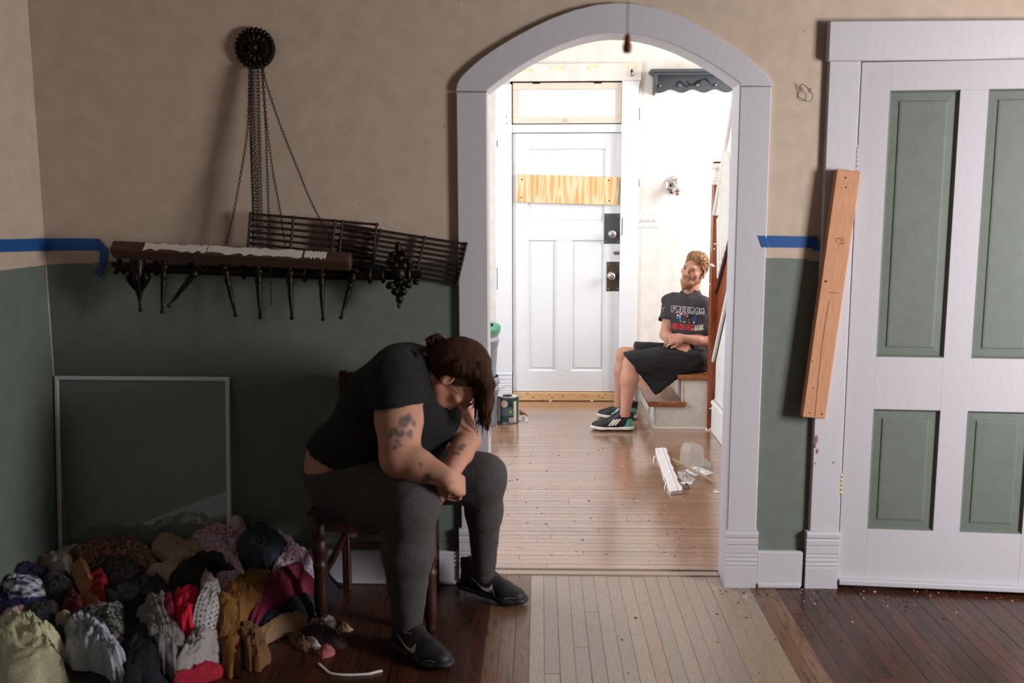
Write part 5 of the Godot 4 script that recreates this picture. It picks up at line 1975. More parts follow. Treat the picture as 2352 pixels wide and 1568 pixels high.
func PH(u: float, v: float) -> Vector3:          # where a sight line meets the heap
	var p := P(u, v, -2.5)
	var q := P(u, v, ZW + 0.02)
	for i in 160:
		var k := p.lerp(q, i / 159.0)
		if k.y < maxf(heap(k.x, k.z), 0.004):
			return k
	return q


func garment(called: String, label: String, cat: String, q: Array, m: Material, layer := 0.01, folds := 0.016, sd := 1, puff := 0.02) -> void:
	var outl := []
	var c := Vector3.ZERO
	for i in range(0, q.size(), 2):
		var p := PH(q[i] / 2.613, 1180.0 + q[i + 1] / 2.613)
		outl.append(p)
	for p: Vector3 in outl:
		c += p / outl.size()
	var nz := FastNoiseLite.new()
	nz.seed = sd
	nz.noise_type = FastNoiseLite.TYPE_SIMPLEX_SMOOTH
	nz.frequency = 6.0
	nz.fractal_type = FastNoiseLite.FRACTAL_RIDGED
	nz.fractal_octaves = 3
	nz.domain_warp_enabled = true
	nz.domain_warp_amplitude = 0.12
	nz.domain_warp_frequency = 5.0
	var ang := sd * 1.7
	var n := outl.size() * 8
	var rn := 20
	var b := MB.new()
	var g := []
	for i in n:
		var t := float(i) / 8.0
		var k := int(t)
		var p: Vector3 = (outl[k] as Vector3).cubic_interpolate(outl[(k + 1) % outl.size()], outl[(k + outl.size() - 1) % outl.size()], outl[(k + 2) % outl.size()], t - k)
		var row := PackedVector3Array()
		var wob := 1.0 + 0.06 * sin(i * 0.9 + sd) + 0.035 * sin(i * 2.3 + sd * 2)
		for j in rn + 1:
			var f := float(j) / rn
			var s := c.lerp(p, f * wob)
			var dx := (s.x - c.x) * cos(ang) + (s.z - c.z) * sin(ang)
			var fold := nz.get_noise_2d(s.x * (1.0 + 0.6 * cos(ang)), s.z * (1.0 + 0.6 * sin(ang)) * 1.3) * folds * 1.2 + sin(dx * 48.0 + 4.0 * nz.get_noise_2d(s.x + 9.0, s.z)) * folds * 0.3 + nz.get_noise_2d(s.x * 2.7 + 3.0, s.z * 2.7) * folds * 0.45
			var round_ := sqrt(maxf(0.0, 1.0 - pow(f, 4.0)))
			var y := heap(s.x, s.z) + layer * round_ + puff * 0.6 * (round_ - 0.2) + fold * (0.2 + 0.8 * (1.0 - pow(f, 3.0)))
			s.y = maxf(y, 0.004 + 0.004 * round_) if j < rn else maxf(heap(s.x, s.z) - 0.006, 0.002)
			s.z = maxf(s.z, ZW + 0.03)
			row.append(s)
		g.append(row)
	b.smooth()
	for i in n:
		var A: PackedVector3Array = g[i]
		var B: PackedVector3Array = g[(i + 1) % n]
		for j in rn:
			b.quad(A[j], A[j + 1], B[j + 1], B[j], Vector3(0, 1, 0.25))
	b.flat()
	var floorc := Vector3(c.x, 0.002, c.z)
	for i in n:
		b.tri(floorc, g[i][rn], g[(i + 1) % n][rn], Vector3.DOWN)
	tag(put(called, b.done(), m), label, cat, "clothes in the heap")


func cloth(c: Color, t: Texture2D = null, s := 7.0) -> StandardMaterial3D:
	c = Color(minf(c.r * 1.14, 1.0), minf(c.g * 1.14, 1.0), minf(c.b * 1.14, 1.0)) if c != Color.WHITE else c
	var m := mat(c, 0.92, t if t else M.weave, Vector3(s, s, s))
	m.rim_enabled = true
	m.rim = 0.25
	m.rim_tint = 0.6
	return m


func build_clothes() -> void:
	hump = FastNoiseLite.new()
	hump.seed = 4
	hump.frequency = 2.6
	hump.fractal_octaves = 2
	# bottom of the heap
	var b := MB.new()
	b.smooth()
	var nx := 40
	var nz := 34
	for i in nx:
		for j in nz:
			var pts := []
			for k in [[0, 0], [1, 0], [1, 1], [0, 1]]:
				var x := lerpf(-1.985, -0.72, float(i + k[0]) / nx)
				var z := lerpf(ZW + 0.03, -2.72, float(j + k[1]) / nz)
				pts.append(Vector3(x, maxf(heap(x, z) - 0.012, 0.001), z))
			if pts[0].y > 0.008 or pts[2].y > 0.008:
				b.quad(pts[0], pts[1], pts[2], pts[3], Vector3.UP)
	tag(put("clothes_underlayer", b.done(), cloth(rgb(34, 32, 38))), "dark clothes at the very bottom of the heap under the leaning white frame", "clothes", "clothes in the heap")
	var leopard := ramp_tex(0.05, [[0.0, rgb(30, 20, 18)], [0.3, rgb(50, 32, 26)], [0.42, rgb(150, 104, 84)], [1.0, rgb(176, 130, 108)]], 256, FastNoiseLite.TYPE_CELLULAR, 1, 5)
	var floral := ramp_tex(0.035, [[0.0, rgb(54, 44, 96)], [0.3, rgb(110, 90, 140)], [0.42, rgb(206, 196, 202)], [0.58, rgb(220, 206, 208)], [0.68, rgb(186, 74, 96)], [0.82, rgb(150, 44, 70)], [1.0, rgb(210, 180, 190)]], 256, FastNoiseLite.TYPE_SIMPLEX_SMOOTH, 4, 8, 20.0)
	var lace := ramp_tex(0.06, [[0.0, rgb(14, 14, 16)], [0.55, rgb(22, 21, 24)], [0.66, rgb(70, 60, 52)], [1.0, rgb(96, 84, 70)]], 256, FastNoiseLite.TYPE_SIMPLEX_SMOOTH, 4, 11, 15.0)
	var bw := ramp_tex(0.04, [[0.0, rgb(18, 18, 20)], [0.5, rgb(26, 26, 28)], [0.58, rgb(180, 178, 170)], [0.72, rgb(190, 186, 176)], [0.8, rgb(24, 24, 26)], [1.0, rgb(20, 20, 22)]], 256, FastNoiseLite.TYPE_SIMPLEX_SMOOTH, 3, 13, 25.0)
	var denim := ramp_tex(0.12, [[0.0, rgb(30, 38, 48)], [0.5, rgb(44, 54, 66)], [1.0, rgb(70, 78, 88)]], 256, FastNoiseLite.TYPE_SIMPLEX_SMOOTH, 4, 15)
	var check := grid_tex(rgb(176, 170, 166), rgb(62, 60, 62), 8)
	var stripes := stripe_tex(rgb(196, 196, 204), rgb(50, 52, 92), 7)
	var W := Color.WHITE
	var white := rgb(196, 186, 180)
	garment("lace_top", "white lace top draped at the foot of the frame's left post", "clothes", [310, 270, 390, 235, 500, 220, 520, 250, 400, 290], cloth(white), 0.02, 0.012, 1)
	garment("leopard_dress", "brown leopard print dress at the back of the heap against the pane", "clothes", [395, 270, 600, 190, 760, 150, 860, 190, 940, 300, 900, 370, 700, 340, 520, 330], cloth(W, leopard, 5.0), 0.03, 0.016, 2)
	garment("beige_sweater", "tan beige sweater at the back beside the leopard print", "clothes", [905, 215, 990, 158, 1070, 170, 1120, 210, 1235, 260, 1150, 310, 1060, 330, 970, 280], cloth(rgb(168, 146, 122)), 0.035, 0.02, 3)
	garment("floral_dress", "pink white and violet floral dress at the back below the frame's right post", "dress", [1120, 180, 1240, 110, 1340, 100, 1510, 170, 1520, 220, 1440, 310, 1480, 430, 1380, 370, 1250, 300, 1165, 215], cloth(W, floral, 4.0), 0.045, 0.02, 4)
	garment("floral_blouse", "pink floral blouse hanging down the right side behind the chair leg", "clothes", [1610, 105, 1720, 160, 1800, 230, 1870, 300, 1875, 390, 1750, 350, 1650, 440, 1640, 330, 1720, 270], cloth(W, floral, 4.6), 0.03, 0.018, 5)
	garment("denim_jacket", "crumpled dark denim jacket on top of the floral dress", "jacket", [1520, 110, 1580, 78, 1625, 120, 1680, 200, 1735, 270, 1620, 385, 1500, 370, 1405, 275, 1440, 210, 1510, 190], cloth(W, denim, 4.0), 0.06, 0.024, 6)
	garment("white_sock", "pale pink wadded sock at the top of the heap beside the frame", "sock", [1360, 110, 1420, 72, 1470, 105, 1485, 170, 1420, 180, 1380, 150], cloth(rgb(206, 186, 184)), 0.07, 0.012, 7, 0.03)
	garment("cream_scarf", "cream scarf curling through the middle of the heap", "scarf", [885, 375, 1000, 350, 1120, 300, 1230, 275, 1240, 300, 1110, 350, 1050, 440, 960, 410], cloth(rgb(176, 160, 142)), 0.035, 0.014, 8)
	garment("floral_scrap", "pink floral fold in the middle beside the black sweater", "clothes", [1290, 400, 1430, 385, 1445, 450, 1370, 505, 1300, 460], cloth(W, floral, 5.0), 0.03, 0.012, 9)
	garment("black_sweater", "plain black sweater rolled up in the middle of the heap", "sweater", [1035, 410, 1130, 330, 1280, 292, 1410, 380, 1290, 410, 1300, 480, 1200, 525, 1080, 515, 1025, 460], cloth(rgb(16, 16, 18)), 0.06, 0.016, 10, 0.03)
	garment("black_lace_top", "black lace top with brown flecks left of the centre", "clothes", [590, 350, 700, 295, 840, 340, 790, 420, 650, 450, 580, 410], cloth(W, lace, 5.0), 0.045, 0.016, 11)
	garment("black_dress", "long black dress running from the middle to the front of the heap", "dress", [630, 490, 830, 395, 960, 395, 1050, 480, 1060, 535, 900, 570, 830, 650, 900, 800, 970, 1030, 750, 1040, 745, 620, 630, 560], cloth(rgb(22, 22, 30)), 0.03, 0.018, 12)
	garment("dark_shawl", "black printed shawl over the purple clothes at the left", "clothes", [265, 440, 420, 425, 445, 500, 340, 570, 265, 530], cloth(W, lace, 7.0), 0.05, 0.016, 13)
	garment("navy_sweatshirt", "dark navy sweatshirt at the left edge near the corner", "sweater", [-30, 430, 100, 345, 200, 338, 310, 400, 290, 465, 180, 500, 80, 470, -30, 500], cloth(rgb(40, 34, 66)), 0.05, 0.02, 14, 0.03)
	garment("white_hoodie", "pale grey wadded hoodie under the leaning white frame's left post", "sweater", [145, 325, 220, 288, 310, 296, 425, 285, 430, 385, 350, 425, 270, 375], cloth(rgb(180, 168, 158)), 0.04, 0.022, 15, 0.025)
	garment("purple_leggings", "blue violet leggings at the left edge below the striped shirt", "clothes", [-30, 480, 40, 570, 250, 555, 275, 600, 80, 650, -30, 680], cloth(rgb(46, 42, 90)), 0.03, 0.016, 16)
	garment("striped_shirt", "white and blue striped shirt at the left edge of the heap", "shirt", [5, 500, 75, 430, 120, 480, 275, 495, 280, 560, 150, 590, 40, 570], cloth(W, stripes, 5.0), 0.06, 0.018, 17)
	garment("red_shirt", "bright red shirt beside the tan board left of centre", "shirt", [490, 490, 600, 385, 655, 430, 620, 490, 640, 590, 520, 520], cloth(rgb(150, 22, 34)), 0.045, 0.018, 18)
	garment("maroon_cloth", "dark red cloth below the tan board at the left", "clothes", [380, 570, 440, 495, 505, 600, 480, 680, 375, 650], cloth(rgb(96, 26, 38)), 0.04, 0.016, 19)
	garment("pink_shirt", "dusty pink shirt at the left edge above the yellow blanket", "shirt", [-30, 690, 185, 612, 150, 700, -30, 740], cloth(rgb(164, 116, 122)), 0.04, 0.012, 20)
	garment("charcoal_hat", "charcoal knitted cap left of the maroon cloth", "hat", [145, 690, 200, 605, 365, 598, 350, 700, 260, 735, 180, 720], cloth(rgb(48, 48, 52)), 0.055, 0.014, 21, 0.035)
	garment("black_slip", "black lace slip behind the yellow blanket", "clothes", [275, 720, 405, 740, 395, 870, 300, 860], cloth(W, lace, 8.0), 0.03, 0.014, 22)
	garment("yellow_blanket", "pale yellow blanket bunched in the near left corner", "blanket", [-30, 735, 150, 695, 260, 765, 315, 860, 390, 870, 345, 950, 385, 1050, -30, 1060], cloth(rgb(206, 200, 166)), 0.07, 0.026, 23, 0.035)
	garment("tan_strap", "small beige cloth end beside the grey blue tunic", "clothes", [335, 690, 430, 665, 410, 720, 350, 722], cloth(rgb(170, 150, 130)), 0.05, 0.01, 24)
	garment("printed_skirt", "black and white printed skirt left of the black dress", "skirt", [485, 655, 600, 585, 745, 600, 755, 800, 700, 860, 640, 745, 520, 710], cloth(W, bw, 4.0), 0.05, 0.016, 25)
	garment("grey_tunic", "pale grey blue tunic at the front left of the black dress", "shirt", [395, 730, 470, 675, 560, 730, 640, 780, 705, 850, 755, 905, 752, 1000, 690, 1025, 600, 945, 430, 915, 388, 835], cloth(rgb(170, 174, 184)), 0.06, 0.028, 26, 0.03)
	garment("grey_hoodie", "crumpled grey hoodie in front of the hot pink shirt", "sweater", [815, 645, 900, 555, 1005, 555, 1000, 690, 1100, 800, 1135, 870, 1060, 1000, 960, 905, 880, 790], cloth(rgb(124, 118, 118)), 0.06, 0.026, 27)
	garment("burgundy_sweater", "burgundy red sweater at the right edge by the chair leg", "sweater", [1630, 450, 1760, 355, 1845, 370, 1885, 500, 1760, 570, 1560, 705, 1505, 690, 1590, 570], cloth(rgb(122, 34, 60)), 0.05, 0.02, 28, 0.03)
	garment("navy_trousers", "dark navy trousers under the burgundy sweater at the right edge", "trousers", [1885, 540, 1895, 615, 1760, 660, 1580, 725, 1555, 705, 1760, 575], cloth(rgb(34, 36, 48)), 0.035, 0.014, 29)
	garment("hot_pink_shirt", "hot pink red shirt in the middle front of the heap", "shirt", [1035, 560, 1100, 505, 1205, 520, 1205, 700, 1150, 805, 1080, 745, 1030, 640], cloth(rgb(206, 24, 56)), 0.055, 0.018, 30, 0.03)
	garment("wine_sock", "small wine red sock left of the hot pink shirt", "sock", [975, 625, 1040, 585, 1055, 680, 990, 690], cloth(rgb(130, 24, 48)), 0.065, 0.012, 31, 0.03)
	garment("crochet_vest", "grey white openwork vest standing up right of the hot pink shirt", "vest", [1205, 500, 1240, 425, 1295, 475, 1345, 550, 1315, 770, 1155, 790, 1200, 650], cloth(W, check, 9.0), 0.075, 0.014, 32, 0.025)
	garment("grey_shirt", "light grey shirt at the front below the openwork vest", "shirt", [1145, 795, 1315, 765, 1335, 905, 1280, 970, 1060, 1005, 1105, 890], cloth(rgb(156, 150, 148)), 0.065, 0.02, 33)
	garment("red_hem", "red hem sticking out at the very front under the grey shirt", "clothes", [1050, 995, 1300, 940, 1345, 975, 1100, 1025], cloth(rgb(160, 24, 46)), 0.03, 0.01, 34)
	garment("mustard_coat", "mustard brown coat heaped right of the openwork vest", "coat", [1400, 500, 1600, 385, 1645, 530, 1560, 650, 1480, 690, 1420, 820, 1450, 985, 1325, 950, 1310, 720, 1280, 595, 1350, 560], cloth(rgb(126, 84, 38)), 0.065, 0.026, 35, 0.03)
	garment("coat_sleeve", "mustard brown sleeve turned back at the front right", "coat", [1430, 740, 1560, 755, 1625, 865, 1560, 945, 1480, 935, 1410, 800], cloth(rgb(112, 78, 46)), 0.06, 0.022, 36, 0.03)
	garment("coat_belt", "tan cloth belt trailing from the mustard coat over the floor", "belt", [1550, 750, 1740, 675, 1835, 665, 1830, 705, 1700, 735, 1580, 785], cloth(rgb(142, 112, 82)), 0.05, 0.01, 37)
	# a length of raw board sticking out of the heap
	var s := thing("board_offcut", "tan board offcut sticking up out of the heap between the red shirts", "board")
	var p0 := PH(590 / 2.613, 1180 + 600 / 2.613)
	var p1 := PH(455 / 2.613, 1180 + 300 / 2.613) + Vector3(0, 0.1, 0.05)
	p1 = P(466 / 2.613, 1180 + 300 / 2.613, p0.z - 0.28)
	b = MB.new()
	b.box((p0 + p1) * 0.5, Vector3(0.055, p0.distance_to(p1), 0.035), 0.002, basis_to(p1 - p0, Vector3(0.3, 0.2, 1)))
	put("board", b.done(), mat(rgb(176, 122, 76), 0.75, M.grain, Vector3(4, 4, 1)), s)


func grid_tex(a: Color, c: Color, n: int) -> ImageTexture:
	var im := Image.create(256, 256, false, Image.FORMAT_RGB8)
	im.fill(a)
	var k := 256 / n
	for i in n:
		for j in n:
			im.fill_rect(Rect2i(i * k + k / 4, j * k + k / 4, k / 2, k / 2), c)
	return ImageTexture.create_from_image(im)


func stripe_tex(a: Color, c: Color, n: int) -> ImageTexture:
	var im := Image.create(256, 256, false, Image.FORMAT_RGB8)
	im.fill(a)
	for i in n:
		im.fill_rect(Rect2i(0, int(i * 256.0 / n), 256, int(110.0 / n)), c)
	return ImageTexture.create_from_image(im)


# ---------------------------------------------------------------- chair
func turned(p0: Vector3, p1: Vector3, prof: Array) -> ArrayMesh:
	var L := p0.distance_to(p1)
	var pr := PackedVector2Array()
	for q in prof:
		pr.append(Vector2(q[1], q[0] * L))
	var b := MB.new()
	b.lathe(pr, 14, Transform3D(basis_to(p1 - p0), p0))
	return b.done()


func build_chair() -> void:
	var s := thing("wooden_chair", "dark reddish wooden chair with turned front legs, the seated woman on it", "chair")
	var fl := P(736, 1330, -3.42)
	var fr := P(988, 1330, -3.36)
	var rl := P(797, 1300, -3.74)
	var rr := P(1000, 1300, -3.755)
	var sy := 0.43
	var m: Material = M.chairwood
	var prof := [[0.0, 0.0], [0.0, 0.016], [0.03, 0.02], [0.08, 0.017], [0.12, 0.024], [0.3, 0.025], [0.52, 0.023], [0.56, 0.028], [0.58, 0.026], [0.6, 0.019], [0.63, 0.026], [0.66, 0.024], [0.68, 0.029], [0.78, 0.027], [0.8, 0.022], [0.82, 0.028], [0.99, 0.028], [1.0, 0.0]]
	for p: Vector3 in [fl, fr]:
		put("leg", turned(Vector3(p.x, 0, p.z), Vector3(p.x, sy - 0.02, p.z), prof), m, s)
	for p: Vector3 in [rl, rr]:
		var b := MB.new()
		b.box(Vector3(p.x, sy * 0.5, p.z), Vector3(0.032, sy, 0.034), 0.005)
		put("leg", b.done(), m, s)
		b = MB.new()
		b.box(Vector3(p.x, sy + 0.235, p.z - 0.018), Vector3(0.034, 0.49, 0.03), 0.007, Basis(Vector3.RIGHT, -0.06))
		put("back_post", b.done(), m, s)
	# seat and rails
	var b := MB.new()
	var X := Transform3D(Basis(Vector3(1, 0, 0), Vector3(0, 0, 1), Vector3(0, -1, 0)), Vector3(0, sy, 0))
	b.prism(poly([Vector2(fl.x - 0.035, fl.z + 0.035), Vector2(fr.x + 0.035, fr.z + 0.035), Vector2(rr.x + 0.02, rr.z - 0.015), Vector2(rl.x - 0.02, rl.z - 0.015)]), 0.0, -0.026, X, 0.006)
	put("seat", b.done(), m, s)
	for e in [[fl, fr], [rl, rr], [fl, rl], [fr, rr]]:
		var p := Vector3(e[0].x, sy - 0.035, e[0].z)
		var q := Vector3(e[1].x, sy - 0.035, e[1].z)
		b = MB.new()
		b.box((p + q) * 0.5, Vector3(0.02, p.distance_to(q), 0.062), 0.003, basis_to(q - p))
		put("apron", b.done(), m, s)
	for e in [[fl, rl, 0.165, 0.24], [fr, rr, 0.165, 0.24], [rl, rr, 0.19, 0.19]]:
		b = MB.new()
		b.tube(PackedVector3Array([Vector3(e[0].x, e[2], e[0].z), Vector3((e[0].x + e[1].x) * 0.5, (e[2] + e[3]) * 0.5, (e[0].z + e[1].z) * 0.5), Vector3(e[1].x, e[3], e[1].z)]), [0.011, 0.016, 0.011], 8)
		put("stretcher", b.done(), m, s)
	for y: float in [0.66, 0.86]:
		b = MB.new()
		var p := Vector3(rl.x, y, rl.z - 0.02)
		var q := Vector3(rr.x, y, rr.z - 0.02)
		b.box((p + q) * 0.5, Vector3(0.09, p.distance_to(q) + 0.03, 0.018), 0.005, basis_to(q - p, Vector3.BACK))
		put("back_rail", b.done(), m, s)


# ---------------------------------------------------------------- people: shared builders
func merged(list: Array) -> ArrayMesh:           # several shells as one mesh
	var st := SurfaceTool.new()
	st.begin(Mesh.PRIMITIVE_TRIANGLES)
	for q in list:
		st.append_from(q[0], 0, q[1])
	return st.commit()


func head_field(cell: float, beard: bool) -> Field:     # own axes: y up, z the way the face looks, between the ears
	var f := Field.new(Vector3(-0.105, -0.165, -0.125), Vector3(0.105, 0.15, 0.145), cell)
	f.ell(Vector3(0, 0.042, -0.014), Vector3(0.073, 0.09, 0.095), 0.02)
	f.ell(Vector3(0, -0.02, 0.035), Vector3(0.06, 0.085, 0.058), 0.03)
	f.cap(Vector3(-0.045, -0.05, 0.0), Vector3(-0.012, -0.092, 0.07), 0.022, 0.02, 0.03)
	f.cap(Vector3(0.045, -0.05, 0.0), Vector3(0.012, -0.092, 0.07), 0.022, 0.02, 0.03)
	f.cap(Vector3(0, -0.05, -0.03), Vector3(0, -0.16, -0.045), 0.052, 0.056, 0.03)
	for s: float in [-1.0, 1.0]:
		f.ell(Vector3(s * 0.042, -0.008, 0.066), Vector3(0.024, 0.02, 0.02), 0.02)
	f.cap(Vector3(-0.034, 0.036, 0.082), Vector3(0.034, 0.036, 0.082), 0.012, 0.012, 0.02)
	for s: float in [-1.0, 1.0]:
		f.ell(Vector3(s * 0.031, 0.016, 0.102), Vector3(0.019, 0.012, 0.016), 0.012, Basis(), true)
		f.ell(Vector3(s * 0.031, 0.017, 0.079), Vector3(0.013, 0.0115, 0.0125), 0.003)
		f.cap(Vector3(s * 0.018, 0.024, 0.09), Vector3(s * 0.044, 0.022, 0.084), 0.0042, 0.004, 0.005)
	f.cap(Vector3(0, 0.026, 0.088), Vector3(0, -0.016, 0.112), 0.008, 0.0125, 0.012)
	for s: float in [-1.0, 1.0]:
		f.ell(Vector3(s * 0.012, -0.021, 0.1), Vector3(0.0085, 0.008, 0.01), 0.008)
	f.cap(Vector3(-0.02, -0.049, 0.087), Vector3(0.02, -0.049, 0.087), 0.006, 0.006, 0.01)
	f.cap(Vector3(-0.016, -0.06, 0.088), Vector3(0.016, -0.06, 0.088), 0.0065, 0.0065, 0.008)
	f.ell(Vector3(0, -0.092, 0.082), Vector3(0.022, 0.018, 0.018), 0.02)
	for s: float in [-1.0, 1.0]:
		var B := Basis(Vector3.UP, s * 0.35)
		f.ell(Vector3(s * 0.078, 0.0, -0.008), Vector3(0.009, 0.032, 0.021), 0.006, B)
		f.ell(Vector3(s * 0.088, 0.003, -0.002), Vector3(0.007, 0.02, 0.011), 0.004, B, true)
	if beard:
		f.cap(Vector3(0, -0.098, 0.078), Vector3(0, -0.122, 0.086), 0.027, 0.015, 0.015)
		f.cap(Vector3(-0.03, -0.075, 0.066), Vector3(0.03, -0.075, 0.066), 0.018, 0.018, 0.015)
		f.cap(Vector3(-0.024, -0.04, 0.09), Vector3(0.024, -0.04, 0.09), 0.006, 0.006, 0.006)
		var nz := FastNoiseLite.new()
		nz.frequency = 130.0
		var i := 0
		for z in f.nz:
			for y in f.ny:
				for x in f.nx:
					if absf(f.d[i]) < 0.012:
						var p := f.o + Vector3(x, y, z) * f.h
						if p.y < -0.062 and p.z > 0.03:
							f.d[i] += 0.0035 * nz.get_noise_3dv(p)
					i += 1
	return f


# own axes: y from the wrist to the fingers, x to the thumb's side (side 1) , z out of the back of the hand
func hand_mesh(side: float, curl: Array, spread: float, thumb: Vector3, paint: Paint, cell := 0.0032) -> ArrayMesh:
	var f := Field.new(Vector3(-0.085, -0.06, -0.11), Vector3(0.085, 0.2, 0.05), cell)
	f.cap(Vector3(0, -0.006, 0), Vector3(0, 0.02, 0), 0.0285, 0.029, 0.01, Vector3(0, 0, 1), 0.8)
	f.box(Vector3(0, 0.048, 0.0), Vector3(0.026, 0.034, 0.002), 0.0115, 0.015)
	f.cap(Vector3(side * 0.014, 0.02, -0.006), Vector3(side * 0.03, 0.045, -0.008), 0.016, 0.013, 0.012)
	f.cap(Vector3(-side * 0.024, 0.015, -0.006), Vector3(-side * 0.03, 0.06, -0.004), 0.014, 0.012, 0.012)
	var base := [0.03, 0.0105, -0.0105, -0.03]
	var lens := [[0.042, 0.026, 0.021], [0.046, 0.03, 0.023], [0.043, 0.028, 0.022], [0.034, 0.021, 0.019]]
	for k in 4:
		var p := Vector3(side * base[k], 0.082 - 0.006 * absf(k - 1.3), 0.0)
		var a := 0.0
		var lean: float = side * spread * (1.2 - k) * 0.5
		for j in 3:
			a += curl[k] * ([0.75, 1.1, 0.75][j] as float)
			var dir := Vector3(sin(lean) * cos(a), cos(lean) * cos(a), -sin(a))
			var ln: float = lens[k][j]
			var q := p + dir * ln
			f.cap(p, q, 0.0092 - 0.0009 * j - (0.001 if k == 3 else 0.0), 0.0086 - 0.001 * j - (0.001 if k == 3 else 0.0), 0.004)
			p = q
	var t0 := Vector3(side * 0.026, 0.022, -0.008)
	var t1 := t0 + Vector3(side * thumb.x, thumb.y, thumb.z).normalized() * 0.04
	var t2 := t1 + Vector3(side * (thumb.x * 0.5 - 0.25), thumb.y + 0.3, thumb.z - 0.25).normalized() * 0.032
	f.cap(t0, t1, 0.0135, 0.0105, 0.01)
	f.cap(t1, t2, 0.0105, 0.0085, 0.004)
	return f.mesh(paint)


class Flesh extends Paint:
	var base := Color(0.42, 0.2, 0.13)
	var red := Color(0.42, 0.15, 0.1)
	var nz := FastNoiseLite.new()

	func _init() -> void:
		nz.frequency = 14.0

	func tint(p: Vector3, _n: Vector3) -> Color:
		return base.lerp(red, clampf(0.3 + 0.8 * nz.get_noise_3dv(p), 0, 1))


class Inked extends Flesh:             # skin with blurred tattoos at marked spots
	var spots := []

	func tint(p: Vector3, n: Vector3) -> Color:
		var c := super.tint(p, n)
		for s in spots:
			var at: Vector3 = s[0]
			var v := p - at
			if v.length() > s[1] * 2.2:
				continue
			var k: float = v.length() / (s[1] * 1.22) + 0.75 * nz.get_noise_3dv(p * s[2])
			c = c.lerp(Color(0.065, 0.06, 0.06), 0.75 * (1.0 - smoothstep(0.55, 0.85, k)))
		return c


class ManFace extends Flesh:
	func tint(p: Vector3, n: Vector3) -> Color:
		var c := super.tint(p, n)
		var ax := absf(p.x)
		var hairc := Color(0.2, 0.1, 0.045)
		if p.z > 0.06:
			var e := Vector2((ax - 0.031) / 0.0105, (p.y - 0.0165) / 0.0048)
			if e.length() < 1.0 and p.z > 0.082:
				var iris := Vector2((p.x - signf(p.x) * 0.031) / 0.0056, (p.y - 0.0165) / 0.006).length()
				return Color(0.03, 0.03, 0.035) if iris < 1.15 else Color(0.36, 0.3, 0.27)
			if absf(p.y - 0.0235 + (ax - 0.03) * 0.1) < 0.0025 and absf(ax - 0.031) < 0.013:
				c = c.lerp(Color(0.1, 0.05, 0.035), 0.8)
			var brow := absf(p.y - 0.036 + pow((ax - 0.028) * 9.0, 2.0) * 0.06)
			if brow < 0.005 and ax > 0.012 and ax < 0.05:
				c = c.lerp(hairc, 0.75)
			if p.y > -0.068 and p.y < -0.046 and ax < 0.024 and p.z > 0.08:
				c = c.lerp(Color(0.4, 0.13, 0.11), 0.85) if absf(p.y + 0.054) > 0.0018 else Color(0.1, 0.03, 0.03)
			if p.y < -0.031 and p.y > -0.046 and ax < 0.032 and p.z > 0.08:
				c = c.lerp(hairc, 0.85)
			if p.y < -0.026 and ax < 0.01 and ax > 0.004 and p.y > -0.03:
				c = c.lerp(Color(0.08, 0.03, 0.02), 0.7)
		if p.y < -0.067 and p.z > 0.035:
			c = c.lerp(hairc * 1.35, 0.9 * smoothstep(-0.067, -0.078, p.y))
		elif p.y < -0.02 and p.z > 0.0 and ax > 0.04 and p.y < -0.03:
			c = c.lerp(hairc, 0.35 * smoothstep(-0.02, -0.05, p.y))
		return c


func skin_mat(rough := 0.6) -> StandardMaterial3D:
	var m := StandardMaterial3D.new()
	m.vertex_color_use_as_albedo = true
	m.roughness = rough
	m.metallic_specular = 0.35
	m.subsurf_scatter_enabled = true
	m.subsurf_scatter_strength = 0.08
	return m


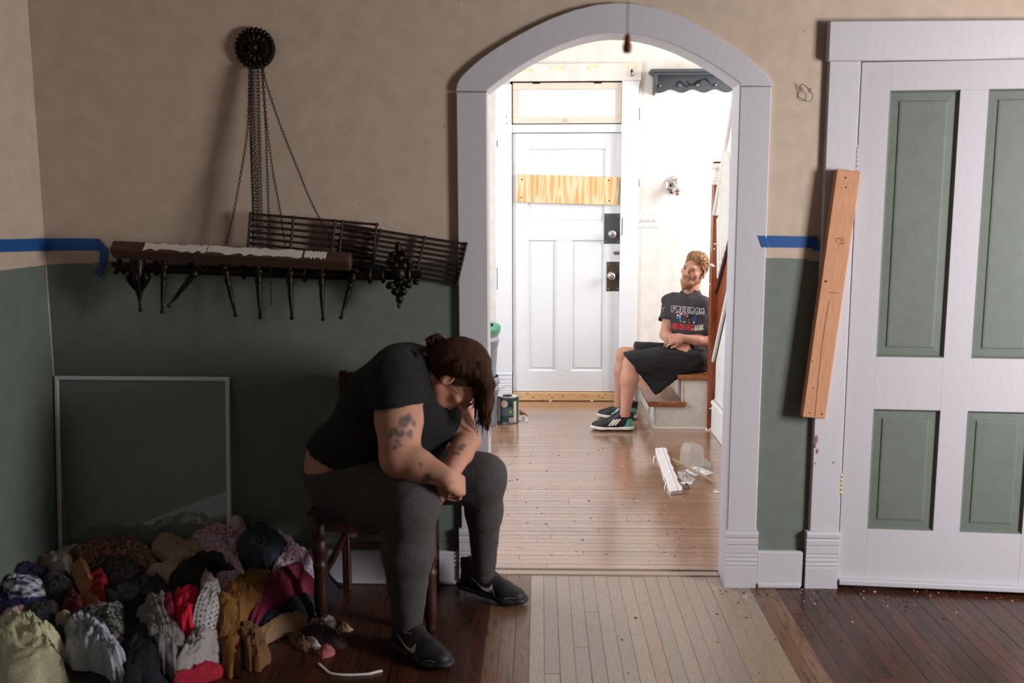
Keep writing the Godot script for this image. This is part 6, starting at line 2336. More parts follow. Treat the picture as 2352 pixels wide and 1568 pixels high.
# running shoe, own axes: x from heel to toe, y up, z sideways; sole on y = 0
func make_shoe(parent: Node3D, X: Transform3D, L: float, style: String) -> Node3D:
	var up := Field.new(Vector3(-0.03, -0.005, -0.065), Vector3(L + 0.02, 0.15, 0.065), 0.0042)
	up.cap(Vector3(0.04, 0.05, 0), Vector3(L * 0.42, 0.052, 0), 0.037, 0.039, 0.02, Vector3.UP, 1.15)
	up.cap(Vector3(L * 0.42, 0.05, 0), Vector3(L * 0.72, 0.034, 0.002), 0.042, 0.043, 0.03, Vector3.UP, 0.8)
	up.cap(Vector3(L * 0.7, 0.034, 0.002), Vector3(L - 0.04, 0.03, -0.002), 0.042, 0.034, 0.03, Vector3.UP, 0.78)
	up.cap(Vector3(0.045, 0.06, 0), Vector3(0.038, 0.105, 0), 0.037, 0.037, 0.02)
	up.cap(Vector3(0.07, 0.07, 0), Vector3(0.09, 0.098, 0), 0.036, 0.033, 0.025)
	up.cap(Vector3(0.1, 0.09, 0), Vector3(L * 0.66, 0.058, 0), 0.024, 0.02, 0.03)
	up.cap(Vector3(0.092, 0.1, 0), Vector3(0.086, 0.132, 0), 0.02, 0.013, 0.02, Vector3.BACK, 1.4)
	up.cap(Vector3(0.006, 0.09, 0), Vector3(-0.002, 0.122, 0), 0.012, 0.008, 0.015)
	up.cap(Vector3(0.03, 0.104, 0.02), Vector3(0.075, 0.112, 0.024), 0.016, 0.014, 0.012)
	up.cap(Vector3(0.03, 0.104, -0.02), Vector3(0.075, 0.112, -0.024), 0.016, 0.014, 0.012)
	up.ell(Vector3(L - 0.045, 0.036, 0), Vector3(0.04, 0.026, 0.036), 0.01)
	up.cut(Vector3(0, 0.016, 0), Vector3.DOWN)
	var sh := Node3D.new()
	sh.name = "shoe"
	parent.add_child(sh, true)
	sh.transform = X
	put("upper", up.mesh(), M.shoeblack, sh)
	var so := Field.new(Vector3(-0.03, -0.008, -0.075), Vector3(L + 0.03, 0.05, 0.075), 0.0045)
	so.cap(Vector3(0.034, 0.02, 0), Vector3(L * 0.45, 0.017, 0), 0.05, 0.046, 0.01, Vector3.UP, 0.4)
	so.cap(Vector3(L * 0.45, 0.017, 0), Vector3(L * 0.74, 0.016, 0), 0.046, 0.055, 0.02, Vector3.UP, 0.4)
	so.cap(Vector3(L * 0.74, 0.016, 0), Vector3(L - 0.035, 0.022, -0.004), 0.055, 0.043, 0.02, Vector3.UP, 0.42)
	so.cut(Vector3(0, 0.001, 0), Vector3.DOWN)
	if style == "trail":
		var low := Field.new(Vector3(-0.03, -0.008, -0.075), Vector3(L + 0.03, 0.05, 0.075), 0.0045)
		low.d = so.d.duplicate()
		so.cut(Vector3(0, 0.0095, 0), Vector3.DOWN)
		low.cut(Vector3(0, 0.011, 0), Vector3.UP)
		put("outsole", low.mesh(), M.black, sh)
	put("midsole", so.mesh(), M.midsole if style == "trail" else M.shoeblack, sh)
	# laces over the tongue
	for k in 5:
		var t := k / 4.0
		var c := Vector3(lerpf(0.105, L * 0.64, t), lerpf(0.115, 0.078, t), 0)
		var b := MB.new()
		b.tube(bez([c + Vector3(0.012, -0.026, 0.032), c + Vector3(0.004, -0.002, 0.014), c + Vector3(-0.004, -0.001, -0.014), c + Vector3(-0.012, -0.026, -0.032)], 4), 0.0028, 6)
		put("lace", b.done(), M.lace, sh)
	for s: float in [1.0, -1.0]:
		if style == "trail":
			# three slanting bars on the side, teal heel
			for k in 3:
				var x := 0.078 + k * 0.021
				var b := MB.new()
				for e in 5:
					var q := []
					for c in [[0.0, e], [1.0, e], [1.0, e + 1], [0.0, e + 1]]:
						var v: float = c[1] / 5.0
						q.append(stick(up, Vector3(x + 0.0135 * c[0] + 0.04 * v, 0.09 - 0.003 * k - 0.046 * v, 0.09 * s), Vector3(0, 0, -s), 0.0015))
					b.quad(q[0], q[1], q[2], q[3], Vector3(0, 0, s))
				put("side_stripe", b.done(), M.stripe, sh)
		else:
			var b := MB.new()
			b.smooth()
			# a curved tick: thin tail rising to the heel, fat hook at the toe side
			var topl := [[0.06, 0.078], [0.085, 0.066], [0.11, 0.056], [0.135, 0.051], [0.15, 0.056], [0.158, 0.07]]
			var botl := [[0.06, 0.078], [0.085, 0.062], [0.11, 0.048], [0.135, 0.037], [0.154, 0.036], [0.164, 0.05]]
			var top := PackedVector3Array()
			var bot := PackedVector3Array()
			for p in topl:
				top.append(Vector3(p[0], p[1], 0.09 * s))
			for p in botl:
				bot.append(Vector3(p[0], p[1], 0.09 * s))
			top = bez(Array(top), 5)
			bot = bez(Array(bot), 5)
			for i in top.size() - 1:
				var q := []
				for p: Vector3 in [top[i], top[i + 1], bot[i + 1], bot[i]]:
					q.append(stick(up, p, Vector3(0, 0, -s), 0.0018))
				b.quad(q[0], q[1], q[2], q[3], Vector3(0, 0, s))
			put("logo", b.done(), M.swoosh, sh)
			for line in [[[0.045, 0.118], [0.07, 0.106], [0.1, 0.112]], [[0.07, 0.098], [0.1, 0.092], [0.125, 0.094]], [[0.165, 0.05], [0.172, 0.034], [0.18, 0.026]], [[0.09, 0.026], [0.1, 0.024], [0.118, 0.02]], [[L - 0.07, 0.03], [L - 0.045, 0.036], [L - 0.03, 0.036]]]:
				var pts := []
				for p in line:
					pts.append(stick(up, Vector3(p[0], p[1], 0.09 * s), Vector3(0, 0, -s), 0.001))
				b = MB.new()
				b.tube(bez(pts, 3), 0.0026, 5)
				put("trim", b.done(), M.shoegrey, sh)
	if style == "trail":
		var hc := Field.new(Vector3(-0.035, -0.005, -0.065), Vector3(0.12, 0.15, 0.065), 0.0042)
		hc.cap(Vector3(0.04, 0.05, 0), Vector3(L * 0.42, 0.052, 0), 0.0385, 0.0405, 0.02, Vector3.UP, 1.15)
		hc.cap(Vector3(0.045, 0.06, 0), Vector3(0.038, 0.105, 0), 0.0385, 0.0385, 0.02)
		hc.cut(Vector3(0, 0.022, 0), Vector3.DOWN)
		hc.cut(Vector3(0.052, 0.06, 0), Vector3(1, 0.42, 0).normalized())
		hc.cut(Vector3(0, 0.092, 0), Vector3.UP)
		put("heel_counter", hc.mesh(), M.teal, sh)
		var b := MB.new()
		b.box(Vector3(0.128, 0.123, 0), Vector3(0.05, 0.006, 0.026), 0.002, Basis(Vector3.BACK, -0.5))
		put("tongue_tab", b.done(), M.teal, sh)
	return sh


func stick(f: Field, p: Vector3, dir: Vector3, off: float) -> Vector3:
	return f.hit(p, dir, 0.12) - dir * off


# ---------------------------------------------------------------- the seated woman
func woman_torso(t: Field, g: float, R: Vector3, shN: Vector3, shF: Vector3) -> void:
	t.ell(Vector3(-0.69, 0.6, -3.49), Vector3(0.175 + g, 0.15 + g, 0.21 + g), 0.06, Basis(Vector3(R.z, 0, -R.x), Vector3.UP, R))
	t.cap(Vector3(-0.66, 0.63, -3.47), Vector3(-0.55, 0.78, -3.43), 0.168 + g, 0.165 + g, 0.08, R, 1.2)
	t.cap(Vector3(-0.55, 0.78, -3.43), Vector3(-0.46, 0.895, -3.41), 0.165 + g, 0.125 + g, 0.07, R, 1.3)
	t.cap(Vector3(-0.46, 0.75, -3.42), Vector3(-0.40, 0.80, -3.40), 0.12 + g, 0.1 + g, 0.06, R, 1.3)
	t.cap(shN.lerp(shF, 0.12) + Vector3(-0.02, 0.03, 0), shN.lerp(shF, 0.85) + Vector3(-0.02, 0.05, 0), 0.085 + g, 0.075 + g, 0.06)
	t.cap(Vector3(-0.58, 0.9, -3.42), Vector3(-0.50, 0.98, -3.41), 0.09 + g, 0.075 + g, 0.07, R, 1.4)


func hand_at(at: Vector3, y: Vector3, back: Vector3) -> Transform3D:
	var yy := y.normalized()
	var x := yy.cross(back).normalized()
	return Transform3D(Basis(x, yy, x.cross(yy)), at)


func build_woman() -> void:
	var w := thing("person", "person in black cropped top bent over on the wooden chair, head hanging", "person")
	var R := Vector3(-0.35, 0, 0.937)                 # her right, towards the camera
	var hipN := Vector3(-0.71, 0.555, -3.38)
	var hipF := Vector3(-0.66, 0.56, -3.62)
	var kneeN := P(946, 1150, -3.11)
	var ankN := P(936, 1425, -3.2)
	var kneeF := P(1112, 1092, -3.49)
	var ankF := P(1112, 1315, -3.64)
	var shN := P(915, 880, -3.26)
	var elN := P(918, 1050, -3.12)
	var wrN := P(1026, 1096, -3.05)
	var shF := P(1035, 890, -3.58)
	var elF := P(1072, 1010, -3.42)
	var wrF := P(1036, 1085, -3.16)
	var E := P(1040, 868, -3.345)                     # between the ears
	var c7 := P(972, 850, -3.39)
	var ink := Inked.new()
	ink.base = Color(0.5, 0.27, 0.19)
	ink.red = Color(0.47, 0.2, 0.145)
	var lo := Vector3(-1.02, 0.0, -3.8)
	var hi := Vector3(0.0, 1.12, -2.9)
	var f := Field.new(lo + Vector3(0, 0.36, 0), hi, 0.0095)
	woman_torso(f, 0.0, R, shN, shF)
	f.cap(c7 + Vector3(0.02, -0.02, 0), E + Vector3(-0.03, 0.01, 0), 0.062, 0.058, 0.05)
	f.cap(shN, shN.lerp(elN, 0.5), 0.082, 0.08, 0.03)
	f.cap(shN.lerp(elN, 0.5), elN, 0.08, 0.067, 0.02)
	f.cap(elN, elN.lerp(wrN, 0.4), 0.058, 0.052, 0.03)
	f.cap(elN.lerp(wrN, 0.4), wrN, 0.052, 0.034, 0.02)
	f.cap(shF, elF, 0.068, 0.05, 0.04)
	f.cap(elF, elF.lerp(wrF, 0.4), 0.048, 0.044, 0.02)
	f.cap(elF.lerp(wrF, 0.4), wrF, 0.044, 0.031, 0.02)
	for q in [[hipN, kneeN, 0.1, 0.066], [hipF, kneeF, 0.1, 0.06]]:
		f.cap(q[0], q[1], q[2], q[3], 0.05)
	f.cap(kneeN, kneeN.lerp(ankN, 0.6), 0.064, 0.05, 0.02)
	f.cap(kneeF, kneeF.lerp(ankF, 0.6), 0.056, 0.045, 0.02)
	# tattoos: placed on the arm's surface
	for q in [[926, 968, 0.02, 0.7], [940, 962, 0.02, 0.8], [952, 974, 0.016, 0.7], [905, 990, 0.012, 1.4], [922, 995, 0.013, 1.4], [940, 996, 0.012, 1.4], [896, 1000, 0.01, 1.4], [912, 1014, 0.011, 1.4], [907, 1026, 0.011, 1.4], [918, 1020, 0.008, 1.4], [984, 1096, 0.019, 0.9], [974, 1104, 0.012, 0.9], [966, 1068, 0.012, 1.0]]:
		ink.spots.append([f.hit(P(q[0], q[1], -2.9), (P(q[0], q[1], -3.4) - P(q[0], q[1], -2.9)).normalized(), 0.7), q[2], q[3]])
	for q in [[1056, 1028, 0.02, 0.9], [1048, 1040, 0.014, 0.9], [1066, 1024, 0.012, 0.9]]:
		ink.spots.append([f.hit(P(q[0], q[1], -3.05), (P(q[0], q[1], -3.5) - P(q[0], q[1], -3.05)).normalized(), 0.7), q[2], q[3]])
	var shells := [[f.mesh(ink), Transform3D()]]
	# head, turned face down
	var U := Vector3(0.875, 0.475, 0.05).normalized()
	var F := Vector3(0.46, -0.885, 0.1).normalized()
	F = (F - U * F.dot(U)).normalized()
	var HB := Basis(U.cross(F), U, F)
	var HX := Transform3D(HB, E)
	var face := Flesh.new()
	face.base = ink.base
	face.red = ink.red
	shells.append([head_field(0.0045, false).mesh(face), HX])
	# near hand closing over the far wrist
	shells.append([hand_mesh(-1.0, [0.85, 0.85, 0.9, 0.95], 0.1, Vector3(0.5, 0.8, -0.3), face), hand_at(wrN, Vector3(0.42, -0.42, -0.5), Vector3(0.75, 0.45, 0.4))])
	shells.append([hand_mesh(1.0, [0.5, 0.55, 0.6, 0.65], 0.15, Vector3(0.6, 0.7, -0.4), face), hand_at(wrF + Vector3(0, 0, 0.02), Vector3(-0.5, -0.62, 0.35), Vector3(0.3, 0.2, 0.9))])
	var am := merged(shells)
	put("body", am, skin_mat(), w)
	# leggings
	var g := Field.new(lo + Vector3(0, 0.05, 0), Vector3(0.0, 0.82, -2.9), 0.0085)
	g.ell(Vector3(-0.69, 0.59, -3.49), Vector3(0.178, 0.158, 0.215), 0.05, Basis(Vector3(R.z, 0, -R.x), Vector3.UP, R))
	g.cap(Vector3(-0.665, 0.62, -3.47), Vector3(-0.61, 0.70, -3.45), 0.172, 0.172, 0.05, R, 1.2)
	g.cap(hipN + Vector3(0, 0.015, 0), kneeN, 0.132, 0.094, 0.05)
	g.cap(hipN.lerp(kneeN, 0.45) + Vector3(0, -0.055, 0), kneeN + Vector3(-0.02, -0.05, 0), 0.095, 0.07, 0.05)
	g.cap(kneeN, kneeN.lerp(ankN, 0.4) + Vector3(-0.008, 0, 0), 0.086, 0.086, 0.03)
	g.cap(kneeN.lerp(ankN, 0.4) + Vector3(-0.008, 0, 0), ankN, 0.086, 0.054, 0.03)
	g.cap(hipF, kneeF, 0.13, 0.084, 0.05)
	g.cap(hipF.lerp(kneeF, 0.5) + Vector3(0, -0.04, 0), kneeF + Vector3(-0.01, -0.04, 0), 0.09, 0.064, 0.05)
	g.cap(kneeF, kneeF.lerp(ankF, 0.35), 0.074, 0.068, 0.03)
	g.cap(kneeF.lerp(ankF, 0.35), ankF, 0.068, 0.042, 0.03)
	var waist := P(715, 1078, -3.4)
	g.cut(waist, Vector3(-0.32, 1, 0.0).normalized(), lo, Vector3(-0.5, 1.2, -2.9))
	var wr := FastNoiseLite.new()
	wr.frequency = 6.0
	wr.fractal_type = FastNoiseLite.FRACTAL_RIDGED
	wr.fractal_octaves = 2
	g.ripple(wr, -0.0025, 0.03, Vector3(1.4, 1.7, 1.4))
	put("leggings", g.mesh(), M.leggings, w)
	# cropped black top: the torso and the upper arms, a little fuller, cut at hem, sleeves and neck
	var t := Field.new(lo + Vector3(0, 0.5, 0), hi, 0.0095)
	woman_torso(t, 0.009, R, shN, shF)
	t.cut(P(717, 1026, -3.42), Vector3(-0.33, -0.94, 0).normalized(), lo, hi)
	var sv := Field.new(lo + Vector3(0, 0.5, 0), hi, 0.0095)
	sv.cap(shN + Vector3(-0.01, 0.01, 0), shN.lerp(elN, 0.6), 0.098, 0.096, 0.05)
	sv.cap(shF, shF.lerp(elF, 0.12), 0.08, 0.078, 0.04)
	sv.cut(P(915, 932, -3.15), Vector3(0.12, -1, 0.12).normalized(), Vector3(-0.8, 0.5, -3.42), hi)
	t.join(sv)
	t.cut(c7 + Vector3(0.055, 0.0, 0), Vector3(0.93, 0.34, 0).normalized(), Vector3(-0.6, 0.92, -3.8), hi)
	for q in [[944, 812, 0.008, 0.026], [976, 812, 0.011, 0.017]]:
		var p := t.hit(P(q[0], q[1], -3.1), (P(q[0], q[1], -3.6) - P(q[0], q[1], -3.1)).normalized(), 0.7)
		t.ell(p, Vector3(q[3], q[2], 0.05), 0.004, Basis(Vector3.BACK, -0.65), true)
	t.ripple(wr, -0.005, 0.03)
	put("cropped_top", t.mesh(), M.topblack, w)
	# hair: cap, knot and hanging locks
	var hf := Field.new(Vector3(-0.13, -0.1, -0.16), Vector3(0.13, 0.17, 0.14), 0.0045)
	hf.ell(Vector3(0, 0.048, -0.018), Vector3(0.088, 0.106, 0.11), 0.01)
	hf.ell(Vector3(0.0, 0.02, -0.05), Vector3(0.08, 0.09, 0.08), 0.03)
	hf.cut(Vector3(0, 0.055, 0.06), Vector3(0, -0.62, 0.78))
	hf.cut(Vector3(0, -0.055, -0.03), Vector3(0, -0.85, 0.5).normalized())
	for s: float in [-1.0, 1.0]:
		hf.ell(Vector3(s * 0.085, -0.012, 0.0), Vector3(0.03, 0.026, 0.02), 0.006, Basis(), true)
	var hn := FastNoiseLite.new()
	hn.frequency = 26.0
	hn.fractal_octaves = 3
	hf.ripple(hn, 0.004, 0.02, Vector3(1.0, 0.35, 1.0))
	var hair := put("hair", hf.mesh(), M.hairdark, w, HX)
	# knot
	var b := MB.new()
	var kn := P(1004, 795, -3.37)
	var rr := RandomNumberGenerator.new()
	rr.seed = 9
	b.ball(kn, Vector3(0.03, 0.042, 0.03), 12, 8, Basis(Vector3.BACK, 0.4))
	for i in 16:
		var a := TAU * i / 16.0 + rr.randf() * 0.4
		var o := Vector3(cos(a), 0.15 * rr.randf_range(-1, 1), sin(a))
		var KB := Basis(Vector3.BACK, 0.5 + rr.randf_range(-0.5, 0.5))
		b.tube(bez([kn + KB * (o * 0.022 + Vector3(0, -0.04, 0)), kn + KB * (o * 0.034), kn + KB * (o * 0.02 + Vector3(0, 0.034 + 0.012 * rr.randf(), 0)), kn + KB * Vector3(-0.004, 0.02, 0.004)], 4), rings([0.004, 0.007, 0.004, 0.002], 13), 5)
	put("hair_knot", b.done(), M.hairdark, hair).transform = HX.affine_inverse()
	# the loose front of the hair hangs down from the crown past the brow
	var lf := Field.new(Vector3(-0.36, 0.7, -3.5), Vector3(-0.1, 1.06, -3.2), 0.0042)
	for i in 6:
		var z := -3.415 + i * 0.03
		var k := absf(i - 2.5) / 2.5
		lf.cap(P(1056, 834 + 10 * k, z), P(1104, 848 + 8 * k, z), 0.03, 0.029, 0.03)
		lf.cap(P(1104, 846 + 8 * k, z), P(1121, 884, z), 0.026, 0.022, 0.02)
		lf.cap(P(1121, 884, z), P(1123 - 8 * k, 930, z), 0.021, 0.016, 0.015)
		lf.cap(P(1123 - 8 * k, 930, z), P(1117 - 12 * k + 6 * (i % 2), 990 - 16 * k, z), 0.016, 0.004, 0.012)
	var st := FastNoiseLite.new()
	st.frequency = 60.0
	st.fractal_octaves = 2
	lf.ripple(st, 0.0045, 0.02, Vector3(1.0, 0.13, 1.0))
	put("hair_front", lf.mesh(), M.hairdark, hair).transform = HX.affine_inverse()
	b = MB.new()
	for i in 46:
		var z := -3.41 + 0.16 * rr.randf()
		var u := lerpf(1088, 1132, rr.randf())
		var tipv := lerpf(935, 1004, rr.randf()) - (20.0 if u > 1126 else 0.0)
		b.tube(bez([P(u - 18, 848 + rr.randf() * 20, z), P(u - 2, 885, z), P(u + 2 + rr.randf_range(-3, 3), 925, z), P(u + rr.randf_range(-8, 6), tipv, z)], 6), rings([0.002, 0.0035, 0.003, 0.0007], 19), 4)
	put("hair_locks", b.done(), M.hairdark, hair).transform = HX.affine_inverse()
	# thin spectacles slipping from the face
	b = MB.new()
	for s: float in [-1.0, 1.0]:
		var loop := PackedVector3Array()
		for i in 17:
			var a := TAU * i / 16.0
			loop.append(Vector3(s * 0.033 + cos(a) * 0.021, 0.012 + sin(a) * 0.016, 0.112))
		b.tube(loop, 0.0014, 5)
		b.tube(PackedVector3Array([Vector3(s * 0.054, 0.014, 0.11), Vector3(s * 0.082, 0.012, 0.0)]), 0.0013, 5)
	b.tube(PackedVector3Array([Vector3(-0.012, 0.014, 0.112), Vector3(0, 0.018, 0.117), Vector3(0.012, 0.014, 0.112)]), 0.0014, 5)
	put("spectacles", b.done(), M.black, w, HX)
	# shoes
	var xn := PF(1024, 1548) - PF(914, 1492)
	var bn := basis_shoe(xn)
	make_shoe(w, Transform3D(bn, PF(917, 1484) - bn.x * 0.02), 0.285, "runner")
	var xf := PF(1222, 1392) - PF(1066, 1362)
	var bf := basis_shoe(xf) * Basis(Vector3.BACK, -0.1)
	make_shoe(w, Transform3D(bf, PF(1066, 1362) + Vector3(-0.015, 0.028, 0)), 0.29, "runner")
	# bare ankles inside the shoe tops
	b = MB.new()
	b.tube(PackedVector3Array([ankN + Vector3(0, 0.05, 0), ankN + Vector3(0, -0.03, 0.0)]), 0.036, 12)
	put("ankle", b.done(), M.ankleskin, w)


func basis_shoe(dir: Vector3) -> Basis:
	var x := Vector3(dir.x, 0, dir.z).normalized()
	return Basis(x, Vector3.UP, x.cross(Vector3.UP))


# ---------------------------------------------------------------- the man on the stairs
func build_man() -> void:
	var w := thing("person", "bearded person in dark printed shirt and black shorts seated on the hall stairs", "person")
	var hipL := P(1594, 826, -6.76)
	var hipR := P(1585, 822, -6.93)
	var kneeL := P(1450, 836, -6.6)
	var kneeR := P(1434, 815, -6.86)
	var ankL := P(1436, 948, -6.55)
	var ankR := P(1421, 930, -6.88)
	var shL := P(1611, 703, -6.79)
	var shR := P(1541, 695, -6.97)
	var elL := P(1619, 785, -6.75)
	var elR := P(1529, 768, -6.88)
	var wrL := P(1567, 776, -6.68)
	var wrR := P(1553, 792, -6.7)
	var S := (shL - shR).normalized()
	var E := P(1594, 623, -6.87)
	var U := Vector3(0.22, 0.96, 0.16).normalized()
	var F := Vector3(-0.6, -0.02, 0.8)
	F = (F - U * F.dot(U)).normalized()
	var HX := Transform3D(Basis(U.cross(F), U, F), E)
	var tint := Flesh.new()
	tint.base = Color(0.5, 0.27, 0.185)
	tint.red = Color(0.47, 0.2, 0.14)
	var lo := Vector3(0.42, 0.02, -7.2)
	var f := Field.new(lo + Vector3(0, 0.08, 0), Vector3(1.4, 1.15, -6.45), 0.0095)
	var pel := P(1592, 812, -6.86)
	var che := P(1578, 718, -6.89)
	f.cap(pel, che, 0.1, 0.105, 0.05, S, 1.25)
	f.cap(shR, shL, 0.055, 0.055, 0.05)
	f.cap(P(1583, 690, -6.88), E + U * -0.06 + F * -0.02, 0.058, 0.052, 0.03)
	for q in [[shR, elR, wrR], [shL, elL, wrL]]:
		f.cap(q[0], q[1], 0.048, 0.041, 0.03)
		f.cap(q[1], q[1].lerp(q[2], 0.35), 0.041, 0.04, 0.02)
		f.cap(q[1].lerp(q[2], 0.35), q[2], 0.04, 0.026, 0.02)
	for q in [[hipL, kneeL, ankL], [hipR, kneeR, ankR]]:
		f.cap(q[0], q[1], 0.072, 0.058, 0.04)
		f.cap(q[1], q[1].lerp(q[2], 0.3), 0.057, 0.06, 0.02)
		f.cap(q[1].lerp(q[2], 0.3), q[2], 0.06, 0.034, 0.03)
		f.cap(q[2], q[2] + Vector3(0, -0.04, 0), 0.034, 0.034, 0.01)
	var face := ManFace.new()
	face.base = tint.base
	face.red = tint.red
	var shells := [[f.mesh(tint), Transform3D()]]
	shells.append([head_field(0.0032, true).mesh(face), HX])
	shells.append([hand_mesh(-1.0, [0.75, 0.8, 0.85, 0.9], 0.1, Vector3(0.5, 0.8, -0.3), tint), hand_at(wrL, Vector3(-1.0, -0.12, 0.1), Vector3(-0.1, 0.62, 0.78))])
	shells.append([hand_mesh(1.0, [0.5, 0.7, 0.85, 0.95], 0.1, Vector3(0.6, 0.7, -0.4), tint), hand_at(wrR, Vector3(0.9, -0.3, 0.3), Vector3(0.15, 0.62, 0.75))])
	put("body", merged(shells), skin_mat(), w)
	# hair: short curls, longer on top
	var hf := Field.new(Vector3(-0.12, -0.1, -0.14), Vector3(0.12, 0.19, 0.13), 0.0036)
	hf.ell(Vector3(0, 0.048, -0.02), Vector3(0.079, 0.094, 0.098), 0.01)
	hf.ell(Vector3(0, 0.105, 0.02), Vector3(0.062, 0.034, 0.058), 0.03)
	hf.cut(Vector3(0, 0.078, 0.075), Vector3(0, -0.7, 0.72))
	hf.cut(Vector3(0, -0.02, 0.045), Vector3(0, -0.25, 0.97))
	hf.cut(Vector3(0, -0.045, -0.03), Vector3(0, -0.9, 0.45).normalized())
	for s: float in [-1.0, 1.0]:
		hf.ell(Vector3(s * 0.086, -0.006, 0.002), Vector3(0.03, 0.03, 0.022), 0.004, Basis(), true)
	var curl := FastNoiseLite.new()
	curl.frequency = 62.0
	curl.fractal_octaves = 2
	hf.ripple(curl, 0.011, 0.02)
	put("hair", hf.mesh(), M.hairblond, w, HX)
	# t-shirt
	var t := Field.new(Vector3(0.8, 0.38, -7.2), Vector3(1.4, 1.12, -6.5), 0.0075)
	t.cap(pel + Vector3(0, -0.02, 0), che, 0.118, 0.118, 0.05, S, 1.28)
	t.cap(shR + Vector3(0, 0.005, 0), shL + Vector3(0, 0.005, 0), 0.066, 0.066, 0.05)
	t.cap(P(1584, 690, -6.88), P(1587, 678, -6.88), 0.07, 0.066, 0.04)
	t.cap(shL, shL.lerp(elL, 0.62), 0.062, 0.062, 0.03)
	t.slab(P(1600, 800, -6.72), P(1626, 800, -6.75), P(1618, 842, -6.74), 0.03, 0.04)
	var ndir := (shR - elR).normalized()
	var sv := Field.new(Vector3(0.8, 0.38, -7.2), Vector3(1.4, 1.12, -6.5), 0.0075)
	sv.cap(shR + Vector3(0, 0.004, 0), shR.lerp(elR, 0.7), 0.063, 0.064, 0.03)
	sv.cut(shR.lerp(elR, 0.56), -ndir)
	t.join(sv)
	t.ell(E + U * -0.115 + F * 0.05, Vector3(0.062, 0.05, 0.07), 0.012, HX.basis, true)
	t.cut(P(1586, 664, -6.88), Vector3(0.1, 1, 0.1).normalized())
	var fold := FastNoiseLite.new()
	fold.frequency = 5.0
	fold.fractal_type = FastNoiseLite.FRACTAL_RIDGED
	fold.fractal_octaves = 2
	t.ripple(fold, -0.009, 0.03, Vector3(2.2, 0.9, 2.2))
	var shirt := put("printed_shirt", t.mesh(), M.shirtdark, w)
	print_shirt(t, shirt)
	# wide shorts: the near leg's hem hangs to a point
	var g := Field.new(Vector3(0.55, 0.15, -7.15), Vector3(1.35, 0.75, -6.45), 0.0085)
	g.cap(pel + Vector3(0, -0.05, 0), pel, 0.125, 0.12, 0.05, S, 1.2)
	g.cap(hipR, P(1450, 810, -6.87), 0.1, 0.08, 0.05)
	g.cap(hipL + Vector3(0, 0.01, 0), P(1440, 836, -6.61), 0.11, 0.088, 0.05)
	g.slab(P(1440, 838, -6.58), P(1499, 899, -6.6), P(1590, 836, -6.68), 0.022, 0.05)
	g.slab(P(1446, 838, -6.68), P(1499, 899, -6.62), P(1590, 836, -6.78), 0.022, 0.05)
	g.cut(P(1449, 832, -6.6), (P(1440, 838, -6.6) - P(1449, 832, -6.6)).normalized().lerp(Vector3(-0.78, -0.62, 0), 0.85).normalized(), Vector3(0.4, 0, -6.745), Vector3(1.4, 1, -6.4))
	g.cut(P(1456, 812, -6.87), Vector3(-0.97, 0.1, 0).normalized(), Vector3(0.4, 0, -7.2), Vector3(1.4, 1, -6.745))
	g.cut(Vector3(1.1, 0.392, -6.8), Vector3.DOWN, Vector3(0.99, 0, -7.2), Vector3(1.4, 0.6, -6.4))
	g.cut(P(1592, 800, -6.8), Vector3(0.25, 1, 0).normalized(), Vector3(1.02, 0.3, -7.2), Vector3(1.4, 1, -6.4))
	fold.frequency = 4.0
	g.ripple(fold, -0.007, 0.03, Vector3(0.7, 2.6, 2.2))
	put("shorts", g.mesh(), M.shortsblack, w)
	# shoes
	var a := PF(1453, 988)
	var b := PF(1358, 986)
	var bn := basis_shoe(b - a)
	make_shoe(w, Transform3D(bn, a), 0.29, "trail")
	a = PF(1462, 962)
	b = PF(1378, 958)
	bn = basis_shoe(b - a)
	make_shoe(w, Transform3D(bn, a), 0.29, "trail")


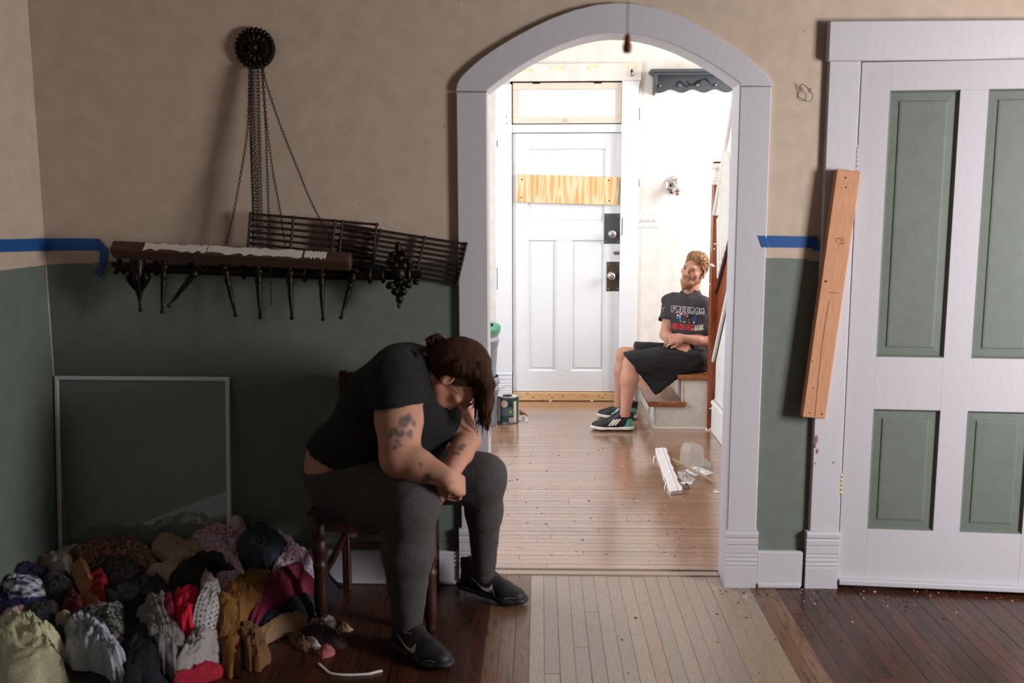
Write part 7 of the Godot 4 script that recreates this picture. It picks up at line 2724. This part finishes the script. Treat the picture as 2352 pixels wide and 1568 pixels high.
# print on the chest: outlined word, a row of small coloured marks, a red and a pale line of text
func print_shirt(t: Field, shirt: Node3D) -> void:
	var glyphs := [
		[[0, 0], [0, 1], [1, 1], [1, 0.75], [0.4, 0.75], [0.4, 0.6], [0.8, 0.6], [0.8, 0.38], [0.4, 0.38], [0.4, 0], [0, 0]],
		[[0, 0], [0, 1], [0.8, 1], [1, 0.85], [1, 0.5], [0.75, 0.42], [1, 0], [0.6, 0], [0.4, 0.35], [0.4, 0], [0, 0]],
		[[0, 0], [0, 1], [1, 1], [1, 0.78], [0.4, 0.78], [0.4, 0.6], [0.85, 0.6], [0.85, 0.4], [0.4, 0.4], [0.4, 0.22], [1, 0.22], [1, 0], [0, 0]],
		[[0, 0], [0, 1], [0.7, 1], [1, 0.75], [1, 0.25], [0.7, 0], [0, 0]],
		[[0.3, 0], [0, 0.2], [0, 0.8], [0.3, 1], [0.7, 1], [1, 0.8], [1, 0.2], [0.7, 0], [0.3, 0]],
		[[0, 0], [0, 1], [0.3, 1], [0.5, 0.6], [0.7, 1], [1, 1], [1, 0], [0.7, 0], [0.7, 0.5], [0.5, 0.2], [0.3, 0.5], [0.3, 0], [0, 0]]]
	var order := [0, 1, 2, 2, 3, 4, 5]
	var b := MB.new()
	for k in 7:
		var pts := PackedVector3Array()
		var g: Array = glyphs[order[k]]
		for i in g.size() - 1:
			for s in 4:
				var x := lerpf(g[i][0], g[i + 1][0], s / 4.0)
				var y := lerpf(g[i][1], g[i + 1][1], s / 4.0)
				pts.append(on_shirt(t, 1542.0 + k * 10.9 + x * 9.4, 716.0 + k * 1.0 - y * 14.0))
		pts.append(pts[0])
		b.tube(pts, 0.0016, 4)
	for q in [[4, 0.38], [5, 0.38]]:
		b.tube(PackedVector3Array([on_shirt(t, 1542.0 + q[0] * 10.9 + 3.6, 717.0 + q[0]), on_shirt(t, 1542.0 + q[0] * 10.9 + 3.6, 709.0 + q[0]), on_shirt(t, 1542.0 + q[0] * 10.9 + 6.0, 709.0 + q[0]), on_shirt(t, 1542.0 + q[0] * 10.9 + 6.0, 717.0 + q[0])]), 0.0016, 4)
	put("print_outlined_word", b.done(), M.printwhite, shirt)
	var marks := [
		[M.printblue, [[1556, 729, 3, 5], [1562, 730, 4, 8], [1563, 736, 3, 3]]],
		[M.printwhite, [[1557, 724, 4, 4], [1564, 721, 7, 3], [1562, 726, 3, 3], [1574, 722, 6, 2], [1579, 726, 3, 2], [1563, 738, 5, 1], [1572, 739, 5, 2], [1583, 741, 3, 2], [1594, 740, 2, 5]]],
		[M.printred, [[1553, 719, 5, 4], [1560, 717, 4, 3], [1577, 723, 8, 3], [1583, 735, 3, 5], [1569, 722, 2, 3]]],
		[M.printnavy, [[1590, 730, 9, 12], [1598, 731, 8, 11], [1605, 729, 5, 8], [1600, 738, 6, 5]]],
	]
	for q in marks:
		b = MB.new()
		for e in q[1]:
			var p := PackedVector3Array()
			for i in 8:
				var a := TAU * i / 8.0 + 0.2
				p.append(on_shirt(t, e[0] + cos(a) * e[2] * 0.55, e[1] + sin(a) * e[3] * 0.5))
			var c := on_shirt(t, e[0], e[1])
			for i in 8:
				b.tri(c, p[i], p[(i + 1) % 8], Vector3(-0.4, 0.1, 0.9))
		put("print_marks", b.done(), q[0], shirt)
	shirt_text(t, shirt, "AND WITH A PRICE", 1544, 1593, 748, 753, 14.0, M.printred)
	shirt_text(t, shirt, "WORK", 1595, 1616, 753.5, 751, 13.0, M.printpale)
	b = MB.new()
	b.tube(PackedVector3Array([on_shirt(t, 1588, 755), on_shirt(t, 1596, 757), on_shirt(t, 1604, 756), on_shirt(t, 1613, 754)]), 0.002, 4)
	put("print_line", b.done(), M.printwhite, shirt)
	b = MB.new()
	for q in [[1522, 708, 1527, 706], [1521, 712, 1524, 710], [1521, 716, 1523, 715]]:
		b.tube(PackedVector3Array([on_shirt(t, q[0], q[1]), on_shirt(t, q[2], q[3])]), 0.0014, 4)
	put("sleeve_print", b.done(), M.printwhite, shirt)


func on_shirt(t: Field, u: float, v: float) -> Vector3:
	var p := P(u, v, -6.55)
	var d := (p - EYE).normalized()
	return t.hit(p, d, 0.6) - d * 0.0025


func shirt_text(t: Field, shirt: Node3D, words: String, u0: float, u1: float, v0: float, v1: float, tall: float, m: Material) -> void:
	var tm := TextMesh.new()
	var sf := SystemFont.new()
	sf.font_names = PackedStringArray(["Droid Sans"])
	sf.font_weight = 700
	tm.font = sf
	tm.text = words
	tm.font_size = 32
	tm.depth = 0.0
	tm.pixel_size = 0.01
	var arr := tm.get_mesh_arrays()
	var vs: PackedVector3Array = arr[Mesh.ARRAY_VERTEX]
	var ix: PackedInt32Array = arr[Mesh.ARRAY_INDEX]
	if vs.is_empty():
		return
	var box := AABB(vs[0], Vector3.ZERO)
	for p in vs:
		box = box.expand(p)
	var out := PackedVector3Array()
	for p in vs:
		var x := (p.x - box.position.x) / box.size.x
		var y := (p.y - box.position.y) / box.size.y
		out.append(on_shirt(t, lerpf(u0, u1, x), lerpf(v0, v1, x) - (y - 0.5) * tall))
	var b := MB.new()
	for i in range(0, ix.size(), 3):
		b.tri(out[ix[i]], out[ix[i + 1]], out[ix[i + 2]], Vector3(-0.4, 0.1, 0.9))
	put("print_text", b.done(), m, shirt)
